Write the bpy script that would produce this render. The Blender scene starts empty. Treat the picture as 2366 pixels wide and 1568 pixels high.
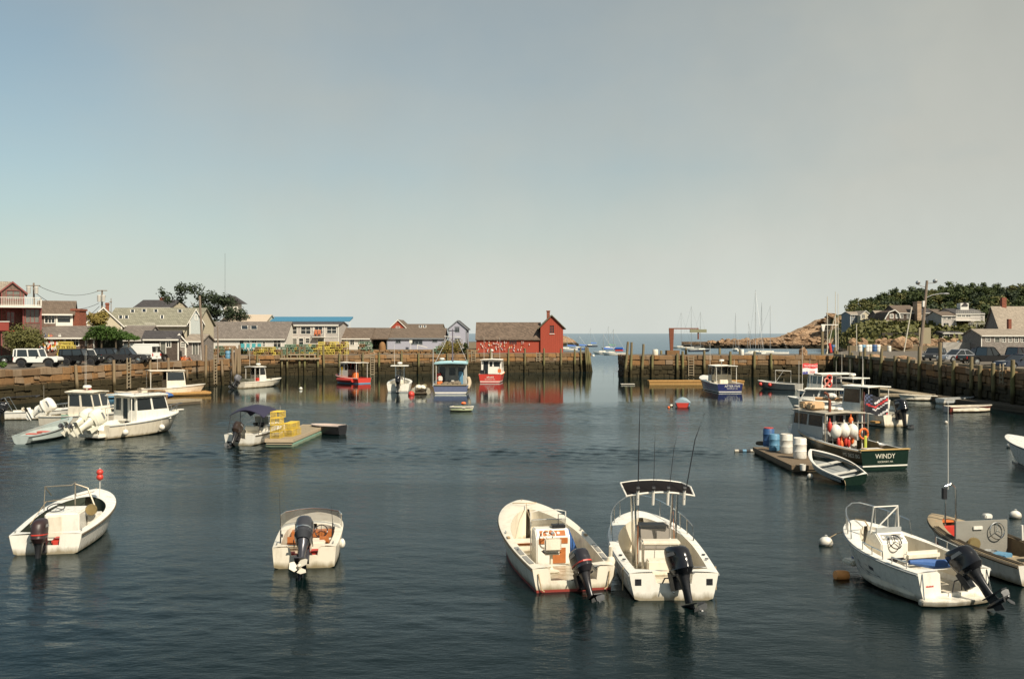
import bpy, bmesh, math, random
from math import sin, cos, pi, radians, sqrt, atan2
from mathutils import Vector, Matrix, noise
random.seed(7)
S = bpy.context.scene
C = S.collection
# ---------------------------------------------------------------- camera, sky, sun, exposure
F, CX, HY, H = 2300.0, 1183.0, 770.0, 6.7      # lens in picture units, picture centre, horizon, eye height
cam = bpy.data.objects.new('camera', bpy.data.cameras.new('camera')); C.objects.link(cam)
cam.location = (0, 0, H); cam.rotation_euler = (pi/2, 0, 0)
cam.data.lens = 35.0; cam.data.sensor_width = 36.0; cam.data.shift_y = -14/2366
cam.data.clip_start = 0.5; cam.data.clip_end = 60000
S.camera = cam
SUN = Vector((0.60, -0.80, 1.0)).normalized()   # towards the sun
W = bpy.data.worlds.new('World'); S.world = W; W.use_nodes = True
wn, wl = W.node_tree.nodes, W.node_tree.links
wn.clear()
out = wn.new('ShaderNodeOutputWorld'); bg = wn.new('ShaderNodeBackground')
sky = wn.new('ShaderNodeTexSky'); sky.sky_type = 'NISHITA'; sky.sun_disc = False
sky.sun_elevation = math.asin(SUN.z); sky.sun_rotation = atan2(SUN.x, SUN.y)
sky.air_density = 1.0; sky.dust_density = 1.2; sky.ozone_density = 1.6; sky.altitude = 0
tc = wn.new('ShaderNodeTexCoord'); sp = wn.new('ShaderNodeSeparateXYZ')
wl.new(tc.outputs['Generated'], sp.inputs[0])
# thin high overcast drawing in from the right-hand (eastern) side of the sky
mp = wn.new('ShaderNodeMapping'); mp.inputs['Scale'].default_value = (1.2, 1.2, 2.2)
nz = wn.new('ShaderNodeTexNoise'); nz.inputs['Scale'].default_value = 1.6; nz.inputs['Detail'].default_value = 5; nz.inputs['Roughness'].default_value = .55
wl.new(tc.outputs['Generated'], mp.inputs[0]); wl.new(mp.outputs[0], nz.inputs['Vector'])
def wmath(op, a, b=None, clamp=False):
    n = wn.new('ShaderNodeMath'); n.operation = op; n.use_clamp = clamp
    for i, x in enumerate((a, b)):
        if x is None: continue
        if isinstance(x, (int, float)): n.inputs[i].default_value = x
        else: wl.new(x, n.inputs[i])
    return n.outputs[0]
f1 = wmath('MULTIPLY_ADD', sp.outputs['X'], 0.85); f1.node.inputs[2].default_value = 0.52
f2 = wmath('MULTIPLY', wmath('SUBTRACT', nz.outputs[0], 0.5), 1.5)
hz_ = wn.new('ShaderNodeMapRange'); wl.new(sp.outputs['Z'], hz_.inputs[0])
for i_, v_ in ((1, 0.0), (2, .16), (3, .92), (4, 0.0)): hz_.inputs[i_].default_value = v_
fac = wmath('ADD', wmath('ADD', f1, f2), hz_.outputs[0], True)
skt = wn.new('ShaderNodeMix'); skt.data_type = 'RGBA'; skt.blend_type = 'MULTIPLY'; skt.inputs[0].default_value = 1; skt.inputs[7].default_value = (.88, .98, .86, 1); wl.new(sky.outputs[0], skt.inputs[6])
mix = wn.new('ShaderNodeMix'); mix.data_type = 'RGBA'
veil = wn.new('ShaderNodeValToRGB'); wl.new(sp.outputs['Z'], veil.inputs[0]); ce = veil.color_ramp.elements
ce[0].position, ce[0].color = 0.0, (.575, .59, .55, 1); ce[1].position, ce[1].color = 1.0, (.30, .33, .34, 1)
for p_, c_ in ((.06, (.525, .535, .49, 1)), (.16, (.475, .465, .41, 1)), (.32, (.41, .408, .36, 1))):
    e_ = ce.new(p_); e_.color = c_
vs_ = wn.new('ShaderNodeVectorMath'); vs_.operation = 'SCALE'; vs_.inputs[3].default_value = 10.0; wl.new(veil.outputs[0], vs_.inputs[0])
wl.new(wmath('MULTIPLY', fac, 0.9), mix.inputs[0]); wl.new(skt.outputs[2], mix.inputs[6]); wsp = wn.new('ShaderNodeTexNoise'); wsp.inputs['Scale'].default_value = 2.6; wsp.inputs['Detail'].default_value = 6; wsp.inputs['Roughness'].default_value = .6; wm = wn.new('ShaderNodeMapping'); wm.inputs['Scale'].default_value = (1.5, 1.5, 1.1); wm.inputs['Rotation'].default_value = (0, .5, .4); wl.new(tc.outputs['Generated'], wm.inputs[0]); wl.new(wm.outputs[0], wsp.inputs['Vector'])
wl.new(wmath('MULTIPLY_ADD', wsp.outputs[0], 3.0), vs_.inputs[3]); vs_.inputs[3].links[0].from_node.inputs[2].default_value = 8.5
wl.new(vs_.outputs[0], mix.inputs[7])
hs = wn.new('ShaderNodeHueSaturation'); hs.inputs['Saturation'].default_value = 0.80
tint = wn.new('ShaderNodeMix'); tint.data_type = 'RGBA'; tint.blend_type = 'MULTIPLY'; tint.inputs[0].default_value = 1; tint.inputs[7].default_value = (.985, 1.0, .985, 1)
wl.new(mix.outputs[2], hs.inputs['Color']); wl.new(hs.outputs[0], tint.inputs[6]); wl.new(tint.outputs[2], bg.inputs[0])
bg.inputs[1].default_value = 0.086
wl.new(bg.outputs[0], out.inputs[0])
sl = bpy.data.lights.new('sun', 'SUN'); so = bpy.data.objects.new('sun', sl); C.objects.link(so)
sl.energy = 4.9; sl.angle = radians(0.53); sl.color = (1.0, 0.90, 0.74)
so.rotation_euler = SUN.to_track_quat('Z', 'Y').to_euler(); so.location = (60, -80, 100)
V = S.view_settings; S.display_settings.display_device = 'sRGB'
V.view_transform = 'Standard'; V.look = 'None'; V.exposure = 0.47; V.gamma = 1.0; V.use_curve_mapping = False
S.render.engine = 'CYCLES'; S.cycles.max_bounces = 6; S.cycles.glossy_bounces = 3; S.cycles.transmission_bounces = 4
S.cycles.caustics_reflective = False; S.cycles.caustics_refractive = False; S.cycles.use_denoising = True
# ---------------------------------------------------------------- picture -> world (distances are real, metres)
def ray(x, d): return (x - CX) / F * d
def P(x, y, z=0.0):
    d = (H - z) * F / (y - HY); return Vector(((x - CX) / F * d, d, z))
def Q(x, y, d): return Vector(((x - CX) / F * d, d, H - (y - HY) / F * d))
def zat(y, d): return H - (y - HY) / F * d
c1 = lambda x, y: (x*.2837, 615.2 + y*.2837)
c2 = lambda x, y: (473.2 + x*.26554, 643.6 + y*.26554)
c3 = lambda x, y: (851.8 + x*.24, 681.4 + y*.24)
c4 = lambda x, y: (1277.6 + x*.24, 662.5 + y*.24)
c5 = lambda x, y: (1798.2 + x*.24, 624.6 + y*.24)
c6 = lambda x, y: (1684.6 + x*.288, 813.9 + y*.288)
def rects(cf, *rs): # crop rectangles (x0,y0,x1,y1) -> picture rectangles
    return [cf(r[0], r[1]) + cf(r[2], r[3]) for r in rs]
# ---------------------------------------------------------------- object helpers
def link(o, parent=None):
    C.objects.link(o)
    if parent is not None: o.parent = parent
    return o
def tag(o, label=None, cat=None, group=None, kind=None):
    if label: o['label'] = label
    if cat: o['category'] = cat
    if group: o['group'] = group
    if kind: o['kind'] = kind
    return o
def thing(name, label, cat, loc=(0, 0, 0), rz=0.0, group=None):
    o = bpy.data.objects.new(name, None); o.empty_display_size = .3
    o.location = loc; o.rotation_euler = (0, 0, rz)
    return tag(link(o), label, cat, group)
def put(name, me, loc, parent=None, rot=(0, 0, 0), sc=(1, 1, 1)):
    o = bpy.data.objects.new(name, me); o.location = loc; o.rotation_euler = rot
    o.scale = sc if not isinstance(sc, (int, float)) else (sc, sc, sc)
    return link(o, parent)
def copy_tree(o, parent=None):
    c = o.copy(); C.objects.link(c); c.parent = parent
    for ch in list(o.children): copy_tree(ch, c)
    return c
class MB:
    def __init__(s): s.v = []; s.f = []
    def add(s, vs, fs, T=None):
        b = len(s.v); s.v += [tuple(T @ Vector(p)) if T else tuple(p) for p in vs]
        s.f += [tuple(b + i for i in f) for f in fs]; return s
    def box(s, x0, y0, z0, x1, y1, z1, T=None):
        return s.add([(x0,y0,z0),(x1,y0,z0),(x1,y1,z0),(x0,y1,z0),(x0,y0,z1),(x1,y0,z1),(x1,y1,z1),(x0,y1,z1)],
            [(0,3,2,1),(4,5,6,7),(0,1,5,4),(1,2,6,5),(2,3,7,6),(3,0,4,7)], T)
    def cbox(s, c, d, T=None):
        return s.box(c[0]-d[0]/2, c[1]-d[1]/2, c[2]-d[2]/2, c[0]+d[0]/2, c[1]+d[1]/2, c[2]+d[2]/2, T)
    def bar(s, a, b, w, h=None):     # square bar between two points
        return s.tube([a, b], w*.62, 4)
    def tube(s, pts, r, n=6, closed=False):
        pts = [Vector(p) for p in pts]; m = len(pts); rings = []
        up0 = Vector((0, 0, 1))
        for i, p in enumerate(pts):
            a = pts[(i-1) % m] if (i or closed) else p; b = pts[(i+1) % m] if (i < m-1 or closed) else p
            t = (b - a).normalized() if (b-a).length > 1e-9 else Vector((0, 0, 1))
            u = t.cross(up0 if abs(t.z) < .95 else Vector((1, 0, 0))).normalized(); w = t.cross(u)
            rr = r[i] if isinstance(r, (list, tuple)) else r
            rings.append([p + (u*cos(2*pi*k/n + pi/4) + w*sin(2*pi*k/n + pi/4))*rr for k in range(n)])
        return s.loft(rings, closed, not closed)
    def loft(s, rings, closed=False, caps=True):
        b = len(s.v); n = len(rings[0]); m = len(rings)
        for r in rings: s.v += [tuple(p) for p in r]
        for i in range(m if closed else m-1):
            j = (i+1) % m
            for k in range(n):
                l = (k+1) % n
                s.f.append((b+i*n+k, b+i*n+l, b+j*n+l, b+j*n+k))
        if caps:
            s.f.append(tuple(b+k for k in range(n))[::-1]); s.f.append(tuple(b+(m-1)*n+k for k in range(n)))
        return s
    def grid(s, rows):
        b = len(s.v); n = len(rows[0])
        for r in rows: s.v += [tuple(p) for p in r]
        for i in range(len(rows)-1):
            for k in range(n-1): s.f.append((b+i*n+k, b+i*n+k+1, b+(i+1)*n+k+1, b+(i+1)*n+k))
        return s
    def lathe(s, prof, c=(0, 0, 0), n=12, ax='z'):
        rings = []
        for r, h in prof:
            ring = []
            for k in range(n):
                a = 2*pi*k/n; p, q = r*cos(a), r*sin(a)
                ring.append(Vector(c) + Vector({'z': (p, q, h), 'x': (h, p, q), 'y': (p, h, q)}[ax]))
            rings.append(ring)
        return s.loft(rings)
    def prism(s, poly, a, b, ax='y', T=None):   # poly in the other two axes, extruded a..b
        mp = {'y': lambda p, t: (p[0], t, p[1]), 'x': lambda p, t: (t, p[0], p[1]), 'z': lambda p, t: (p[0], p[1], t)}[ax]
        n = len(poly)
        vs = [mp(p, a) for p in poly] + [mp(p, b) for p in poly]
        return s.add(vs, [tuple(range(n))[::-1], tuple(range(n, 2*n))] + [(i, (i+1) % n, n+(i+1) % n, n+i) for i in range(n)], T)
    def sphere(s, c, r, n=10, m=7, sc=(1, 1, 1)):
        rings = []
        for i in range(m+1):
            t = -pi/2 + pi*i/m; t = max(-pi/2+.12, min(pi/2-.12, t))
            rings.append([(c[0]+r*sc[0]*cos(t)*cos(2*pi*k/n), c[1]+r*sc[1]*cos(t)*sin(2*pi*k/n), c[2]+r*sc[2]*sin(t)) for k in range(n)])
        return s.loft(rings)
    def torus(s, c, R, r, n=20, k=6, T=None):
        pts = [Vector((cos(2*pi*i/n)*R, sin(2*pi*i/n)*R, 0)) for i in range(n)]
        if T: pts = [T @ p for p in pts]
        return s.tube([Vector(c)+p for p in pts], r, k, True)
    def mesh(s, name, mat=None, bevel=0, ang=35, fix=True):
        me = bpy.data.meshes.new(name); me.from_pydata(s.v, [], s.f)
        if fix or bevel:
            bm = bmesh.new(); bm.from_mesh(me)
            if fix: bmesh.ops.recalc_face_normals(bm, faces=bm.faces)
            if bevel:
                ed = [e for e in bm.edges if len(e.link_faces) == 2 and e.calc_face_angle(0) > .6]
                bmesh.ops.bevel(bm, geom=ed, offset=bevel, segments=2, affect='EDGES', clamp_overlap=True)
            bm.to_mesh(me); bm.free()
        if ang:
            me.shade_smooth(); me.set_sharp_from_angle(angle=radians(ang))
        if mat: me.materials.append(mat)
        return me
    def build(s, name, mat, parent=None, bevel=0, ang=35, loc=(0, 0, 0), rot=(0, 0, 0), fix=True, kind=None, label=None):
        o = put(name, s.mesh(name, mat, bevel, ang, fix), loc, parent, rot)
        if kind: o['kind'] = kind
        if label: o['label'] = label
        return o
def holed(mb, fn, a0, a1, b0, b1, holes, th=.1, back=False):
    """a wall face with openings; fn(a, b, depth) -> point; reveals of depth th"""
    A = sorted({a0, a1} | {max(a0, min(a1, h[0])) for h in holes} | {max(a0, min(a1, h[2])) for h in holes})
    B = sorted({b0, b1} | {max(b0, min(b1, h[1])) for h in holes} | {max(b0, min(b1, h[3])) for h in holes})
    def solid(i, j):
        if i < 0 or j < 0 or i >= len(A)-1 or j >= len(B)-1: return True
        x, y = (A[i]+A[i+1])/2, (B[j]+B[j+1])/2
        return not any(h[0] < x < h[2] and h[1] < y < h[3] for h in holes)
    for i in range(len(A)-1):
        for j in range(len(B)-1):
            x0, x1, y0, y1 = A[i], A[i+1], B[j], B[j+1]
            if solid(i, j):
                mb.add([fn(x0, y0, 0), fn(x1, y0, 0), fn(x1, y1, 0), fn(x0, y1, 0)], [(0, 1, 2, 3)])
                if back: mb.add([fn(x0, y0, th), fn(x1, y0, th), fn(x1, y1, th), fn(x0, y1, th)], [(3, 2, 1, 0)])
            else:
                for q, (p0, p1) in (((i-1, j), ((x0, y0), (x0, y1))), ((i+1, j), ((x1, y0), (x1, y1))), ((i, j-1), ((x0, y0), (x1, y0))), ((i, j+1), ((x0, y1), (x1, y1)))):
                    if solid(*q):
                        mb.add([fn(*p0, 0), fn(*p1, 0), fn(*p1, th), fn(*p0, th)], [(0, 1, 2, 3)])
# ---------------------------------------------------------------- materials
class NT:
    def __init__(s, name):
        s.m = bpy.data.materials.new(name); s.m.use_nodes = True
        s.n, s.l = s.m.node_tree.nodes, s.m.node_tree.links
        s.b = s.n['Principled BSDF']; s.g = s.n.new('ShaderNodeNewGeometry'); s.pos = s.g.outputs['Position']
    def set(s, inp, v):
        if isinstance(v, (int, float, tuple)): inp.default_value = v
        else: s.l.new(v, inp)
    def math(s, op, a, b=0.0, c=None, clamp=False):
        n = s.n.new('ShaderNodeMath'); n.operation = op; n.use_clamp = clamp
        s.set(n.inputs[0], a); s.set(n.inputs[1], b)
        if c is not None: s.set(n.inputs[2], c)
        return n.outputs[0]
    def noise(s, scale, detail=3, rough=.55, vec=None, stretch=None):
        n = s.n.new('ShaderNodeTexNoise'); n.inputs['Scale'].default_value = scale; n.inputs['Detail'].default_value = detail; n.inputs['Roughness'].default_value = rough
        v = vec or s.pos
        if stretch:
            m = s.n.new('ShaderNodeMapping'); m.inputs['Scale'].default_value = stretch; s.l.new(v, m.inputs[0]); v = m.outputs[0]
        s.l.new(v, n.inputs['Vector']); return n.outputs[0]
    def ramp(s, f, stops, interp='LINEAR'):
        r = s.n.new('ShaderNodeValToRGB'); r.color_ramp.interpolation = interp; e = r.color_ramp.elements
        e[0].position, e[0].color = stops[0][0], (*stops[0][1], 1); e[1].position, e[1].color = stops[-1][0], (*stops[-1][1], 1)
        for p, c in stops[1:-1]:
            x = e.new(p); x.color = (*c, 1)
        s.l.new(f, r.inputs[0]); return r.outputs[0]
    def mix(s, f, a, b, mode='MIX'):
        n = s.n.new('ShaderNodeMix'); n.data_type = 'RGBA'; n.blend_type = mode
        s.set(n.inputs[0], f); s.set(n.inputs[6], a if not isinstance(a, tuple) else (*a[:3], 1)); s.set(n.inputs[7], b if not isinstance(b, tuple) else (*b[:3], 1))
        return n.outputs[2]
    def xyz(s, v=None):
        n = s.n.new('ShaderNodeSeparateXYZ'); s.l.new(v or s.pos, n.inputs[0]); return n.outputs
    def comb(s, x, y, z):
        n = s.n.new('ShaderNodeCombineXYZ'); s.set(n.inputs[0], x); s.set(n.inputs[1], y); s.set(n.inputs[2], z); return n.outputs[0]
    def rnd(s):
        return s.n.new('ShaderNodeObjectInfo').outputs['Random']
    def bump(s, h, strength, dist=.02, prev=None):
        n = s.n.new('ShaderNodeBump'); n.inputs['Strength'].default_value = strength; n.inputs['Distance'].default_value = dist
        s.l.new(h, n.inputs['Height'])
        if prev: s.l.new(prev, n.inputs['Normal'])
        s.l.new(n.outputs[0], s.b.inputs['Normal']); return n.outputs[0]
    def done(s, col, rough=.6, metal=0, spec=.5, **kw):
        s.set(s.b.inputs['Base Color'], col if not isinstance(col, tuple) else (*col[:3], 1))
        s.set(s.b.inputs['Roughness'], rough); s.set(s.b.inputs['Metallic'], metal); s.b.inputs['Specular IOR Level'].default_value = spec
        return s.m
_mc = {}
def sc3(c, k): return tuple(min(1, x*k) for x in c)
def M(name, col, rough=.5, metal=0, var=.14, vs=2.5, bump=.0, bs=30, rv=0.0, dirt=.0, spec=.5, slime=0):
    if name in _mc: return _mc[name]
    t = NT(name)
    c = t.mix(t.noise(vs, 4), sc3(col, 1-var), sc3(col, 1+var))
    if dirt:
        f = t.ramp(t.noise(vs*2.3, 5, .65, stretch=(1, 1, .35)), [(.5, (0, 0, 0)), (.68, (1, 1, 1))])
        c = t.mix(t.math('MULTIPLY', f, dirt), c, (col[0]*.42, col[1]*.37, col[2]*.30))
    if rv:
        hv = t.n.new('ShaderNodeHueSaturation'); t.l.new(c, hv.inputs['Color'])
        t.l.new(t.math('MULTIPLY_ADD', t.rnd(), 2*rv, 1-rv), hv.inputs['Value']); c = hv.outputs[0]
    if slime:   # weed and rust stain in a ragged band just above the water
        n = t.n.new('ShaderNodeMapRange'); t.l.new(t.math('SUBTRACT', t.xyz()[2], t.math('MULTIPLY', t.noise(3.5, 4, .65, stretch=(1, 1, .4)), .30)), n.inputs[0])
        for i, x in ((1, -.10), (2, .06), (3, slime), (4, 0)): n.inputs[i].default_value = x
        c = t.mix(n.outputs[0], c, (.16, .12, .05))
    if bump: t.bump(t.noise(bs, 4), bump, .02)
    _mc[name] = t.done(c, t.math('MULTIPLY_ADD', t.noise(vs*4, 3), .25, max(0, rough-.12)), metal, spec); return _mc[name]
def siding(name, col, kind='shingle', size=.16, var=.25, rough=.8, bump=.5):
    if name in _mc: return _mc[name]
    t = NT(name); o = t.xyz(); u = t.math('ADD', o[0], t.math('MULTIPLY', o[1], 1.0)); z = o[2]
    n1 = t.noise(.6, 4); n2 = t.noise(9, 3)
    if kind in ('shingle', 'brick'):
        b = t.n.new('ShaderNodeTexBrick'); t.l.new(t.comb(u, z, 0.0), b.inputs['Vector'])
        b.inputs['Scale'].default_value = 1; b.inputs['Brick Width'].default_value = size*(1.3 if kind == 'shingle' else 2.6); b.inputs['Row Height'].default_value = size
        b.inputs['Mortar Size'].default_value = size*.07; b.inputs['Bias'].default_value = 0
        b.inputs['Color1'].default_value = (*sc3(col, 1-var), 1); b.inputs['Color2'].default_value = (*sc3(col, 1+var), 1)
        b.inputs['Mortar'].default_value = (*sc3(col, .35 if kind == 'shingle' else 1.5), 1)
        c = b.outputs['Color']; hgt = b.outputs['Fac']
        t.bump(hgt, -bump, .02) if False else t.bump(t.math('SUBTRACT', 1.0, hgt), bump, .02)
    else:
        w = t.math('FRACT', t.math('DIVIDE', z if kind == 'clap' else u, size))
        line = t.math('LESS_THAN', w, .10)
        c = t.mix(t.math('MULTIPLY', line, .45), col, sc3(col, .35))
        t.bump(w if kind == 'clap' else t.math('SUBTRACT', 1.0, line), bump, .02)
    c = t.mix(t.math('MULTIPLY', n1, .35 if kind != 'board' else .75), c, t.mix(t.noise(2.2, 5, .7, stretch=(1, 1, .25)) if kind == 'board' else n2, sc3(col, .55), sc3(col, 1.3)))
    _mc[name] = t.done(c, rough, 0, .3); return _mc[name]
def tide(t, col, lo=1.15, hi=2.0, dark=(.016, .013, .007), amp=.5):
    z = t.math('ADD', t.xyz()[2], t.math('MULTIPLY', t.math('SUBTRACT', t.noise(.55, 4), .5), amp*2))
    m1 = t.n.new('ShaderNodeMapRange'); m1.interpolation_type = 'SMOOTHSTEP'; t.l.new(z, m1.inputs[0])
    m1.inputs[1].default_value, m1.inputs[2].default_value = lo, hi
    mid = t.mix(t.noise(3.5, 4), dark, (.055, .042, .018))
    return t.mix(m1.outputs[0], mid, col)
def granite_mat():
    t = NT('granite'); r = t.rnd()
    base = t.ramp(r, [(0, (.30, .17, .08)), (.2, (.40, .26, .14)), (.4, (.24, .17, .11)), (.6, (.46, .25, .10)), (.8, (.36, .25, .15)), (1, (.42, .33, .24))])
    base = t.mix(t.noise(1.2, 5, .7), t.mix(.55, base, (.09, .05, .024)), base)
    sp_ = t.mix(t.noise(14, 3, .7), sc3((.5, .5, .5), .8), (1.25, 1.2, 1.15)); c = t.mix(1.0, sc3((.86, .84, .80), 1), t.mix(1.0, base, sp_, 'MULTIPLY'), 'MULTIPLY')
    # rust and weed streaks running down from the coping
    st = t.ramp(t.noise(3.2, 4, .6, stretch=(1, 1, .10)), [(.50, (0, 0, 0)), (.75, (1, 1, 1))])
    c = t.mix(t.math('MULTIPLY', st, .55), c, (.07, .042, .018))
    c = tide(t, c, 1.62, 2.12, amp=.28)
    t.bump(t.noise(6, 5, .7), .6, .05); return t.done(c, .85, 0, .25)
G = granite_mat()
def wood_mat(name, col, green=True, lo=1.0, hi=1.9):
    t = NT(name)
    c = t.mix(t.noise(1.6, 5, .65, stretch=(6, 6, .5)), sc3(col, .55), sc3(col, 1.3))
    if green:
        g = t.n.new('ShaderNodeMapRange'); t.l.new(t.xyz()[2], g.inputs[0]); g.inputs[1].default_value, g.inputs[2].default_value = 4.4, 2.6
        c = t.mix(t.math('MULTIPLY', g.outputs[0], t.math('MULTIPLY_ADD', t.rnd(), .5*green, .25*green)), c, (.16, .16, .055))
        c = tide(t, c, lo, hi, (.018, .016, .007), .3)
    t.bump(t.noise(3, 4, .7, stretch=(8, 8, .6)), .5, .02); return t.done(c, .85, 0, .2)
PILE = wood_mat('pile_wood', (.19, .15, .09)); PILEB = wood_mat('brown_pile_wood', (.24, .175, .115), 0.25); PLANK = wood_mat('dock_wood', (.30, .245, .165), False)
PLANKO = wood_mat('orange_plank', (.42, .24, .085), False); DARKW = wood_mat('dark_wood', (.10, .08, .055), False)
def water_mat():
    t = NT('water'); o = t.xyz()
    def mr(v, a, b_, c, d, smooth=True):
        n = t.n.new('ShaderNodeMapRange'); n.interpolation_type = 'SMOOTHSTEP' if smooth else 'LINEAR'; t.l.new(v, n.inputs[0])
        for i, x in ((1, a), (2, b_), (3, c), (4, d)): n.inputs[i].default_value = x
        return n.outputs[0]
    # cat's-paws: breezy patches against slick water; slick close to the quays
    wob = t.math('MULTIPLY', t.math('SUBTRACT', t.noise(.035, 3, .5, stretch=(.5, 1.8, 1)), .5), 60)
    slick = mr(t.math('ADD', o[1], wob), 84, 104, 1.0, .13)
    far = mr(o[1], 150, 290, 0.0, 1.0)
    patch = mr(t.noise(.045, 3, .55, stretch=(.4, 2.0, 1)), .42, .58, .3, 1.15)
    amp = t.math('ADD', t.math('MULTIPLY', slick, .55), t.math('MULTIPLY', far, 2.2))
    w1 = t.noise(2.6, 3, .55, stretch=(.62, 1.45, 1)); w2 = t.noise(7.5, 3, .6, stretch=(.6, 1.5, 1)); w3 = t.noise(.5, 2, .5, stretch=(.6, 1.4, 1))
    h = t.math('ADD', t.math('ADD', t.math('MULTIPLY', w1, .03), t.math('MULTIPLY', w2, .030)), t.math('MULTIPLY', w3, .02))
    t.bump(t.math('MULTIPLY', h, amp), 1.0, .60)
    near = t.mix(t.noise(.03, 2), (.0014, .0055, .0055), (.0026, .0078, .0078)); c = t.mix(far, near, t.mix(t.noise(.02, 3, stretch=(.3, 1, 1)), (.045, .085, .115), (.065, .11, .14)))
    m = t.done(c, .9, 0, 0.0); nrm = [n for n in t.n if n.bl_idname == 'ShaderNodeBump'][0].outputs[0]; t.l.remove(t.b.inputs['Normal'].links[0])
    fr = t.n.new('ShaderNodeFresnel'); fr.inputs['IOR'].default_value = 1.33; t.l.new(nrm, fr.inputs['Normal'])
    gl = t.n.new('ShaderNodeBsdfGlossy'); gl.inputs['Color'].default_value = (.88, .96, 1, 1); t.set(gl.inputs['Roughness'], t.math('MULTIPLY_ADD', far, .35, .045)); t.l.new(nrm, gl.inputs['Normal'])
    k = t.math('SUBTRACT', t.math('MULTIPLY_ADD', slick, -.10, .93), t.math('ADD', t.math('MULTIPLY', far, .30), t.math('MULTIPLY', t.math('MULTIPLY', slick, patch), .14)))
    mx = t.n.new('ShaderNodeMixShader'); t.l.new(t.math('MULTIPLY', fr.outputs[0], k), mx.inputs[0]); t.l.new(t.b.outputs[0], mx.inputs[1]); t.l.new(gl.outputs[0], mx.inputs[2]); t.l.new(mx.outputs[0], t.n['Material Output'].inputs[0]); return m
def shingle_roof(name, col, var=.2): return siding(name, col, 'shingle', .22, var, .85, .35)
def leaf_mat(name, a, b):
    t = NT(name); c = t.mix(t.noise(.9, 3), a, b); c = t.mix(t.math('MULTIPLY', t.rnd(), .4), c, sc3(b, 1.15))
    return t.done(c, .65, 0, .25)
WHITE = M('white_gelcoat', (.74, .71, .63), .28, 0, .05, 1.5, dirt=.22, slime=.8); CREAM = M('cream_gelcoat', (.70, .64, .52), .32, 0, .07, 1.5, dirt=.34, slime=.85)
WORN = M('worn_white_paint', (.60, .57, .50), .5, 0, .1, 3, dirt=.45, slime=.8); GREYP = M('grey_paint', (.33, .34, .33), .5, 0, .1, 3, dirt=.2)
BLACK = M('black_plastic', (.018, .018, .020), .3, 0, .2); BLK2 = M('black_gloss', (.012, .012, .014), .16, 0, .2); RUBB = M('black_rubber', (.02, .02, .02), .75)
STEEL = M('stainless_steel', (.62, .62, .60), .22, 1.0, .08); ALU = M('aluminium', (.5, .5, .49), .42, .8, .12, 3, dirt=.2)
GLASS = M('dark_glass', (.02, .025, .028), .08, 0, .2, spec=.8); TEAK = M('varnished_wood', (.36, .12, .035), .35, 0, .3, 9)
RED = M('red_paint', (.50, .045, .03), .45, 0, .12, 3, dirt=.15); ORANGE = M('orange_paint', (.60, .16, .04), .5, 0, .12, 3, dirt=.2)
SCUFF = M('faded_lettering', (.55, .50, .42), .6); BLUE = M('blue_tarp', (.03, .09, .26), .6, 0, .3, 6, .3, 14); NAVY = M('navy_canvas', (.022, .02, .045), .7, 0, .2)
YEL = M('yellow_wire', (.56, .39, .05), .55, 0, .25, 5, rv=.2, dirt=.35); ROPE = M('tan_rope', (.38, .28, .16), .8); GREENW = M('green_wire', (.10, .16, .10), .6, rv=.3)
DGREEN = M('dark_green_paint', (.007, .019, .013), .2, 0, .15, 2); TEAL = M('teal_paint', (.20, .36, .28), .6, 0, .15, 3, dirt=.45, slime=.6)
GREYF = M('grey_deck', (.24, .235, .215), .75, 0, .12, 4, dirt=.3); BUOYW = M('buoy_white', (.66, .63, .56), .55, 0, .08, 3, dirt=.45, slime=.6)
BUOYO = M('buoy_orange', (.70, .14, .03), .5, 0, .1, 3, dirt=.2); GRAPH = M('graphite_cowling', (.055, .057, .065), .22, .3, .12)
BARREL = M('blue_plastic', (.03, .09, .22), .5, 0, .2, 3, dirt=.45); LBLUE = M('light_blue_paint', (.10, .24, .36), .5, 0, .15, 3, dirt=.4)
TAN = M('tan_canvas', (.50, .34, .19), .8, 0, .12, 5); NAVYH = M('navy_hull', (.022, .028, .10), .2, 0, .1, 2); SKIFF = M('grey_green_paint', (.36, .41, .39), .5, 0, .1, 2, dirt=.2)
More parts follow.
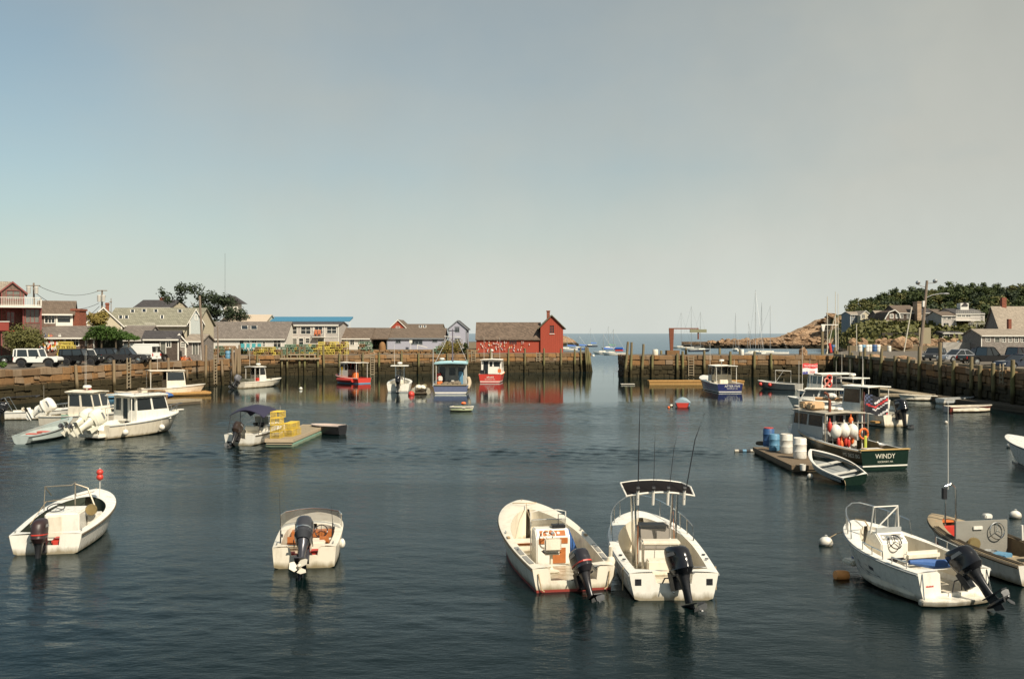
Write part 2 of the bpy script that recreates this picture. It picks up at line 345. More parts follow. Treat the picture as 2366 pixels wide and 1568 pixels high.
# ---------------------------------------------------------------- water and ground
WATER = water_mat()
import numpy as np
Y0, Y1, KX = 13.0, 186.0, .66            # the harbour basin carries real wavelets; the open sea round it is a plain sheet
def harbour():
    nr, nc = 1150, 600; rg = np.random.RandomState(4)
    y = Y0*(Y1/Y0)**np.linspace(0, 1, nr); u = np.linspace(-1, 1, nc)
    YY = np.repeat(y[:, None], nc, 1); XX = u[None, :]*(KX*y[:, None]+6); sp_ = np.maximum(np.gradient(y)[:, None], (KX*y[:, None]+6)*2/nc)
    low = lambda k, s: sum(np.sin(XX*rg.uniform(-.5, .5)*s+YY*rg.uniform(.3, 1.6)*s+rg.uniform(0, 6.3)) for _ in range(k))/sqrt(k/2)
    sm_ = lambda v: (lambda q: q*q*(3-2*q))(np.clip(v, 0, 1))
    wob = low(5, .09)
    breeze = 1-sm_((YY+wob*5-84)/14)*.86                                     # slick water under the quays
    amp = breeze*(.72+.30*low(6, .13)*.8+1.35*np.exp(-((YY-54-.05*XX-2.0*wob)/3.2)**2)*(XX < 12)+1.0*np.exp(-((YY-76-1.5*wob)/2.2)**2)*(np.abs(XX+8) < 14)-.30*sm_((46-YY)/16))
    amp = np.clip(amp, .10, 2.2)
    z = np.zeros_like(XX); N = 84
    for i in range(N):
        lam = .20*(1.9/.20)**((i+rg.rand())/N); a = radians(80)+rg.normal(0, .6); k = 2*pi/lam; s = .060*sqrt(2/N)
        z += s/k*np.sin(k*(cos(a)*XX+sin(a)*YY)+rg.uniform(0, 6.3))*sm_((lam/sp_-1.9)/1.6)
    edge = np.minimum(np.minimum(sm_((YY-Y0)/1.5), sm_((Y1-YY)/6)), sm_((1-np.abs(u[None, :]))*12))
    z *= amp*edge
    co = np.stack([XX, YY, z], -1).astype(np.float32).reshape(-1)
    i0 = (np.arange(nr-1)[:, None]*nc+np.arange(nc-1)[None, :]).reshape(-1); q = np.stack([i0, i0+1, i0+nc+1, i0+nc], -1).astype(np.int32)
    me = bpy.data.meshes.new('water'); me.vertices.add(nr*nc); me.vertices.foreach_set('co', co); me.loops.add(q.size); me.loops.foreach_set('vertex_index', q.reshape(-1)); me.polygons.add(len(q)); me.polygons.foreach_set('loop_start', np.arange(0, q.size, 4, dtype=np.int32)); me.update(calc_edges=True); me.validate(); me.shade_smooth(); me.materials.append(WATER)
    return tag(put('water', me, (0, 0, 0)), kind='structure')
harbour()
b = MB(); R_ = 30000; e0, e1 = KX*Y0+6, KX*Y1+6
b.add([(-R_, -200, 0), (R_, -200, 0), (R_, Y0, 0), (e0, Y0, 0), (-e0, Y0, 0), (-R_, Y0, 0), (-R_, Y1, 0), (-e1, Y1, 0), (e1, Y1, 0), (R_, Y1, 0), (R_, R_, 0), (-R_, R_, 0)],
      [(0, 1, 2, 3, 4, 5), (5, 4, 7, 6), (3, 2, 9, 8), (6, 7, 8, 9, 10, 11)])
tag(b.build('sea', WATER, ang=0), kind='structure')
def ground_mat(name, col, v2):
    t = NT(name); c = t.mix(t.noise(.35, 5, .6), col, v2); c = t.mix(t.math('MULTIPLY', t.noise(22, 3), .5), c, sc3(col, .6))
    t.bump(t.noise(25, 3), .4, .01); return t.done(c, .92, 0, .2)
ASPH = ground_mat('asphalt', (.115, .10, .082), (.17, .145, .115)); DIRT = ground_mat('dirt', (.20, .15, .10), (.13, .11, .06))
ZW = 3.3
LW = [(-200, 92), (-47.6, 93.5), (-37.4, 131), (-38.6, 137), (-43.5, 155.8), (13.6, 175), (13.8, 189), (-2, 196), (-8, 420), (-400, 420), (-400, 92)]
def slab(name, poly, z0, z1, m):
    mb = MB(); n = len(poly)
    mb.add([(x, y, z0) for x, y in poly] + [(x, y, z1) for x, y in poly], [tuple(range(n, 2*n))] + [(i, (i+1) % n, n+(i+1) % n, n+i) for i in range(n)])
    return tag(mb.build(name, m, ang=0), kind='structure')
slab('quay_ground', LW, -1, ZW-.02, ASPH)
RW = [(17.3, 152), (50, 154), (45, 85), (40.5, 45), (40, 20), (220, 20), (220, 232), (84, 232), (64, 192), (53, 167), (17.8, 165)]
slab('pier_ground', RW, -1, ZW-.02, ASPH)
slab('terrace_ground', [(-43, 161.8), (-6.5, 173.2), (-6, 300), (-43, 300)], ZW-.1, 3.9, DIRT)
# ---------------------------------------------------------------- granite quay walls, every block its own piece
def stone_meshes(n, m, j=.065, seed=3, name='stone'):
    rs = random.Random(seed); res = []
    for k in range(n):
        bm = bmesh.new(); bmesh.ops.create_cube(bm, size=1)
        for v in bm.verts: v.co += Vector((rs.uniform(-j, j)*.7, rs.uniform(-j, j), rs.uniform(-j, j)*1.3))
        bmesh.ops.bevel(bm, geom=bm.edges[:], offset=.055, segments=1, affect='EDGES')
        me = bpy.data.meshes.new(name); bm.to_mesh(me); bm.free(); me.shade_smooth(); me.set_sharp_from_angle(angle=radians(28)); me.materials.append(m); res.append(me)
    return res
STONES = stone_meshes(9, G)
COREM = M('wall_core', (.035, .026, .016), .95, 0, .2)
def wall(name, label, A, B, top, z0=-.25, courses=6, mean=1.25, seed=1, ztop2=None):
    rs = random.Random(seed); A = Vector((*A, 0)); B = Vector((*B, 0)); L = (B-A).length; d = (B-A)/L
    rz = atan2(d.y, d.x)                                   # local +x along the wall; land on local +y
    t = thing(name, label, 'stone wall', (A.x, A.y, 0), rz)
    MB().box(0, .12, -1, L, .6, top-.12).build('core', COREM, t, ang=0)
    hs = [rs.uniform(.85, 1.15) for _ in range(courses)]; hs[-1] = .95; k = (top-z0)/sum(hs); z = z0
    for ci, hh in enumerate(hs):
        hh *= k; x = -rs.uniform(0, .4)
        while x < L:
            w = mean*rs.choice((.55, .7, .9, 1.0, 1.15, 1.5))*(1.25 if ci == courses-1 else 1)
            x1 = min(L, x+w);
            if L-x1 < .35: x1 = L
            w = x1-x; top_ = ci == courses-1
            dz = rs.uniform(-.05, .05) if not top_ else rs.uniform(-.04, .06)
            cut = [(0, 1)] if top_ or rs.random() > .3 else [(0, .45), (.45, 1)]
            for a_, c_ in cut:
                put('stone', rs.choice(STONES), (x+w/2+rs.uniform(-.03, .03), .22-rs.uniform(0, .17)-(.06 if top_ else 0), z+hh*(a_+c_)/2+dz*len(cut)**-1), t, (rs.uniform(-.04, .04), rs.uniform(-.035, .035), rs.uniform(-.04, .04)),
                    (w*.98, .7, hh*(c_-a_)*(.97+rs.uniform(-.06, .05))))
            x = x1
        z += hh
    return t
wall('quay_wall', 'long lit granite quay wall below the parked white off-roader at the picture left', (-47.6-15.3, 93.5-56.2*.0-0.0), (-47.6, 93.5), ZW, courses=6, mean=1.6, seed=2) if False else None
wall('quay_wall', 'sunlit granite quay wall below the parking lot with jeeps, dark with weed below', (-51.7, 78), (-37.4, 131), ZW, courses=5, mean=1.35, seed=4)
wall('quay_wall', 'short granite return wall at the corner with the pile cluster', (-37.4, 131), (-43.5, 155.8), ZW, courses=6, mean=1.5, seed=5)
wall('quay_wall', 'granite quay wall running from the grey shops to the red fishing shack', (-43.5, 155.8), (13.6, 175), ZW-.08, courses=5, mean=1.3, seed=6)
wall('quay_wall', 'granite end wall of the wharf beyond the red shack', (13.6, 175), (13.9, 189), ZW-.08, courses=6, mean=1.5, seed=7)
wall('quay_wall', 'dark shaded end wall of the pier under the leaning green piles', (17.8, 165), (17.3, 152), ZW, courses=6, mean=1.5, seed=8)
wall('quay_wall', 'granite pier wall behind the long orange plank float', (17.3, 152), (50, 154), ZW, courses=5, mean=1.15, seed=9)
wall('quay_wall', 'long shaded black quay wall below the parked cars and pickups', (50, 154), (43, 66), ZW, courses=5, mean=1.9, seed=10)
# low terrace wall in front of the shops
_tw = thing('terrace_wall', 'low rubble terrace wall between the wharf edge and the lavender shop', 'stone wall')
rs = random.Random(12)
for k in range(46):
    f = k/45; x = -42+35.5*f; y = 161.6+11.4*f; t = _tw
    for q in range(2):
        put('stone', rs.choice(STONES), (x+rs.uniform(-.1, .1)+.3*q, y-.1, 3.42+.3*q), t, (0, rs.uniform(-.05, .05), .2+rs.uniform(-.1, .1)), (rs.uniform(.5, .85), .5, .3))
# ---------------------------------------------------------------- mooring piles, ladders, rub beams
def on_line(x, A, B, off=0.0):
    """where the sight line through picture column x meets the wall line, moved off metres towards the water"""
    s = (x-CX)/F; A = Vector(A); B = Vector(B); d = B-A
    k = (s*A.y - A.x)/(d.x - s*d.y); p = A + d*k; n = Vector((d.y, -d.x)).normalized()
    return p + n*off
QL = ((-51.7, 78), (-37.4, 131)); QB = ((-43.5, 155.8), (13.6, 175)); QP = ((17.3, 152), (50, 154)); QR = ((50, 154), (43, 66))
def pile(x, ytop, xb, wl_, where, nth, r=.17, off=.42, h=None, group=None, pos=None, m=None):
    p = on_line(x, *wl_, off) if pos is None else Vector(pos)
    zt = zat(ytop, p.y); dx = (xb-x)/F*p.y
    rs = random.Random(int(x*7+ytop)); mb = MB(); n = 7; pts = []; rr = []
    for i in range(n):
        f = i/(n-1); z = -1.2+(zt+1.2)*f
        pts.append((dx*(1-f)+rs.uniform(-.02, .02), rs.uniform(-.02, .02), z)); rr.append(r*(1.12-.2*f))
    mb.tube(pts, rr, 9)
    o = mb.build('mooring_pile', m or PILE, loc=(p.x, p.y, 0), ang=50)
    tag(o, f'weathered wooden pile, {nth} from the left along {where}', 'mooring pile', 'piles along ' + where); return o
ORD = 'first second third fourth fifth sixth seventh eighth ninth tenth eleventh twelfth thirteenth fourteenth fifteenth sixteenth seventeenth eighteenth nineteenth twentieth'.split()
def piles(cf, wl_, where, rows, **kw):
    for i, (x, yt, xb) in enumerate(rows):
        X, Y = cf(x, yt); XB, _ = cf(xb, 0); pile(X, Y, XB, wl_, where, ORD[i], **kw)
piles(c1, QL, 'the quay below the jeeps', [(588, 800, 612), (900, 762, 908), (1195, 742, 1203), (1346, 745, 1352), (1498, 838, 1503), (1655, 640, 1648), (1782, 765, 1795), (1868, 660, 1885)], r=.17, m=PILEB)
piles(c2, ((-39.5, 137), (-43.5, 155.8)), 'the dark wall corner', [(205, 600, 222), (238, 620, 250), (268, 585, 272)], off=-.6) if False else None
piles(lambda x, y: c1(x, y), QL, 'the cluster at the quay corner', [(1893, 660, 1880), (1908, 672, 1915), (1924, 640, 1926)], off=.5, m=PILEB)
piles(c2, QB, 'the wharf below the lobster traps', [(455, 655, 457), (665, 628, 672), (713, 600, 716), (820, 590, 822), (866, 585, 868), (980, 620, 982), (1028, 575, 1036), (1168, 648, 1166), (1372, 640, 1372), (1512, 640, 1513), (1708, 625, 1708)])
piles(c3, QB, 'the wharf below the red shack', [(310, 560, 312), (475, 553, 478), (752, 560, 752), (944, 518, 952), (1165, 515, 1166), (1340, 512, 1340), (1497, 512, 1496), (1680, 512, 1682), (1843, 515, 1845), (1975, 518, 1978), (2030, 502, 2044)])
piles(c3, QB, 'the leaning fan at the wharf end', [(2066, 505, 2085), (2078, 500, 2105), (2090, 504, 2125), (2100, 540, 2138)], off=.9, r=.15)
piles(c4, QP, 'the pier behind the plank float', [(718, 528, 678), (752, 532, 742), (868, 550, 845), (952, 655, 948), (1190, 640, 1190), (1243, 618, 1243), (1450, 612, 1450), (1700, 622, 1700), (1932, 622, 1928), (2090, 640, 2095)], r=.2)
piles(c5, QR, 'the dark quay below the cars', [(571, 740, 568), (592, 775, 590), (718, 722, 716), (738, 790, 738), (817, 785, 815), (862, 742, 862), (924, 800, 924), (1030, 752, 1000), (1158, 822, 1158), (1290, 828, 1290), (1395, 728, 1392), (1595, 690, 1600), (1726, 868, 1726), (1900, 830, 1905), (1985, 915, 1985), (2113, 892, 2118), (2302, 860, 2305)], r=.2)
def ladder(cf, x, y0, y1, wl_, label, w=.5, mat=None):
    X, Y = cf(x, y0); p = on_line(X, *wl_, .3); zt = zat(Y, p.y); zb = zat(cf(x, y1)[1], p.y)
    d = (Vector(wl_[1])-Vector(wl_[0])).normalized(); t = thing('dock_ladder', label, 'ladder', (p.x, p.y, 0), atan2(d.y, d.x))
    mat = mat or PLANK
    for s in (-1, 1): MB().cbox((s*w/2, 0, (zt+zb)/2), (.11, .11, zt-zb)).build('rail', mat, t)
    n = int((zt-zb)/.38)
    rm = MB().cbox((0, 0, 0), (w, .07, .09)).mesh('rung', mat)
    for k in range(n): put('rung', rm, (0, -.04, zb+.2+.38*k), t)
ladder(c1, 1030, 745, 995, QL, 'wooden ladder on the quay below the black pickup', .55)
ladder(c1, 1737, 718, 960, QL, 'weathered wooden ladder near the quay corner', .6)
ladder(c2, 1455, 655, 840, QB, 'wooden ladder on the wharf near the stacked dark traps', .6)
ladder(c3, 1003, 530, 640, QB, 'pale wooden ladder left of the red boat', .65)
ladder(c3, 1625, 550, 640, QB, 'pale wooden ladder below the red shack tower', .6)
ladder(c4, 1325, 665, 860, QP, 'wooden ladder on the pier left of the navy boat', .8)
ladder(c5, 2182, 900, 1090, QR, 'grey wooden ladder on the dark wall below the pickups', .7)
# timber staging in front of the traps
t = thing('timber_staging', 'wooden rub beams bolted across the piles below the lobster traps', 'staging')
for i, (xa, xb_, ya, off, hh) in enumerate(((648, 1000, 697, .75, .3), (725, 962, 660, .5, .22))):
    (X0, Y0), (X1, _) = c2(xa, ya), c2(xb_, ya); p, q = on_line(X0, *QB, off), on_line(X1, *QB, off); z = zat(Y0, p.y)
    MB().tube([(p.x, p.y, z), (q.x, q.y, z)], hh*.62, 4).build('beam', PLANK, t)
for xx in (690, 745, 800, 905, 950):
    X0, Y0 = c2(xx, 660); p = on_line(X0, *QB, .62); z = zat(Y0, p.y)
    MB().cbox((p.x, p.y, z-.5), (.1, .1, .9)).build('brace', PLANK, t)
# coping beams and bollards along the right-hand quay
bol = MB().lathe([(.2, 0), (.19, .55), (.15, .62), (.0, .62)], n=10).mesh('bollard', PILE)
for i, (x, y) in enumerate(((1280, 585), (1605, 590), (1042, 612), (1800, 598))):
    X, Y = c4(x, y); p = Vector((ray(X, 161+i*.4), 161+i*.4, ZW)); h = zat(Y, p.y)-ZW
    tag(put('bollard', bol, p, sc=(1, 1, max(.6, h/.62))), f'short wooden bollard, {ORD[i if i < 2 else i]} counted on the far edge of the plank-float pier', 'bollard', 'bollards on the far pier edge')
for i, (x, y, w, c_) in enumerate(((985, 615, .9, CREAM), (1820, 612, .6, BUOYW))):
    X, Y = c4(x, y); p = Vector((ray(X, 157), 157, ZW))
    tag(MB().lathe([(w/2*.96, 0), (w/2, .1), (w/2, .8), (w/2*.9, .88), (0, .88)], n=12).build('tub', c_, loc=p), ('cream round tub on the pier left of the rusty davit', 'small white tub on the pier near the sailboat masts')[i], 'tub')
# ---------------------------------------------------------------- rocky islet, breakwater and wooded headland
def rock_mat():
    t = NT('coast_rock'); n = t.noise(.35, 6, .65); c = t.mix(n, (.20, .12, .065), (.46, .31, .19)); c = t.mix(t.ramp(t.noise(1.3, 5, .7), [(.4, (0, 0, 0)), (.55, (1, 1, 1))]), sc3((.16, .10, .06), .9), c)
    z = t.xyz()[2]; m1 = t.n.new('ShaderNodeMapRange'); t.l.new(t.math('ADD', z, t.math('MULTIPLY', t.noise(.3, 3), 1.2)), m1.inputs[0]); m1.inputs[1].default_value, m1.inputs[2].default_value = 1.9, 2.8
    c = t.mix(m1.outputs[0], (.018, .015, .009), c); t.bump(t.noise(.8, 6, .7), 1, .5); return t.done(c, .9, 0, .2)
ROCK = rock_mat()
def head_mat():
    t = NT('headland'); n = t.noise(.12, 6, .65); c = t.mix(t.noise(.5, 6, .65, stretch=(.5, 1, 2.5)), (.26, .16, .09), (.62, .43, .27))
    ck = t.ramp(t.noise(.7, 5, .7, stretch=(.6, 1, 2)), [(.42, (0, 0, 0)), (.5, (1, 1, 1))]); c = t.mix(ck, (.10, .06, .035), c)
    x, y, z = t.xyz(); az = t.math('DIVIDE', x, y)
    g = t.n.new('ShaderNodeMapRange'); t.l.new(t.math('ADD', az, t.math('MULTIPLY', t.math('SUBTRACT', n, .5), .07)), g.inputs[0]); g.inputs[1].default_value, g.inputs[2].default_value = .318, .326
    up = t.n.new('ShaderNodeMapRange'); t.l.new(z, up.inputs[0]); up.inputs[1].default_value, up.inputs[2].default_value = 3.2, 4.6
    c = t.mix(t.math('MULTIPLY', g.outputs[0], up.outputs[0]), c, t.mix(t.noise(.5, 4), (.03, .045, .015), (.08, .09, .03)))
    m1 = t.n.new('ShaderNodeMapRange'); t.l.new(t.math('ADD', z, t.math('MULTIPLY', t.noise(.3, 3), 1.2)), m1.inputs[0]); m1.inputs[1].default_value, m1.inputs[2].default_value = 2.2, 3.0
    c = t.mix(m1.outputs[0], (.014, .012, .007), c); t.bump(t.noise(.6, 6, .7), 1, .6); return t.done(c, .92, 0, .15)
POLY = [(76, 226), (86, 262), (95, 303), (120, 380), (143, 428), (118, 436), (110, 441), (112, 520), (600, 620), (600, 228)]
def inside_dist(x, y):
    n = len(POLY); ins = False; dm = 1e9
    for i in range(n):
        (ax, ay), (bx, by) = POLY[i], POLY[(i+1) % n]
        if (ay > y) != (by > y) and x < (bx-ax)*(y-ay)/(by-ay)+ax: ins = not ins
        dx, dy = bx-ax, by-ay; k = max(0, min(1, ((x-ax)*dx+(y-ay)*dy)/(dx*dx+dy*dy))); dm = min(dm, sqrt((x-ax-k*dx)**2+(y-ay-k*dy)**2))
    return dm if ins else -dm
TAB = [(1700, 0), (1757, 1.5), (1790, 6), (1845, 11), (1890, 13.3), (1933, 14.6), (1975, 14.8), (2060, 17.5), (2200, 19.5), (2400, 21), (3500, 26)]
def lut(p):
    for (a, u), (b_, v) in zip(TAB, TAB[1:]):
        if p <= b_: return u+(v-u)*max(0, (p-a))/(b_-a)
    return TAB[-1][1]
sm = lambda x: (lambda k: k*k*(3-2*k))(max(0, min(1, x)))
def hill(x, y):
    d = inside_dist(x, y)
    if d < -3: return -1.2
    p = x/y*F+CX; r = max(0, lut(p)-3.6); k = sm((y-262)/150)*sm(d/22) if p > 1925 else sm((d-4)/42)
    pl = 4.3*sm((y-236)/34)*sm(d/9) if p > 1900 else 0
    z = -1.2+4.9*sm((d+3)/12)+(pl+max(0, r-4.3)*sm((y-300)/100)*sm(d/7) if p > 1915 else r*k)
    a = noise.noise(Vector((x*.05, y*.05, 0)))*1.3+noise.noise(Vector((x*.17, y*.17, 5)))*.8
    return z+a*sm(d/10)*(1 if y > 330 else .4)
rows = []
for j in range(76):
    y = 222+(j/75)**1.1*400; rows.append([(x, y, hill(x, y)) for x in [74+i*3.4 for i in range(100)]])
tag(MB().grid(rows).build('headland_terrain', head_mat(), ang=0, fix=False), kind='structure')
bpy.data.objects['headland_terrain'].data.shade_smooth()
rows = []
for j in range(16):
    y = 520+j*3.2; r = []
    for i in range(44):
        x = 3+i*1.15; e = max(0, 1-((y-541)/17)**2); px = x/y*F+CX
        h0 = 5.2*sm((1356-px)/62)*e
        r.append((x, y, -1+h0*1.15+noise.noise(Vector((x*.2, y*.2, 1)))*1.1*(h0 > .2)+(.6 if h0 > .3 else 0)))
    rows.append(r)
tag(MB().grid(rows).build('rock_islet', ROCK, ang=50, fix=False), 'low sunlit rock point beyond the sailboats right of the red shack', 'rock')
BOULD = []
rs = random.Random(31)
for k in range(6):
    bm = bmesh.new(); bmesh.ops.create_icosphere(bm, subdivisions=1, radius=.5)
    for v in bm.verts: v.co = Vector((v.co.x*rs.uniform(.8, 1.2), v.co.y*rs.uniform(.8, 1.2), v.co.z*rs.uniform(.6, 1.0)))
    me = bpy.data.meshes.new('boulder'); bm.to_mesh(me); bm.free(); me.materials.append(ROCK); BOULD.append(me)
t = thing('breakwater', 'long breakwater of tan boulders in front of the open sea', 'breakwater', (0, 0, 0))
MB().prism([(78, 458), (96, 446), (150, 434), (150, 446), (96, 458)], -1, 2.9, 'z').build('core', ROCK, t, ang=0)
for k in range(285):
    f = rs.random(); x = 86+f*66; zt = rs.random()**.7; y = 452-(x-86)*.2+rs.uniform(-1, 1)-(1-zt)*6
    if x < 92: zt *= (x-84)/8
    s = rs.uniform(1.3, 3.0)
    put('boulder', rs.choice(BOULD), (x, y, .4+zt*3.9-.3), t, (rs.uniform(-.4, .4), rs.uniform(-.4, .4), rs.uniform(0, 6)), (s*1.25, s, s*.7))
t = thing('rock_revetment', 'bank of tan boulders behind the parking lot below the grey houses', 'rocks', (0, 0, 0))
for k in range(260):
    f = rs.random(); x = 70+f*62; zt = rs.random(); y = 197+zt*7+abs(x-90)*.16; s = rs.uniform(.7, 2.0)*(1.5 if rs.random() < .06 else 1)
    put('boulder', rs.choice(BOULD), (x, y, 2.9+zt*2.6), t, (rs.uniform(-.4, .4), rs.uniform(-.4, .4), rs.uniform(0, 6)), (s*1.2, s, s*.75))
t = thing('rock_outcrop', 'sunlit tan ledges and boulders on the bare point of the headland', 'rocks', (0, 0, 0))
for k in range(270):
    p = rs.uniform(1762, 1925); y = 436+rs.uniform(-6, 40)*rs.random(); x = (p-CX)/F*y
    if inside_dist(x, y) < 1: y += 8; x = (p-CX)/F*y
    z = hill(x, y)
    if z < .2: continue
    s = rs.uniform(1.2, 3.8)
    put('boulder', rs.choice(BOULD), (x, y, z+.1*s), t, (rs.uniform(-.3, .3), rs.uniform(-.3, .3), rs.uniform(0, 6)), (s*1.5, s*1.2, s*.55))
tag(slab('bank_ground', [(66, 196), (128, 200), (200, 240), (200, 260), (92, 260)], -1, 4.2, DIRT), kind='structure')
# ---------------------------------------------------------------- buildings
TRIMW = M('white_trim', (.66, .63, .56), .6, 0, .08, 3, dirt=.12); TRIMR = M('red_trim', (.19, .05, .042), .6, 0, .15, 3)
SH_BROWN = siding('brown_shingle_wall', (.165, .11, .085)); SH_GREY = siding('grey_shingle_wall', (.235, .205, .18)); SH_PALE = siding('pale_shingle_wall', (.46, .42, .38), 'shingle', .16, .1)
CL_PALE = siding('pale_clapboard', (.58, .55, .49), 'clap', .16); CL_BLUE = siding('lavender_clapboard', (.36, .36, .42), 'clap', .15); CL_CREAM = siding('cream_clapboard', (.50, .44, .32), 'clap', .16)
CL_RED = siding('red_board', (.33, .060, .034), 'board', .34, .2, .8, .8); CL_GB = siding('grey_blue_clapboard', (.20, .22, .235), 'clap', .18); CL_WH = siding('white_clapboard', (.62, .59, .52), 'clap', .16)
CL_DK = siding('dark_shingle_wall', (.085, .065, .052)); CL_YEL = siding('yellow_clapboard', (.5, .36, .13), 'clap', .18); BRICK = siding('red_brick', (.21, .07, .042), 'brick', .085, .3)
RF_GREY = shingle_roof('grey_roof', (.165, .14, .12)); RF_BRN = shingle_roof('brown_roof', (.14, .105, .078)); RF_DK = shingle_roof('dark_roof', (.06, .055, .055)); RF_GRN = shingle_roof('green_grey_roof', (.225, .215, .16))
RF_TAN = shingle_roof('tan_roof', (.28, .235, .185)); RF_SH = shingle_roof('shack_roof', (.135, .098, .072), .35); CURT = M('curtained_glass', (.14, .14, .12), .15, 0, .5, 4)
def window(parent, w, mat_f, y0, cols=2, rows=2, glass=None, depth=.10, T=None, fw=.09):
    """w = (x0, z0, x1, z1) on the facade plane y = y0 (facing -y)"""
    x0, z0, x1, z1 = w; mb = MB(); a = fw
    for q in ((x0-a, z0-a, x1+a, z0), (x0-a, z1, x1+a, z1+a), (x0-a, z0, x0, z1), (x1, z0, x1+a, z1)):
        mb.box(q[0], y0-.05, q[1], q[2], y0+.04, q[3], T)
    m = .035 if (x1-x0) < 2.5 else .05
    for i in range(1, cols): X = x0+(x1-x0)*i/cols; mb.box(X-m, y0+.03, z0, X+m, y0+.07, z1, T)
    for i in range(1, rows): Z = z0+(z1-z0)*i/rows; mb.box(x0, y0+.032, Z-m*.8, x1, y0+.068, Z+m*.8, T)
    f = mb.build('window', mat_f, parent, ang=0)
    MB().box(x0, y0+depth-.02, z0, x1, y0+depth, z1, T).build('pane', glass or GLASS, f, ang=0)
    return f
def roof_mesh(w0, w1, y0, y1, ze, zr, ridge, ov, th=.16):
    mb = MB()
    if ridge == 'x':
        ym = (y0+y1)/2; s = (zr-ze)/(ym-y0)
        for a, b_ in ((y0-ov, ym), (y1+ov, ym)):
            za = ze-s*ov
            mb.add([(w0-ov*.6, a, za), (w1+ov*.6, a, za), (w1+ov*.6, b_, zr), (w0-ov*.6, b_, zr), (w0-ov*.6, a, za-th), (w1+ov*.6, a, za-th), (w1+ov*.6, b_, zr-th), (w0-ov*.6, b_, zr-th)],
                   [(0, 1, 2, 3), (7, 6, 5, 4), (0, 4, 5, 1), (1, 5, 6, 2), (3, 2, 6, 7), (0, 3, 7, 4)])
    else:
        xm = (w0+w1)/2; s = (zr-ze)/(xm-w0)
        for a, b_ in ((w0-ov, xm), (w1+ov, xm)):
            za = ze-s*ov
            mb.add([(a, y0-ov*.6, za), (b_, y0-ov*.6, zr), (b_, y1+ov*.6, zr), (a, y1+ov*.6, za), (a, y0-ov*.6, za-th), (b_, y0-ov*.6, zr-th), (b_, y1+ov*.6, zr-th), (a, y1+ov*.6, za-th)],
                   [(0, 1, 2, 3), (7, 6, 5, 4), (0, 4, 5, 1), (1, 5, 6, 2), (3, 2, 6, 7), (0, 3, 7, 4)])
    return mb
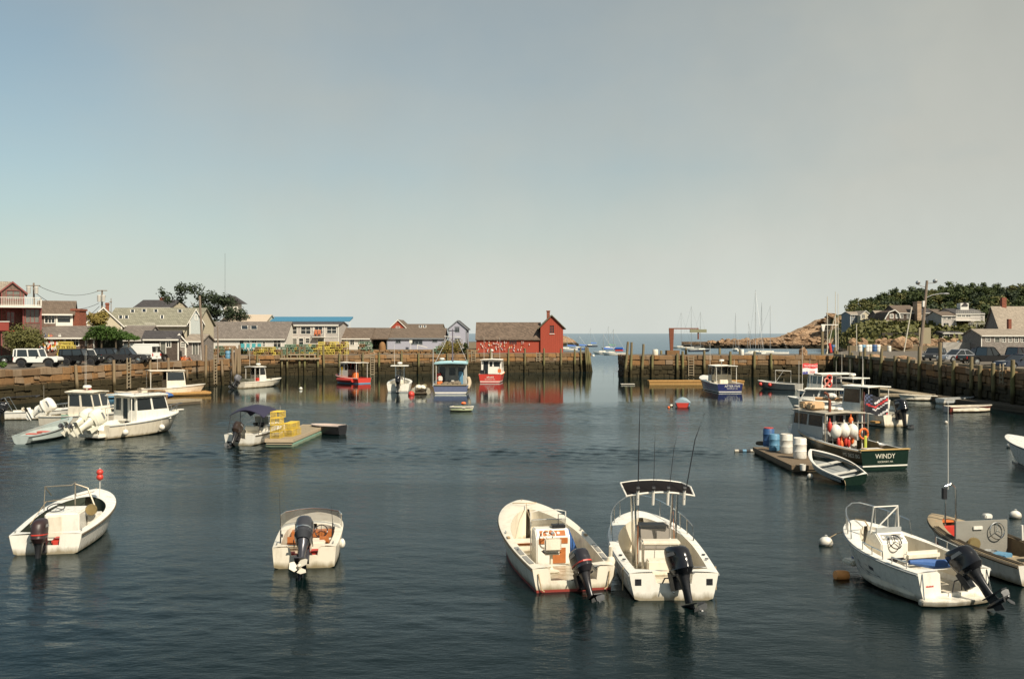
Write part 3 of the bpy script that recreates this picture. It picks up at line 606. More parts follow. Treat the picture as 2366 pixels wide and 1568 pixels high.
def house(name, label, x0, x1, d, zb, ye, yr, depth, wm, rm, ridge='x', wins=(), doors=(), trim=None, ov=.3, chims=(), cat='building', rz=0.0, sky_l=(), wide=None, cols=2, rws=2, side=(), glass=None, corner=True):
    trim = trim or TRIMW
    X0, X1 = ray(x0, d), ray(x1, d); cx = (X0+X1)/2; w = (X1-X0)/2
    t = thing(name, label, cat, (cx, d, zb), rz)
    ze = zat(ye, d)-zb; zr = zat(yr, d+(depth/2 if ridge == 'x' else 0))-zb
    lx = lambda x: ray(x, d)-cx; lz = lambda y: zat(y, d)-zb
    W_ = [(lx(q[0]), lz(q[3]), lx(q[2]), lz(q[1])) for q in wins]; D_ = [(lx(q[0]), max(.0, lz(q[3])), lx(q[2]), lz(q[1])) for q in doors]
    mb = MB(); holed(mb, lambda a, b_, t_: (a, t_, b_), -w, w, -.3, ze, W_+D_, .14)
    mb.add([(-w, depth, -.3), (w, depth, -.3), (w, depth, ze), (-w, depth, ze)], [(3, 2, 1, 0)])
    for s in (-1, 1):
        if ridge == 'x': mb.add([(s*w, 0, -.3), (s*w, depth, -.3), (s*w, depth, ze), (s*w, depth/2, zr-.1), (s*w, 0, ze)], [(0, 1, 2, 3, 4)])
        else: mb.add([(s*w, 0, -.3), (s*w, depth, -.3), (s*w, depth, ze), (s*w, 0, ze)], [(0, 1, 2, 3)])
    if ridge == 'y':
        for yy in (0, depth): mb.add([(-w, yy, ze), (w, yy, ze), (0, yy, zr-.1)], [(0, 1, 2)])
    mb.build('wall', wm, t, ang=0, fix=False)
    r = roof_mesh(-w, w, 0, depth, ze, zr, ridge, ov).build('roof', rm, t, ang=0)
    for k, q in enumerate(W_): window(t, q, trim, 0, cols if not isinstance(cols, (list, tuple)) else cols[k], rws, glass)
    for q in D_:
        dd = MB().box(q[0], .08, q[1], q[2], .12, q[3]).build('door', trim if glass == 'd' else CURT, t, ang=0)
        mb = MB()
        for z in ((q[0]-.09, q[1], q[0], q[3]+.09), (q[2], q[1], q[2]+.09, q[3]+.09), (q[0], q[3], q[2], q[3]+.09)): mb.box(z[0], -.03, z[1], z[2], .05, z[3])
        mb.build('frame', trim, dd, ang=0)
    for c_ in chims: # picture x0, y0(top), x1 ; stands at the ridge
        yc = depth/2 if ridge == 'x' else depth*.35; dd = d+yc; a, b_ = ray(c_[0], dd)-cx, ray(c_[2], dd)-cx; zt = zat(c_[1], dd)-zb
        mb = MB().box(a, yc-.35, ze, b_, yc+.35, zt).box(a-.06, yc-.41, zt-.25, b_+.06, yc+.41, zt-.1); mb.build('chimney', BRICK, r, ang=0)
    for q in sky_l:  # skylights on the front slope, picture rects
        sl_ = (zr-ze)/(depth/2)
        def slope_pt(px, py, up=.05):
            k = (py-HY)/F; yy = (H-zb-ze-k*d)/(sl_+k); return Vector((ray(px, d+yy)-cx, yy, ze+sl_*yy+up))
        a, b_, c2_, d2_ = slope_pt(q[0], q[3]), slope_pt(q[2], q[3]), slope_pt(q[2], q[1]), slope_pt(q[0], q[1])
        n = Vector((0, -sl_, 1)).normalized()*.08
        f = MB().tube([a, b_, c2_, d2_], .07, 4, True).build('skylight', trim, r, ang=0)
        MB().add([a+n*.5, b_+n*.5, c2_+n*.5, d2_+n*.5], [(0, 1, 2, 3)]).build('pane', GLASS if q[4:] == () else q[4], r, ang=0, fix=False)
    if corner:
        mb = MB()
        for s in (-1, 1): mb.box(min(s*w, s*w-s*.14), -.04, -.3, max(s*w, s*w-s*.14)+.0, -.002, ze-.02)
        if ridge == 'x': mb.box(-w, -ov-.02, ze-(zr-ze)/(depth/2)*ov-.2, w, -ov+.03, ze-(zr-ze)/(depth/2)*ov-.02)
        else:
            for s in (-1, 1):
                s_ = (zr-ze)/w; mb.add([(s*(w+ov), -ov*.6-.03, ze-s_*ov-.2), (0, -ov*.6-.03, zr-.2), (0, -ov*.6-.03, zr+.01), (s*(w+ov), -ov*.6-.03, ze-s_*ov+.01)], [(0, 1, 2, 3)])
        mb.build('trim', trim, t, ang=0)
    return t
def railing(parent, pts, h, n, mat, name='railing', r=.035, rails=2):
    mb = MB(); pts = [Vector(p) for p in pts]
    for a, b_ in zip(pts, pts[1:]):
        for k in range(rails): z = Vector((0, 0, h*(k+1)/rails if rails > 1 else h)) if k or rails == 1 else Vector((0, 0, .1)); mb.tube([a+z, b_+z], r, 4)
        mb.tube([a+Vector((0, 0, h)), b_+Vector((0, 0, h))], r*1.2, 4)
        m = max(1, int((b_-a).length*n))
        for i in range(m+1): p = a.lerp(b_, i/m); mb.tube([p, p+Vector((0, 0, h))], r*.7, 4)
    return mb.build(name, mat, parent, ang=0)
# --- far left: brown gabled house with balcony
(bx1, _), (ax, ay) = c1(200, 0), c1(105, 122)
h1 = house('gabled_house', 'brown shingled gable house with red trim and white balcony, leftmost building', c1(18, 0)[0], c1(190, 0)[0], 118, 3.3, c1(0, 196)[1], ay, 8, SH_BROWN, RF_TAN, 'y', rects(c1, (60, 198, 155, 270), (62, 372, 115, 460)), trim=TRIMR, cols=2, glass=CURT, ov=.35, rz=.47)
house('wing_house', 'brown shingled wing with flat deck and red corner boards beside the gabled house', c1(-260, 0)[0], c1(22, 0)[0], 119.5, 3.3, c1(0, 235)[1], c1(0, 122)[1], 6, SH_BROWN, RF_TAN, 'x', (), trim=TRIMR, rz=.3)
t = thing('balcony_wing', 'brown shingle bay with white railed roof deck right of the leftmost gable', 'building', (ray(c1(262, 0)[0], 117), 117, 3.3), .42)
w_ = (ray(c1(325, 0)[0], 117)-ray(c1(200, 0)[0], 117))/2; zt_ = zat(c1(0, 338)[1], 117)-3.3
mb = MB(); holed(mb, lambda a, b_, t_: (a, t_, b_), -w_, w_, -.3, zt_, [(-w_*.72, zat(c1(0, 456)[1], 117)-3.3, w_*.8, zat(c1(0, 350)[1], 117)-3.3)], .14)
mb.box(-w_, .15, -.3, -w_+.1, 6, zt_).box(w_-.1, .15, -.3, w_, 6, zt_); mb.build('wall', SH_BROWN, t, ang=0)
window(t, (-w_*.72, zat(c1(0, 456)[1], 117)-3.3, w_*.8, zat(c1(0, 350)[1], 117)-3.3), TRIMR, 0, 3, 1, CURT)
MB().box(-w_-4.6, -1.0, zt_, w_+.1, 6, zt_+.22).build('deck', TRIMW, t, ang=0)
MB().box(w_-.05, -.06, -.3, w_+.12, .0, zt_-.01).box(-w_-.1, -.06, -.3, -w_+.06, .0, zt_-.01).build('trim', TRIMR, t, ang=0)
railing(t, [(-w_-4.5, -.9, zt_+.22), (w_, -.9, zt_+.22), (w_, 5, zt_+.22)], .95, 5.5, TRIMW)
t = thing('red_balcony', 'small red painted balcony front at the left picture edge', 'balcony', (ray(c1(0, 0)[0], 112), 112, zat(c1(0, 522)[1], 112)))
MB().box(-3, 0, 0, ray(c1(70, 0)[0], 112)-ray(0, 112), .12, .95).build('panel', M('dull_red', (.27, .05, .035), .6), t); MB().box(-3, -.05, .95, ray(c1(70, 0)[0], 112)-ray(0, 112)+.05, .18, 1.05).build('rail', TRIMW, t)
MB().box(-3, .12, -.1, ray(c1(66, 0)[0], 112)-ray(0, 112), 4, .0).build('floor', RED, t)
# --- white porch house with hip-like brown roof
hp = house('porch_house', 'white trimmed porch house with brown roof between balcony house and brick chimney', c1(322, 0)[0], c1(582, 0)[0], 121, 3.3, c1(0, 372)[1], c1(0, 280)[1], 6, SH_BROWN, RF_BRN, 'x', rects(c1, (375, 384, 445, 460), (468, 388, 562, 456)), ov=.45, cols=[3, 1], rz=.36)
mb = MB(); w_ = (ray(c1(582, 0)[0], 121)-ray(c1(322, 0)[0], 121))/2
lx = lambda x: ray(c1(x, 0)[0], 121)-hp.location.x; lz = lambda y: zat(c1(0, y)[1], 121)-3.3
mb.box(lx(322), -.06, lz(490), lx(350), -.005, lz(372)).box(lx(455), -.08, lz(490), lx(580), -.005, lz(460)).box(lx(455), -.08, lz(460), lx(466), -.005, lz(380)).box(lx(566), -.08, lz(460), lx(580), -.005, lz(380)); mb.build('porch_panel', TRIMW, hp, ang=0)
tag(MB().box(ray(c1(583, 0)[0], 122), 122, 3.3, ray(c1(646, 0)[0], 122), 124, zat(c1(0, 350)[1], 122)).box(ray(c1(583, 0)[0], 122)-.12, 121.9, zat(c1(0, 362)[1], 122), ray(c1(646, 0)[0], 122)+.12, 124.1, zat(c1(0, 345)[1], 122)).build('brick_chimney', BRICK, ang=0), 'massive red brick chimney stack right of the white porch house', 'chimney')
house('low_house', 'small dark roofed house behind the brick chimney', c1(640, 0)[0], c1(790, 0)[0], 150, 3.5, c1(0, 450)[1], c1(0, 380)[1], 9, CL_CREAM, RF_BRN, 'x')
# --- low buoy shop
hs_ = house('buoy_shop', 'low brown shop with grey roof hung with colourful lobster buoys', c1(255, 0)[0], c1(770, 0)[0], 117.5, 3.3, c1(0, 566)[1], c1(0, 484)[1], 7, SH_BROWN, RF_GREY, 'x', rects(c1, (586, 575, 640, 645), (700, 580, 716, 640)), rects(c1, (395, 578, 455, 680)), ov=.5)
def buoy_mesh(ca, cb):
    me = MB().lathe([(.0, -.26), (.06, -.25), (.085, -.15), (.085, .02), (.06, .12), (.02, .18), (.018, .34), (0, .34)], n=8).mesh('buoy', ca, ang=50)
    me.materials.append(cb)
    for p in me.polygons:
        if p.center.z > -.02: p.material_index = 1
    return me
BCOL = ('white and red', 'plain white', 'orange and white', 'red and white', 'white and yellow', 'white and blue')
BUO = [buoy_mesh(BUOYW, RED), buoy_mesh(BUOYW, BUOYW), buoy_mesh(BUOYO, BUOYW), buoy_mesh(RED, BUOYW), buoy_mesh(BUOYW, YEL), buoy_mesh(BUOYW, BARREL)]
for k in range(64):
    x, y = c1(rs.uniform(245, 540), rs.uniform(572, 672)); d = 117.35; bi = rs.randrange(6); bc = BCOL[bi]
    tag(put('buoy', BUO[bi], Q(x, y, d), None, (0, rs.uniform(-.2, .2), rs.uniform(0, 6)), 1.25), f'{bc} lobster buoy hung on the low brown shop wall', 'buoy', f'{bc} buoys hung on the low shop')
# --- big greenish roof with skylights
house('long_roof_house', 'large house with long green-grey roof and many skylights behind the shops', c1(860, 0)[0], c1(1600, 0)[0], 138, 3.3, c1(0, 465)[1], c1(0, 337)[1], 8, CL_CREAM, RF_GRN, 'x', rects(c1, (1090, 474, 1130, 498), (1182, 468, 1258, 514)), ov=.4, sky_l=rects(c1, (968, 405, 998, 430), (1016, 405, 1046, 430), (1065, 357, 1095, 380), (1158, 352, 1190, 376), (1255, 355, 1285, 378), (1308, 402, 1332, 430), (1450, 356, 1482, 380)))
house('gable_wing', 'cream gable wing with autumn tree in front left of the long green roof', c1(700, 0)[0], c1(985, 0)[0], 134, 3.3, c1(0, 470)[1], c1(0, 330)[1], 10, CL_CREAM, RF_GRN, 'y', rects(c1, (700, 480, 720, 500)), rz=.34, chims=[(c1(933, 0)[0], c1(0, 297)[1], c1(960, 0)[0])])
house('distant_house', 'distant house with black roof and brick chimney left of the dark tree', c1(1096, 0)[0], c1(1392, 0)[0], 190, 4, c1(0, 330)[1], c1(0, 273)[1], 10, CL_CREAM, RF_DK, 'x', chims=[(c1(1306, 0)[0], c1(0, 254)[1], c1(1332, 0)[0])])
house('side_gable', 'pale blue gable end at the right of the long green roof', c1(1545, 0)[0], c1(1650, 0)[0], 137.5, 3.3, c1(0, 440)[1], c1(0, 345)[1], 9, siding('pale_blue_clapboard', (.42, .45, .43), 'clap', .16), RF_GRN, 'y', rects(c1, (1590, 400, 1606, 432)), rz=.3)
house('small_gable_shop', 'small grey gabled shop behind the clipped vine canopy', c1(950, 0)[0], c1(1168, 0)[0], 128, 3.3, c1(0, 588)[1], c1(0, 482)[1], 8, SH_PALE, RF_GREY, 'x', (), rects(c1, (1010, 610, 1050, 680)))
# --- long grey building
house('long_grey_shop', 'long low grey building with pale walls and skylights behind the wharf corner', c1(1290, 0)[0], c2(703, 0)[0], 163.5, 3.9, c2(0, 511)[1], c2(0, 373)[1], 8, CL_PALE, RF_GREY, 'x',
      rects(c2, (372, 525, 396, 560), (412, 525, 448, 558), (600, 527, 660, 598), (505, 550, 525, 588)), rects(c2, (303, 520, 338, 610)), sky_l=rects(c1, (1400, 475, 1455, 505), (1556, 475, 1610, 505)) + rects(c2, (36, 390, 75, 415), (320, 412, 374, 444), (402, 412, 454, 444)), ov=.35)
tag(MB().box(ray(c1(1640, 0)[0]-0, 154), 154, 3.3, ray(c1(1640, 0)[0], 154)+.1, 156, 6).build('fence_panel', PLANK), 'narrow plank fence panel beside the tall grey pole', 'fence')
house('dark_shed', 'dark shingled shed with black roof and grey door beside the black pickup', c1(1172, 0)[0], c1(1450, 0)[0], 126, 3.3, c1(0, 584)[1], c1(0, 522)[1], 5, CL_DK, RF_DK, 'x', rects(c1, (1355, 590, 1386, 655)), rects(c1, (1308, 595, 1346, 712)), rz=.2)
house('gable_shed', 'small grey gabled shed with tiny blue window right of the dark shed', c1(1408, 0)[0], c1(1512, 0)[0], 127.5, 3.3, c1(0, 606)[1], c1(0, 545)[1], 6, SH_GREY, RF_TAN, 'y', rects(c1, (1476, 620, 1502, 654)), rz=.3)
house('lean_to_shed', 'grey lean-to shed with plank doors against the small gabled shed', c1(1512, 0)[0], c1(1645, 0)[0], 128, 3.3, c1(0, 600)[1], c1(0, 550)[1], 5, SH_GREY, RF_TAN, 'x', (), rects(c1, (1570, 618, 1588, 718), (1592, 618, 1612, 718)))
# --- two-storey gallery
g_ = house('gallery', 'two-storey pale gallery with white framed windows under the blue roof', c2(697, 0)[0], c2(1166, 0)[0], 169, 3.9, c2(0, 400)[1], c2(0, 374)[1], 9, SH_PALE, RF_DK, 'x',
      rects(c2, (718, 418, 800, 480), (838, 418, 920, 480), (1064, 418, 1144, 475), (820, 520, 857, 575), (878, 520, 912, 556), (958, 415, 1022, 478)), rects(c2, (728, 522, 800, 596), (985, 522, 1038, 596)), ov=.25, cols=[2, 2, 2, 1, 1, 2])
lx = lambda x: ray(c2(x, 0)[0], 169)-g_.location.x; lz = lambda y: zat(c2(0, y)[1], 169)-3.9
mb = MB().box(lx(697), -.09, lz(409), lx(1166), -.01, lz(398)).box(lx(697), -.07, lz(514), lx(1166), -.01, lz(509))
for x in (697, 942, 1040, 1158): mb.box(lx(x), -.08, lz(509), lx(x+8), -.012, lz(409))
mb.build('band', TRIMW, g_, ang=0)
railing(g_, [(lx(948), -.7, lz(505)), (lx(1040), -.7, lz(505))], .9, 6, STEEL); MB().box(lx(944), -.8, lz(510), lx(1044), 0, lz(504)).build('balcony_floor', TRIMW, g_)
for k, x in enumerate((965, 995)):
    ch = MB().cbox((0, 0, .42), (.5, .45, .06)).cbox((0, .2, .75), (.5, .06, .6)).cbox((-.2, 0, .2), (.06, .4, .4)).cbox((.2, 0, .2), (.06, .4, .4))
    p = Q(*c2(x, 500), 168.5); tag(ch.build('chair', ORANGE, loc=(p.x, p.y, p.z)), ('orange balcony chair on the gallery, nearer the left post', 'orange balcony chair on the gallery, nearer the railing middle')[k], 'chair')
tag(MB().prism([(179, zat(c2(0, 374)[1], 179)), (179, zat(c2(0, 368)[1], 179)), (183, zat(c2(0, 331)[1], 183)), (183, zat(c2(0, 335)[1], 183)-.2)], ray(c2(532, 0)[0], 180), ray(c2(1268, 0)[0], 180), 'x').build('blue_canopy', M('blue_roof', (.045, .17, .27), .6, 0, .2, 4, dirt=.15), ang=0), 'long bright blue canopy roof above the two-storey gallery', 'canopy')
tag(MB().tube([Q(*c2(1262, 372), 179.2), Q(*c2(1262, 430), 179.2)], .05, 5).tube([Q(*c2(540, 372), 179.2), Q(*c2(540, 420), 179.2)], .05, 5).build('canopy_posts_frame', TRIMW), 'thin white end posts holding the long blue canopy', 'posts')
bpy.data.objects['canopy_posts_frame'].name = 'canopy_frame'
house('flat_top_house', 'cream flat-topped building behind the long grey roof left of the blue canopy', c2(140, 0)[0], c2(530, 0)[0], 176, 4, c2(0, 372)[1], c2(0, 312)[1], 8, CL_CREAM, siding('cream_roof', (.46, .38, .29), 'clap', .3), 'x')
t = thing('cupola', 'small white cupola with dark cap above the cream flat-topped building', 'cupola', Q(*c2(243, 305), 182))
MB().cbox((0, 0, .9), (2.6, 2.6, 1.7)).build('box', TRIMW, t); MB().prism([(-2.3, 1.8), (2.3, 1.8), (0, 3.3)], -1.7, 1.7).build('cap', RF_DK, t); MB().tube([(-1.4, 0, 1), (-1.4, 0, 11)], .05, 4).build('aerial', STEEL, t)
# --- dark roofed shops and the lavender shop
house('white_shop', 'pale shop with white framed windows left of the gap with small cypresses', c2(1166, 0)[0], c2(1440, 0)[0], 172, 3.9, c2(0, 512)[1], c2(0, 426)[1], 9, CL_PALE, RF_BRN, 'x', rects(c2, (1196, 527, 1215, 575), (1266, 522, 1298, 576), (1350, 522, 1382, 565)), ov=.35)
house('gap_roof', 'open porch roof over the gap between pale shop and lavender shop', c2(1440, 0)[0], c2(1584, 0)[0], 164, 3.9, c2(0, 514)[1], c2(0, 428)[1], 9, CL_CREAM, RF_BRN, 'x', corner=False) if False else None
mb = roof_mesh(ray(c2(1436, 0)[0], 173), ray(c2(1588, 0)[0], 173), 173, 182, zat(c2(0, 513)[1], 173), zat(c2(0, 427)[1], 177.5), 'x', .35)
tag(mb.build('porch_roof', RF_BRN, ang=0), 'brown porch roof spanning the gap beside the lavender shop', 'roof')
tag(MB().box(ray(c2(1440, 0)[0], 180), 180, 3.9, ray(c2(1590, 0)[0], 180), 180.3, 6.6).build('garden_wall', CL_CREAM, ang=0), 'cream back wall behind the three small cypresses', 'wall')
house('lavender_shop', 'long lavender clapboard shop with brown roof behind the lobster boat mast', c2(1584, 0)[0], c3(726, 0)[0], 174, 3.9, c3(0, 407)[1], c3(0, 318)[1], 9, CL_BLUE, RF_BRN, 'x', rects(c3, (264, 418, 305, 460), (410, 422, 515, 472), (618, 422, 658, 450)), trim=CL_GB, ov=.3, cols=[2, 3, 2])
house('red_gable_house', 'red gabled house with white trim peeking above the dark roofs', c3(205, 0)[0], c3(360, 0)[0], 196, 4, c3(0, 310)[1], c3(0, 235)[1], 10, CL_RED, RF_BRN, 'y', rects(c3, (266, 305, 298, 325)))
house('brown_roof_house', 'plain brown roof with two skylights behind the lavender shop', c3(340, 0)[0], c3(700, 0)[0], 198, 4, c3(0, 325)[1], c3(0, 278)[1], 9, CL_CREAM, RF_BRN, 'x', sky_l=rects(c3, (486, 295, 510, 315), (528, 295, 552, 315)))
house('narrow_lavender_house', 'narrow two-storey lavender gable house left of the red shack', c3(768, 0)[0], c3(943, 0)[0], 178, 3.7, c3(0, 314)[1], c3(0, 241)[1], 9, CL_BLUE, RF_DK, 'y', rects(c3, (834, 306, 870, 354)), rects(c3, (832, 420, 874, 512)), trim=CL_GB)
# --- red fishing shack
sk = house('fishing_shack', 'long red fishing shack hung with buoys, with shingled roof and taller gabled end', c3(1036, 0)[0], c3(1655, 0)[0], 176, 3.22, c3(0, 414)[1], c3(0, 262)[1], 7.5, CL_RED, RF_SH, 'x', rects(c3, (1356, 438, 1424, 472)), trim=CL_RED, ov=.28, cols=4, corner=False)
X0, X1 = ray(c3(1655, 0)[0], 175.6)-sk.location.x, ray(c3(1872, 0)[0], 175.6)-sk.location.x; ze, zr = zat(c3(0, 296)[1], 175.6)-3.22, zat(c3(0, 190)[1], 175.6)-3.22
mb = MB(); wq = [ray(c3(1746, 0)[0], 175.6)-sk.location.x, zat(c3(0, 366)[1], 175.6)-3.22, ray(c3(1784, 0)[0], 175.6)-sk.location.x, zat(c3(0, 293)[1], 175.6)-3.22]
holed(mb, lambda a, b_, t_: (a, t_-.4, b_), X0, X1, -.3, ze, [tuple(wq)], .14)
for yy in (-.4, 8): mb.add([(X0, yy, ze), (X1, yy, ze), ((X0+X1)/2, yy, zr-.1)], [(0, 1, 2)])
for x in (X0, X1): mb.add([(x, -.4, -.3), (x, 8, -.3), (x, 8, ze), (x, -.4, ze)], [(0, 1, 2, 3)])
mb.build('tower_wall', CL_RED, sk, ang=0, fix=False)
rf = roof_mesh(X0, X1, -.4, 8, ze, zr, 'y', .5).build('tower_roof', shingle_roof('moss_roof', (.16, .15, .10)), sk, ang=0)
MB().box(X0+1.15, 1.2, zr-1.6, X0+1.7, 1.8, zr+.72).box(X0+1.08, 1.13, zr+.6, X0+1.77, 1.87, zr+.78).build('chimney', BRICK, rf, ang=0)
window(sk, tuple(wq), CL_RED, -.4, 2, 3); MB().box(wq[0]-.1, -.5, wq[1]-.2, wq[2]+.1, -.38, wq[1]-.09).build('sill', TRIMW, sk)
MB().box(X0-1.3, -.12, zat(c3(0, 444)[1], 176)-3.22, X0-.05, -.02, zat(c3(0, 436)[1], 176)-3.22).build('beam', DARKW, sk)
for k in range(52):
    while True:
        x = rs.uniform(1050, 1600); y = rs.uniform(446, 535)
        if not 1340 < x < 1440 or y > 485: break
    bi = rs.randrange(6); bc = BCOL[bi]
    tag(put('buoy', BUO[bi], Q(*c3(x, y), 175.88), None, (rs.uniform(-.1, .1), rs.uniform(-.25, .25), rs.uniform(0, 6)), rs.uniform(.65, .95)), f'small {bc} buoy hung on the front wall of the red shack', 'buoy', f'{bc} buoys on the red shack')
# --- right-hand houses on the slope
D5 = 262
def h5(name, label, x0, x1, ye, yr, d, depth, wm, rm, ridge, wins=(), zb=5.0, **kw):
    return house(name, label, c5(x0, 0)[0], c5(x1, 0)[0], d, zb, c5(0, ye)[1], c5(0, yr)[1], depth, wm, rm, ridge, rects(c5, *wins), **kw)
h5('blue_cottage', 'grey-blue cottage leftmost on the wooded slope', 692, 800, 420, 396, 300, 8, CL_GB, RF_TAN, 'x', [(712, 432, 732, 452), (752, 432, 772, 452), (712, 480, 732, 505)], zb=4)
h5('cream_gable_cottage', 'cream gable-fronted cottage beside the grey-blue cottage on the slope', 792, 892, 425, 385, 297, 9, CL_CREAM, RF_TAN, 'y', [(806, 426, 832, 458)], zb=4)
h5('terrace_house', 'low grey-blue house with terrace left of the brown gambrel house', 880, 1022, 478, 470, 275, 6, CL_GB, RF_DK, 'x', [(900, 490, 925, 515), (940, 490, 965, 515), (905, 548, 930, 580)], zb=3.5)
# gambrel house built by hand
t = thing('gambrel_house', 'brown shingled gambrel house with white trim and deck on the slope', 'building', (ray(c5(1090, 0)[0], 268), 268, 4))
g = lambda x, y: (ray(c5(x, 0)[0], 268)-t.location.x, zat(c5(0, y)[1], 268)-4)
prof = [g(1020, 570), g(1160, 570), g(1168, 460), g(1160, 415), g(1118, 380), g(1060, 402), g(1030, 450), g(1018, 475)]
MB().prism(prof, 0, 9).build('wall', SH_BROWN, t, ang=0)
for i, (a, b_) in enumerate(zip(prof[2:], prof[3:])):
    n = Vector((-(b_[1]-a[1]), b_[0]-a[0])).normalized()*-.18
    MB().add([(a[0], -.4, a[1]), (b_[0], -.4, b_[1]), (b_[0], 9.3, b_[1]), (a[0], 9.3, a[1]), (a[0]-n.x, -.4, a[1]-n.y), (b_[0]-n.x, -.4, b_[1]-n.y), (b_[0]-n.x, 9.3, b_[1]-n.y), (a[0]-n.x, 9.3, a[1]-n.y)], [(0, 1, 2, 3), (4, 5, 6, 7), (0, 1, 5, 4), (1, 2, 6, 5), (2, 3, 7, 6), (3, 0, 4, 7)]).build('roof', RF_TAN, t, ang=0)
    MB().tube([(a[0], -.45, a[1]), (b_[0], -.45, b_[1])], .16, 4).build('trim', TRIMW, t, ang=0)
for q in ((1078, 425, 1100, 455), (1135, 425, 1150, 455), (1042, 488, 1060, 520), (1092, 490, 1115, 515)):
    a, b_ = g(q[0], q[3]), g(q[2], q[1]); window(t, (*a, *b_), TRIMW, -.1, 2, 2, depth=.09, fw=.2)
railing(t, [(*[g(1018, 0)[0], -2], g(0, 568)[1]), (g(1140, 0)[0], -2, g(0, 568)[1])], 1, 1.5, TRIMW); MB().box(g(1018, 0)[0], -2.1, g(0, 568)[1]-.3, g(1140, 0)[0], 0, g(0, 568)[1]).build('deck', TRIMW, t)
for x in (1022, 1080, 1138): MB().cbox((g(x, 0)[0], -2, g(0, 590)[1]), (.2, .2, 3)).build('post', TRIMW, t)
h5('gambrel_wing', 'tan roofed rear wing behind the brown gambrel house', 962, 1048, 440, 385, 280, 8, SH_BROWN, RF_TAN, 'x', [(985, 420, 1005, 445)])
h5('dark_barn_house', 'tall dark brown house left of the pale chimney on the slope', 1150, 1345, 405, 335, 272, 12, CL_DK, RF_BRN, 'x', [(1180, 430, 1200, 460), (1240, 430, 1260, 460), (1190, 500, 1210, 540), (1270, 500, 1290, 540)], zb=4)
tag(MB().box(ray(c5(1338, 0)[0], 270), 270, 4, ray(c5(1378, 0)[0], 270), 273, zat(c5(0, 300)[1], 270)).box(ray(c5(1335, 0)[0], 270), 269.8, zat(c5(0, 306)[1], 270), ray(c5(1381, 0)[0], 270), 273.2, zat(c5(0, 299)[1], 270)).build('stone_chimney', siding('tan_stone', (.34, .24, .16), 'brick', .3), ang=0), 'tall tan stone chimney between the dark house and the grey-blue house', 'chimney')
h5('grey_blue_house', 'two-storey grey-blue house with dark roof behind the tall light pole', 1380, 1515, 405, 365, 276, 10, CL_GB, RF_DK, 'x', [(1430, 412, 1470, 450), (1480, 412, 1505, 440), (1400, 555, 1415, 590), (1455, 558, 1475, 590)], zb=3.5)
h5('white_fronted_house', 'white fronted house with tall windows between grey-blue and decked houses', 1512, 1600, 400, 372, 275, 10, CL_WH, RF_BRN, 'x', [(1525, 405, 1548, 448), (1525, 482, 1550, 535)], zb=3.5)
dk = h5('decked_house', 'large grey house with white decks and small roof cupola on the slope', 1705, 1985, 412, 365, 262, 14, SH_PALE, RF_DK, 'x', [(1725, 422, 1760, 448), (1770, 422, 1800, 448), (1806, 422, 1852, 448), (1950, 440, 1966, 495)], zb=3.5)
h5('hip_house', 'grey house with low brown roof left of the decked house', 1572, 1712, 432, 395, 258, 10, SH_PALE, RF_BRN, 'x', [(1590, 440, 1610, 470), (1630, 440, 1660, 470), (1590, 505, 1640, 560)], zb=3.5)
lx = lambda x: ray(c5(x, 0)[0], 262)-dk.location.x; lz = lambda y: zat(c5(0, y)[1], 262)-3.5
MB().box(lx(1630), -5, lz(488), lx(1860), 0, lz(482)).build('deck', TRIMW, dk); railing(dk, [(lx(1632), -4.9, lz(482)), (lx(1858), -4.9, lz(482))], 2.6, 2, TRIMW, rails=6)
MB().box(lx(1735), -6, lz(585), lx(1905), 0, lz(578)).build('lower_deck', TRIMW, dk); railing(dk, [(lx(1735), -5.9, lz(578)), (lx(1905), -5.9, lz(578))], 2.0, 2, TRIMW, rails=5)
MB().box(lx(1735), -2, lz(575), lx(1775), -.02, lz(505)).box(lx(1775), -2, lz(525), lx(1870), -.02, lz(508)).build('ochre_bay', CL_YEL, dk)
MB().cbox((lx(1875), 6, lz(342)), (2.2, 2.2, 1.8)).build('cupola', TRIMW, dk); MB().prism([(lx(1845), lz(333)), (lx(1908), lz(333)), (lx(1876), lz(300))], 4.6, 7.4).build('cupola_roof', RF_DK, dk)
tag(MB().box(ray(c5(1000, 0)[0], 244), 244, 3, ray(c5(1900, 0)[0], 244), 245, zat(c5(0, 600)[1], 244)).build('retaining_wall', siding('dark_rubble', (.045, .038, .03), 'brick', .35), ang=0), 'long dark retaining wall below the houses on the slope', 'stone wall')
h5('pump_house', 'small dark shed with pale window below the decked house', 1580, 1780, 600, 585, 236, 6, CL_DK, RF_DK, 'x', [(1600, 600, 1645, 645)], zb=3.5)
h5('parked_boat_shelter', 'low brown shelter below the decks right of the dark shed', 1780, 1920, 610, 600, 240, 6, CL_DK, RF_BRN, 'x', (), zb=3.5)
# big shingled barn at the right edge, gable to the left
t = thing('shingled_barn', 'huge grey shingled barn with steep pale roof at the right edge', 'building', (ray(c5(2060, 0)[0], 178), 178, 3.3))
gx = lambda x: ray(c5(x, 0)[0], 178)-t.location.x; gz = lambda y: zat(c5(0, y)[1], 178)-3.3
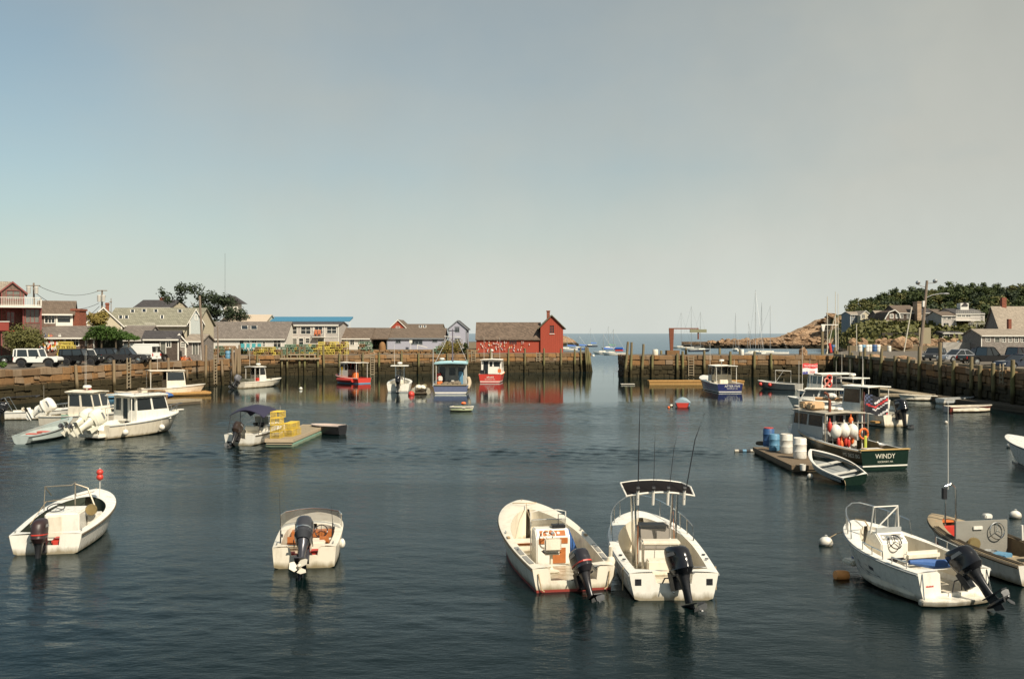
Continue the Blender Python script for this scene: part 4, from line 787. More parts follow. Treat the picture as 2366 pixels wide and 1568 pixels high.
# gable wall seen obliquely: from near corner A to far corner B, roof runs to the right
A_, B_, ap, L_ = Vector((ray(c5(2172, 0)[0], 176)-t.location.x, -2, 0)), Vector((ray(c5(1950, 0)[0], 187)-t.location.x, 9, 0)), gz(340), Vector((20, 3, 0))
mid = (A_+B_)/2; zA, zB = gz(575), gz(600)
mb = MB().add([A_-Vector((0, 0, .3)), B_-Vector((0, 0, .3)), B_+Vector((0, 0, 1.8)), mid+Vector((0, 0, ap-.15)), A_+Vector((0, 0, 2.2))], [(0, 1, 2, 3, 4)])
mb.add([A_-Vector((0, 0, .3)), A_+L_-Vector((0, 0, .3)), A_+L_+Vector((0, 0, 2.2)), A_+Vector((0, 0, 2.2))], [(0, 1, 2, 3)]); mb.build('wall', SH_GREY, t, ang=0, fix=False)
u_ = (A_-mid); o_ = -L_.normalized()*.3
for nm, P0, zz in (('roof', A_, 2.2), ('roof', B_, 1.8)):
    a = mid+Vector((0, 0, ap))+o_; b_ = P0+(P0-mid)*.06+Vector((0, 0, zz-.3))+o_; mb = MB()
    dn = Vector((0, 0, -.2)); mb.add([a, b_, b_+L_, a+L_, a+dn, b_+dn, b_+L_+dn, a+L_+dn], [(0, 1, 2, 3), (7, 6, 5, 4), (0, 4, 5, 1), (1, 5, 6, 2), (2, 6, 7, 3), (3, 7, 4, 0)])
    rb = mb.build(nm, RF_TAN, t, ang=0)
MB().cbox((gx(2218)+1.0, 4, gz(325)), (.8, .8, 2.6)).build('chimney', BRICK, rb)
MB().box(gx(2140), -2.9, gz(620), gx(2168), -2.2, gz(470)).build('flue', BRICK, t)
nrm = (B_-A_).normalized(); wv = mid+Vector((-.02, 0, 0)); 
f = MB().tube([mid+nrm*-.9+Vector((-.15, -.1, ap-4.6)), mid+nrm*-.9+Vector((-.15, -.1, ap-7.4)), mid+nrm*.6+Vector((-.15, -.1, ap-7.4)), mid+nrm*.6+Vector((-.15, -.1, ap-4.6))], .09, 4, True).build('window', TRIMW, t)
MB().add([mid+nrm*-.9+Vector((-.1, -.06, ap-4.6)), mid+nrm*-.9+Vector((-.1, -.06, ap-7.4)), mid+nrm*.6+Vector((-.1, -.06, ap-7.4)), mid+nrm*.6+Vector((-.1, -.06, ap-4.6))], [(0, 1, 2, 3)]).build('pane', GLASS, f, fix=False)
house('low_shed_row', 'low grey shed row with small white windows in front of the barn', c5(1952, 0)[0], c5(2600, 0)[0], 168, 3.3, c5(0, 618)[1], c5(0, 562)[1], 7, SH_GREY, RF_TAN, 'x', rects(c5, (2000, 640, 2036, 682), (2155, 645, 2185, 688), (2216, 645, 2246, 688), (2276, 645, 2306, 688), (2336, 645, 2366, 688)), rects(c5, (2085, 645, 2130, 690)))
tag(MB().box(ray(c5(1585, 0)[0], 172), 172, 3.3, ray(c5(1975, 0)[0], 172), 172.3, zat(c5(0, 690)[1], 172)).build('concrete_wall', siding('pale_block', (.30, .28, .25), 'brick', .2), ang=0), 'low pale block wall behind the parked silver car', 'wall')
# ---------------------------------------------------------------- vegetation
LEAF = leaf_mat('oak_leaf', (.022, .032, .010), (.055, .072, .020)); LEAF2 = leaf_mat('olive_leaf', (.055, .060, .018), (.11, .105, .032)); PINE = leaf_mat('pine_leaf', (.014, .024, .012), (.035, .048, .02))
VINE = leaf_mat('vine_leaf', (.035, .07, .012), (.065, .115, .022)); AUT = leaf_mat('autumn_leaf', (.10, .085, .02), (.20, .15, .035)); BARK = wood_mat('bark', (.12, .09, .06), False)
def foliage(n, shape, clumps, cr, size, seed=1, up=.3):
    """n leaf-sized quads gathered in clumps inside a shape (returns random centres)"""
    r = random.Random(seed); mb = MB(); cs = [shape(r) for _ in range(clumps)]
    for k in range(n):
        c = Vector(cs[k % clumps]); q = Vector((r.gauss(0, 1), r.gauss(0, 1), r.gauss(0, .8))); q = q.normalized()*cr*r.random()**.45
        p = c+q; nrm = (q.normalized()+Vector((r.uniform(-.8, .8), r.uniform(-.8, .8), up+r.uniform(-.6, .6)))).normalized()
        u = nrm.orthogonal().normalized(); w = nrm.cross(u); a = r.uniform(0, 6.3); u, w = u*cos(a)+w*sin(a), w*cos(a)-u*sin(a); s = size*r.uniform(.6, 1.4)
        mb.add([p-u*s-w*s*.4, p+u*s-w*s*.5, p+u*s*.7+w*s*.6, p-u*s*.8+w*s*.6], [(0, 1, 2, 3)])
    return mb
def ell(rx, ry, rz, cz=0, shell=.55, squash=1):
    def f(r):
        while True:
            v = Vector((r.uniform(-1, 1), r.uniform(-1, 1), r.uniform(-1, 1)))
            if shell**2 < v.length_squared < 1: return (v.x*rx, v.y*ry, cz+v.z*rz)
    return f
CR = []
for k, (m, kk) in enumerate(((LEAF, 0), (LEAF, 1), (LEAF2, 2), (PINE, 3), (LEAF, 4))):
    CR.append(foliage(1500, ell(3.4, 3.4, 2.9, 0, .35), 34, 1.15, .30, 40+k).mesh('crown', m, ang=0, fix=False))
TRK = MB().tube([(0, 0, -4), (.1, 0, -1.5), (0, .1, 1)], [.32, .25, .12], 7).tube([(0, 0, -1.8), (1.3, .3, .4)], [.15, .06], 5).tube([(0, 0, -2), (-1.2, -.4, .2)], [.14, .06], 5).mesh('trunk', BARK)
kinds = ('round dark oak', 'spreading dark oak', 'olive green tree', 'blackish pine', 'dense dark oak')
rs = random.Random(77); n = 0
spots = []
for k in range(150):
    p = 1972+ (k % 50)*10.6+rs.uniform(-5, 5); row = k//50
    y = (395, 358, 322)[row]+rs.uniform(-10, 10); x = (p-CX)/F*y
    if inside_dist(x, y) < 6: continue
    spots.append((x, y, hill(x, y), row, p))
for k in range(13):
    p = 1934+k*5.5; y = 404+rs.uniform(-4, 12); x = (p-CX)/F*y; spots.append((x, y, hill(x, y)-.6, 9, p))
for i, (x, y, z, row, p) in enumerate(spots):
    k = rs.choice((0, 1, 2, 3, 4)); s = rs.uniform(.75, 1.2)*(1.0 if row else .95)
    if p < 2020: s *= .75
    if row == 9: s = rs.uniform(.2, .3)+.0016*max(0, p-1950)
    t = thing('tree', kinds[k]+' in the wood on the headland behind the grey houses', 'tree', (x, y, z+3.0*s), rs.uniform(0, 6), 'trees of the headland wood: '+kinds[k])
    t.scale = (s, s, s*rs.uniform(.85, 1.2)); put('trunk', TRK, (0, 0, 0), t); put('crown', CR[k], (0, 0, 0), t)
# far-off lower brush that reads as one mass
mb = MB(); r = random.Random(5)
for k in range(24000):
    p = r.uniform(1905, 2420); y = r.choice((r.uniform(232, 410), r.uniform(232, 300))); x = (p-CX)/F*y; d = inside_dist(x, y)
    if d < 3 or (y > 330 and p < 1925): continue
    z = hill(x, y)+r.random()**1.5*(2.4 if p > 1990 else 1.3); s = r.uniform(.25, .6); a = r.uniform(0, 6.3)
    u = Vector((cos(a), sin(a), r.uniform(-.4, .4)))*s; w = Vector((-sin(a)*.3, cos(a)*.3, r.uniform(.4, 1)))*s; q = Vector((x, y, z))
    mb.add([q-u-w, q+u-w, q+u+w, q-u+w], [(0, 1, 2, 3)])
tag(mb.build('undergrowth', LEAF2, ang=0, fix=False), kind='stuff')
def tree(label, x, y0, y1, wpx, d, mat, n=2600, seed=3, cl=40, name='tree', zb=3.3, kindshape=None, leaf=.16, cr=.8):
    """picture column, crown top / crown bottom rows, crown width in picture units"""
    X = ray(x, d); zt, z0 = zat(y0, d), zat(y1, d); rx = wpx/F*d/2; rz = (zt-z0)/2
    t = thing(name, label, 'tree' if name == 'tree' else name, (X, d, zb))
    foliage(n, kindshape or ell(rx*.85, rx*.7, rz*.82, 0, .3), cl, cr, leaf, seed).build('crown', mat, t, ang=0, fix=False, loc=(0, 0, (zt+z0)/2-zb))
    h = (zt+z0)/2-zb; mb = MB().tube([(0, 0, -.2), (.15, 0, h*.5), (0, 0, h+rz*.5)], [.05*h+.06, .035*h+.05, .05], 7)
    for k in range(5): a = k*1.3; mb.tube([(0, 0, h*.55), (cos(a)*rx*.5, sin(a)*rx*.4, h+rz*.2*k/3)], [.03*h+.02, .03], 5)
    mb.build('trunk', BARK, t); return t
def flatwind(r):  # wind-swept flat layered crown
    k = r.choice(((-3.6, 1.2, 2.2), (-1.6, 2.0, 2.0), (.9, 1.1, 2.4), (3.4, .6, 2.3), (2.2, -1.0, 2.6), (4.6, -1.6, 1.6), (.4, -.6, 1.5), (2.6, -2.8, 2.2)))
    return (k[0]*1.3+r.uniform(-1, 1)*k[2], r.uniform(-2, 2), k[1]*1.25+r.uniform(-.6, .6))
X_, _ = c1(1640, 0); tree('dark wind-shaped tree with flat layered crown behind the green-grey roof', X_, c1(0, 185)[1], c1(0, 440)[1], 110, 176, PINE, 5200, 8, 62, kindshape=flatwind, leaf=.17, cr=1.1, zb=4)
X_, _ = c1(808, 0); tree('olive and gold tree in front of the cream gable wing', X_, c1(0, 355)[1], c1(0, 500)[1], 52, 127, AUT, 2200, 9, 26, leaf=.12, cr=.6)
X_, _ = c1(200, 0); tree('loose olive bush beside the brown buoy shop and dark parked car', X_, c1(0, 468)[1], c1(0, 720)[1], 92, 112, LEAF2, 6500, 10, 60, name='bush', leaf=.09, cr=.8)
# clipped vine canopy over a dark arbour
def canopy_shape(r):
    x = r.uniform(-2.75, 2.75); top = 1.55*max(0, 1-abs(x+.9)**2.4/5 if x < -.9 else 1-((x+.9)/3.7)**1.4); return (x, r.uniform(-1.6, 1.6), r.uniform(0, max(.1, top)))
t = thing('vine_arbour', 'clipped bright green vine canopy over a dark arbour between the jeeps', 'arbour', (ray(c1(908, 0)[0], 118), 118, 3.3))
zc = zat(c1(0, 588)[1], 118)-3.3
foliage(16000, canopy_shape, 700, .26, .06, 12, .9).build('crown', VINE, t, loc=(0, 0, zc), ang=0, fix=False)
MB().box(-2.2, .3, 0, .4, 2.4, zc+.1).build('shade_block', M('arbour_shade', (.018, .022, .012), .95), t, ang=0)  # dark solid box standing in for the shade beneath the vine canopy
for x in (-2.4, -.8, .9, 2.4): MB().cbox((x, -.9, zc/2), (.14, .14, zc)).build('post', DARKW, t)
for i, x in enumerate((1485, 1512, 1538)):
    X, Y = c2(x, 530); p = Q(X, Y, 175); t = thing('cypress', f'small dark cypress, {ORD[i]} from the left in the gap beside the lavender shop', 'shrub', (p.x, p.y, 3.9), 0, 'cypresses in the gap')
    foliage(500, lambda r: (lambda h: (r.uniform(-1, 1)*.45*(1-h/2.4), r.uniform(-1, 1)*.45*(1-h/2.4), h))(r.uniform(.1, 2.2)), 30, .2, .07, 20+i).build('crown', PINE, t, ang=0, fix=False)
    MB().tube([(0, 0, -.1), (0, 0, 1.2)], .05, 5).build('trunk', BARK, t)
def shrub(cf, x, y, w, h, d, mat, label, seed, zb=3.3, n=900):
    X, Y = cf(x, y); p = Q(X, Y, d); rx = w*.24/F*d/2
    t = tag(foliage(n, ell(rx, rx*.6, h/2, h/2, 0), 14, rx*.45, .1, seed).build('shrub', mat, ang=0, fix=False, loc=(p.x, p.y, zb)), label, 'shrub')
shrub(c1, 1265, 690, 90, 1.4, 124, AUT, 'yellow-green shrub between the van and the dark shed', 30)
shrub(c2, 335, 655, 120, .8, 163.5, LEAF2, 'low olive shrub at the wharf corner behind the pile cluster', 31, 3.3)
shrub(c3, 760, 545, 260, 1.9, 168.5, AUT, 'olive hedge behind the lobster boat mast', 32, 3.5, 2200)
shrub(c1, 20, 740, 60, .5, 99, VINE, 'strip of green grass at the left picture edge', 33, 3.3)
shrub(c1, 1510, 712, 110, .4, 125.5, ORANGE, 'small patch of orange flowers in front of the grey sheds', 34, 3.3, 110)
shrub(c3, 930, 500, 60, 1.6, 171, LEAF, 'dark shrub right of the narrow lavender house', 35, 3.5)
# ---------------------------------------------------------------- poles and wires
POLEW = wood_mat('pole_wood', (.22, .17, .13), False)
def pole(label, x, ytop, xb, d, zb, arms=(), r=.16, kind='utility_pole'):
    X0, zt = ray(x, d), zat(ytop, d); dx = ray(xb, d)-X0
    t = thing(kind, label, 'pole', (ray(xb, d), d, zb)); MB().tube([(0, 0, 0), (-dx, 0, zt-zb)], [r*1.1, r*.75], 8).build('shaft', POLEW, t)
    for (xa, xb_, y) in arms: MB().tube([(ray(xa, d)-t.location.x, -.15, zat(y, d)-zb), (ray(xb_, d)-t.location.x, -.15, zat(y, d)-zb)], .08, 4).build('crossarm', POLEW, t)
    return t
def cans(t, cf, d, *pts):
    for x, y in pts:
        X, Y = cf(x, y); MB().lathe([(0, -.5), (.26, -.48), (.28, .4), (.2, .5), (0, .52)], n=10).build('transformer', M('grey_can', (.42, .40, .36), .5), t, loc=(ray(X, d)-t.location.x, -.35, zat(Y, d)-t.location.z))
u1 = pole('utility pole with twin transformers behind the balcony', c1(275, 0)[0], c1(0, 135)[1], c1(282, 0)[0], 136, 3.3, [(c1(215, 0)[0], c1(332, 0)[0], c1(0, 158)[1])]); cans(u1, c1, 136, (243, 193), (305, 195))
u2 = pole('utility pole with stacked crossarms left of the green-grey roof', c1(832, 0)[0], c1(0, 193)[1], c1(828, 0)[0], 146, 3.3, [(c1(795, 0)[0], c1(876, 0)[0], c1(0, 198)[1]), (c1(800, 0)[0], c1(866, 0)[0], c1(0, 245)[1])]); cans(u2, c1, 146, (815, 262), (850, 262))
pole('thin aerial pole between the utility pole and brick chimney', c1(905, 0)[0], c1(0, 260)[1], c1(905, 0)[0], 150, 3.3, [(c1(896, 0)[0], c1(914, 0)[0], c1(0, 290)[1])], r=.07)
pole('tall pale pole with white box standing before the long grey building', c1(1626, 0)[0], c1(0, 240)[1], c1(1655, 0)[0], 122, 3.3, r=.17)
pole('rusty thin pole rising from the wharf beside the stacked traps', c1(1772, 0)[0], c1(0, 485)[1], c1(1778, 0)[0], 124, 3.0, r=.09)
mbw = []
def wire(a, b_, sag, name, label):
    pts = [a.lerp(b_, i/12)-Vector((0, 0, sag*4*(i/12)*(1-i/12))) for i in range(13)]
    tag(MB().tube(pts, .035, 4).build(name, M('wire_black', (.03, .03, .03), .7)), label, 'cable')
wire(Q(*c1(300, 225), 136), Q(*c1(805, 300), 146), 1.4, 'power_line', 'upper sagging power line between the two utility poles')
wire(Q(*c1(320, 162), 136), Q(*c1(800, 202), 146), .9, 'power_line', 'highest thin power line between the crossarms')
wire(Q(*c1(330, 275), 136), Q(*c1(810, 325), 146), 2.4, 'power_line', 'lowest sagging line running behind the brick chimney')
lp = pole('tall leaning light pole with floodlights and curved lamp arm on the right quay', c5(1432, 0)[0], c5(0, 98)[1], c5(1358, 0)[0], 117, 3.3, r=.21, kind='light_pole')
L5 = lambda x, y, dy=0: (ray(c5(x, 0)[0], 117)-lp.location.x, dy, zat(c5(0, y)[1], 117)-3.3)
MB().tube([L5(1425, 262), L5(1480, 238), L5(1560, 224), L5(1600, 222)], .05, 6).build('lamp_arm', ALU, lp); MB().sphere(L5(1615, 224), .28, sc=(1.5, .7, .4)).build('lamp_head', ALU, lp)
MB().tube([L5(1430, 165), L5(1375, 150), L5(1345, 135)], .05, 5).tube([L5(1430, 125), L5(1500, 122)], .05, 5).build('bracket', ALU, lp)
for x, y in ((1348, 118), (1513, 103)): MB().lathe([(.02, -.3), (.22, -.1), (.26, .2), (0, .22)], n=8, ax='y').build('floodlight', ALU, lp, loc=L5(x, y))
MB().cbox(L5(1410, 628), (1.4, .06, 1.9)).build('notice_board', M('board_tan', (.26, .22, .14), .7), lp); MB().cbox(L5(1397, 322), (.25, .3, .7)).build('white_box', TRIMW, lp)
for i, (xa, ya, xb_, yb) in enumerate(((1285, 350, 1210, 740), (752, 520, 755, 770))):
    p, q = Q(*c5(xa, ya), 185), Q(*c5(xb_, yb), 185); q.z = 3.3
    tag(MB().tube([q, p], .11 if i == 0 else .08, 6).build('spar', M('spar_white', (.55, .50, .40), .5)), ('pale leaning spar beside the tall light pole', 'short pale post behind the white barrels')[i], 'pole')
# rusty davit crane and white davit
t = thing('davit_crane', 'rusty jib crane on a stone base on the plank-float pier', 'crane', (ray(c4(1150, 0)[0], 158), 158, 3.3)); rx = lambda x: ray(c4(x, 0)[0], 158)-t.location.x; rz = lambda y: zat(c4(0, y)[1], 158)-3.3
RUST = M('rusty_iron', (.16, .05, .025), .85, 0, .4, 4, .4)
MB().cbox((0, 0, .35), (rx(1215)-rx(1095), 2, .7)).build('base', G, t); MB().prism([(rx(1128), .7), (rx(1155), .7), (rx(1163), rz(400)), (rx(1117), rz(400))], -.25, .25).build('post', RUST, t)
MB().box(rx(1117), -.12, rz(407), rx(1400), .12, rz(396)).build('jib', RUST, t); MB().tube([(rx(1398), 0, rz(405)), (rx(1398), 0, rz(505))], .13, 5).build('hoist', RUST, t); MB().cbox((rx(1398), 0, rz(424)), (2.6, .5, .5)).build('trolley', M('olive_metal', (.2, .2, .12), .6), t)
t = thing('davit_crane', 'small white topped davit at the root of the right-hand pier', 'crane', (ray(c5(425, 0)[0], 158), 158, 3.3)); rx = lambda x: ray(c5(x, 0)[0], 158)-t.location.x; rz = lambda y: zat(c5(0, y)[1], 158)-3.3
MB().cbox((0, 0, rz(585)/2), (.35, .35, rz(585))).build('post', PILE, t); MB().prism([(rx(412), rz(525)), (rx(450), rz(525)), (rx(438), rz(585)), (rx(424), rz(585))], -.2, .2).build('bracket', TRIMW, t); MB().box(rx(412), -.1, rz(527), rx(575), .1, rz(519)).build('jib', TRIMW, t)
# ---------------------------------------------------------------- vehicles
CGL = M('car_glass', (.015, .018, .02), .06, 0, .2, spec=.9)
HEADL = M('headlight_glass', (.6, .6, .56), .15); TAILL = M('taillight_glass', (.42, .02, .015), .2); PLATE = M('number_plate', (.55, .55, .5), .5)
def vehicle(name, label, cat, x, y, rz, d=None, kind='suv', paint=None, L=4.5, wd=1.85, Hh=1.75, z=ZW, group=None, x0=None):
    """x, y picture position of the middle of the near wheels"""
    q_ = on_line(x, *QL, -(wd/2+.75)) if x < 700 else None
    if d is None and q_ and P(x, y, z).y < q_.y: p = Vector((q_.x, q_.y, z))
    else: p = P(x, y, z) if d is None else Vector((ray(x, d), d, z))
    t = thing(name, label, cat, p, radians(rz), group); w = wd/2; Lh = L/2
    bh = {'suv': .98, 'jeep': 1.08, 'pickup': 1.05, 'sedan': .88, 'van': 1.1, 'hatch': .9}[kind]; wr = {'suv': .35, 'jeep': .42, 'pickup': .38, 'sedan': .32, 'van': .36, 'hatch': .31}[kind]; gc = {'sedan': .22, 'hatch': .22, 'suv': .3, 'van': .3, 'pickup': .4, 'jeep': .48}[kind]
    ax = Lh*.62
    def arch(cx): return [(cx+cos(a)*(wr+.07), max(gc, wr+sin(a)*(wr+.07))) for a in [pi*k/6 for k in range(0, 7)]]
    hood = bh*(.97 if kind in ('jeep', 'pickup', 'van') else .9)
    fr = {'sedan': .62, 'hatch': .65, 'suv': .8}.get(kind, .9)
    poly = [(-Lh, gc+.05), (-Lh-.02, bh*.6), (-Lh+.04, bh), (Lh*.35, bh), (Lh*.9, hood), (Lh, hood*fr), (Lh+.02, gc+.05)] + arch(ax) + arch(-ax)
    mb = MB().prism(poly, -w, w)
    body = mb.build('body', paint, t, bevel=.05)
    gh = {'suv': (-.97, .28, -.86, .08), 'jeep': (-.99, .22, -.97, .1), 'pickup': (-.22, .36, -.16, .14), 'sedan': (-.78, .40, -.42, .08), 'van': (-.98, .72, -.95, .48), 'hatch': (-.96, .42, -.72, .1)}[kind]
    a, b_, c_, e = [q*Lh for q in gh]; tw = w*.80 if kind != 'jeep' else w*.88; zt = Hh
    r0 = [(a, -w*.95, bh-.02), (b_, -w*.95, bh-.02), (b_, w*.95, bh-.02), (a, w*.95, bh-.02)]; r1 = [(c_, -tw, zt-.06), (e, -tw, zt-.06), (e, tw, zt-.06), (c_, tw, zt-.06)]
    MB().loft([r0, r1]).build('windows', CGL if kind != 'van' else paint, t, bevel=.03)
    if kind == 'van':
        for sy in (-1, 1): MB().box(a-.05, sorted((sy*w*.1, sy*w*.8))[0], bh+.12, a+.12, sorted((sy*w*.1, sy*w*.8))[1], zt-.3).build('rear_window', CGL, t); MB().box(e*.75, sorted((sy*w*.86, sy*w*.98))[0], bh+.1, b_*.98, sorted((sy*w*.86, sy*w*.98))[1], zt-.4).build('side_window', CGL, t)
        MB().add([(b_+.02, -w*.85, bh+.05), (b_+.02, w*.85, bh+.05), (e+.02+(b_-e)*.15, w*.78, zt-.2), (e+.02+(b_-e)*.15, -w*.78, zt-.2)], [(0, 1, 2, 3)]).build('windscreen', CGL, t)
    r2 = [(q[0]+(.03 if q[0] > 0 else -.03), q[1]*1.02, q[2]) for q in r1]; MB().loft([r2, [(q[0]*.97, q[1]*.9, zt+.02) for q in r1]]).build('roof', paint, t, bevel=.02)
    pl = MB()
    for s in (-1, 1):
        P0, P1, P2, P3 = Vector((a, s*w*.955, bh)), Vector((b_, s*w*.955, bh)), Vector((c_, s*(tw+.01), zt-.05)), Vector((e, s*(tw+.01), zt-.05))
        for f in {'suv': (0, .36, .68, 1), 'jeep': (0, .12, .56, 1), 'pickup': (0, .5, 1), 'sedan': (0, .5, 1), 'van': (0, .12, .8, 1), 'hatch': (0, .3, .62, 1)}[kind]: pl.tube([P0.lerp(P1, f), P2.lerp(P3, f)], .045 if kind != 'jeep' else .07, 4)
        if kind == 'van': pl.add([P0.lerp(P1, .14)+Vector((0, s*.02, 0)), P0.lerp(P1, .78)+Vector((0, s*.02, 0)), P2.lerp(P3, .78)+Vector((0, s*.02, 0)), P2.lerp(P3, .14)+Vector((0, s*.02, 0))], [(0, 1, 2, 3)])
    pl.build('window_frame', paint, t, ang=0, kind='stuff') if kind != 'van' else None
    if kind == 'pickup': MB().box(-Lh+.1, -w*.86, bh-.35, a-.08, w*.86, bh+.004).build('bed', BLACK, t)
    wm = MB().lathe([(wr*.6, -.11), (wr*.95, -.11), (wr, -.05), (wr, .05), (wr*.95, .11), (wr*.6, .11)], n=16, ax='y').mesh('tyre', RUBB); rm = MB().lathe([(0, -.125), (wr*.2, -.14), (wr*.3, -.125), (wr*.64, -.125), (wr*.64, .125), (wr*.3, .125), (wr*.2, .14), (0, .125)], n=10, ax='y').mesh('rim', STEEL if kind != 'jeep' or paint is BLK2 else BLACK)
    for sx in (-1, 1):
        for sy in (-1, 1):
            ty = put('wheel', wm, (sx*ax, sy*(w-.1), wr), t); put('rim', rm, (0, 0, 0), ty)
    for sy in (-1, 1):
        MB().cbox((Lh-.03, sy*w*.72, hood*.72), (.12, .3, .16)).build('headlight', HEADL, t, bevel=.02)
        MB().cbox((-Lh+.0, sy*w*.84, bh*.78), (.1, .18, .3)).build('taillight', TAILL, t, bevel=.01)
        MB().cbox((b_-.25, sy*(w+.08), bh+.06), (.14, .18, .14)).build('mirror', BLACK, t, bevel=.03)
    MB().cbox((Lh+.02, 0, gc+.14), (.16, wd*.9, .2)).build('bumper', BLACK if kind in ('jeep',) else paint, t, bevel=.04); MB().cbox((-Lh-.02, 0, gc+.14), (.16, wd*.9, .2)).build('bumper', BLACK if kind == 'jeep' else paint, t, bevel=.04)
    MB().cbox((-Lh-.05, 0, bh*.62), (.03, .45, .14)).build('number_plate', PLATE, t)
    if kind == 'jeep':
        sp_ = put('spare_wheel', wm, (-Lh-.16, .1, bh*.95), t, (0, 0, pi/2)); put('rim', rm, (0, 0, 0), sp_)
        for sx in (-1, 1):
            for sy in (-1, 1): MB().tube([(sx*ax+cos(a_)*(wr+.12), sy*(w+.02), wr+sin(a_)*(wr+.12)) for a_ in [pi*k/6 for k in range(7)]], .07, 4).build('fender', BLACK, t)
    return t
CW = M('car_white', (.70, .70, .66), .2, 0, .03); CK = M('car_black', (.012, .012, .013), .12, 0, .2); CG = M('car_graphite', (.045, .045, .048), .2, .3, .1); CS = M('car_silver', (.42, .43, .45), .22, .5, .05); CDG = M('car_dark_green', (.012, .02, .018), .15); CBL = M('car_blue_grey', (.05, .06, .085), .15, .3)
X, Y = c1(430, 822); vehicle('offroader', 'boxy white off-roader with black windows and spare wheel on the left quay', 'car', X, Y, 4, kind='jeep', paint=CW, L=4.25, Hh=1.85)
X, Y = c1(610, 760); vehicle('parked_car', 'white crossover parked behind the white off-roader', 'car', X, Y, 158, d=110.5, kind='suv', paint=CW, L=4.6, Hh=1.66)
X, Y = c1(160, 790); vehicle('parked_car', 'dark green estate car parked in shade left of the white off-roader', 'car', X, Y, 205, kind='suv', paint=CDG, L=4.9, Hh=1.8)
X, Y = c1(775, 812); vehicle('offroader', 'black open off-roader with spare wheel right of the white off-roader', 'car', X, Y, 3, kind='jeep', paint=CK, L=4.1, Hh=1.75)
X, Y = c1(915, 775); vehicle('parked_car', 'black car in shade behind the black off-roader', 'car', X, Y, 4, d=115.3, kind='suv', paint=CK, L=4.7, Hh=1.7)
X, Y = c1(1135, 798); vehicle('pickup', 'dark graphite pickup nearest the quay ladder', 'pickup', X, Y, 4, kind='pickup', paint=CG, L=5.0, Hh=1.78)
X, Y = c1(1115, 745); vehicle('van', 'white cargo van behind the graphite pickup', 'van', X, Y, 168, d=119, kind='van', paint=CW, L=5.2, Hh=2.15, wd=2.0)
X, Y = c1(1245, 742); vehicle('parked_car', 'black hatchback tucked between the van and the yellow shrub', 'car', X, Y, 80, d=121, kind='hatch', paint=CK, L=4.0, Hh=1.5)
X, Y = c5(1500, 850); vehicle('parked_car', 'dark grey crossover left of the silver car on the right quay', 'car', X, Y, 232, d=124, kind='suv', paint=CG, L=4.6, Hh=1.6)
X, Y = c5(1720, 860); vehicle('parked_car', 'silver saloon between the dark crossover and the black pickup', 'car', X, Y, 200, d=119, kind='sedan', paint=CS, L=4.7, Hh=1.48)
X, Y = c5(1930, 860); vehicle('parked_car', 'dark blue-grey saloon half hidden behind the silver saloon', 'car', X, Y, 200, d=129, kind='sedan', paint=CBL, L=4.6, Hh=1.5)
X, Y = c5(2000, 900); vehicle('pickup', 'large black pickup with chrome wheels on the right quay', 'pickup', X, Y, 12, d=107, kind='pickup', paint=CK, L=5.9, Hh=1.95, wd=2.0)
X, Y = c5(2290, 880); vehicle('pickup', 'dark maroon-black pickup with red taillight behind the black pickup', 'pickup', X, Y, 14, d=109, kind='pickup', paint=M('car_maroon', (.03, .012, .014), .15), L=5.8, Hh=1.9, wd=2.0)
X, Y = c5(2330, 960); vehicle('parked_car', 'dark navy saloon cut by the right picture edge', 'car', X, Y, 194, d=94, kind='sedan', paint=CBL, L=4.8, Hh=1.46)
X, Y = c5(1830, 632); vehicle('motorboat_trailer_car', 'small white car parked far off below the decked house', 'car', X, Y, 180, d=225, kind='sedan', paint=CW, L=4.6, Hh=1.5, z=4.2)
bpy.data.objects['motorboat_trailer_car'].name = 'parked_car'
# ---------------------------------------------------------------- barrels, traps and quay clutter
BARM = MB().lathe([(.0, 0), (.27, 0), (.29, .05), (.285, .28), (.30, .3), (.285, .33), (.285, .58), (.30, .61), (.285, .64), (.285, .85), (.26, .89), (.0, .88)], n=14).v
def barrel(mat, label, loc, s=1, rot=(0, 0, 0), cat='barrel', group=None, lid=True):
    mb = MB().lathe([(.0, 0), (.27, 0), (.29, .05), (.285, .28), (.30, .3), (.285, .33), (.285, .58), (.30, .61), (.285, .64), (.285, .85), (.26, .89)] + ([(.0, .88)] if lid else [(.24, .87), (.24, .12), (0, .1)]), n=14)
    o = mb.build('barrel', mat, loc=loc, rot=rot); o.scale = (s, s, s); return tag(o, label, cat, group)
for i, (x, m, lb) in enumerate(((525, BARREL, 'blue barrel leaning by the davit, leftmost on the right parking lot'), (788, BUOYW, 'white barrel left of the teal barrel on the right parking lot'), (818, LBLUE, 'teal-blue barrel among the white ones on the right parking lot'), (855, BUOYW, 'white barrel in the middle of the barrel row'), (880, BUOYW, 'white barrel touching the big blue barrel'), (925, BARREL, 'big blue barrel near the end of the barrel row'), (962, BUOYW, 'white and blue barrel at the right end of the barrel row'), (1068, BUOYW, 'low white fish tub right of the barrel row'))):
    X = c5(x, 0)[0]; barrel(m, lb, (ray(X, 186), 186, 3.3), 1.45 if 1068 != x else 1.2)
tag(MB().tube([Q(*c5(492, 700), 184), Q(*c5(508, 790), 184)], .25, 6).build('kayak', RED), 'red and white kayak leaning beside the blue barrel', 'kayak')
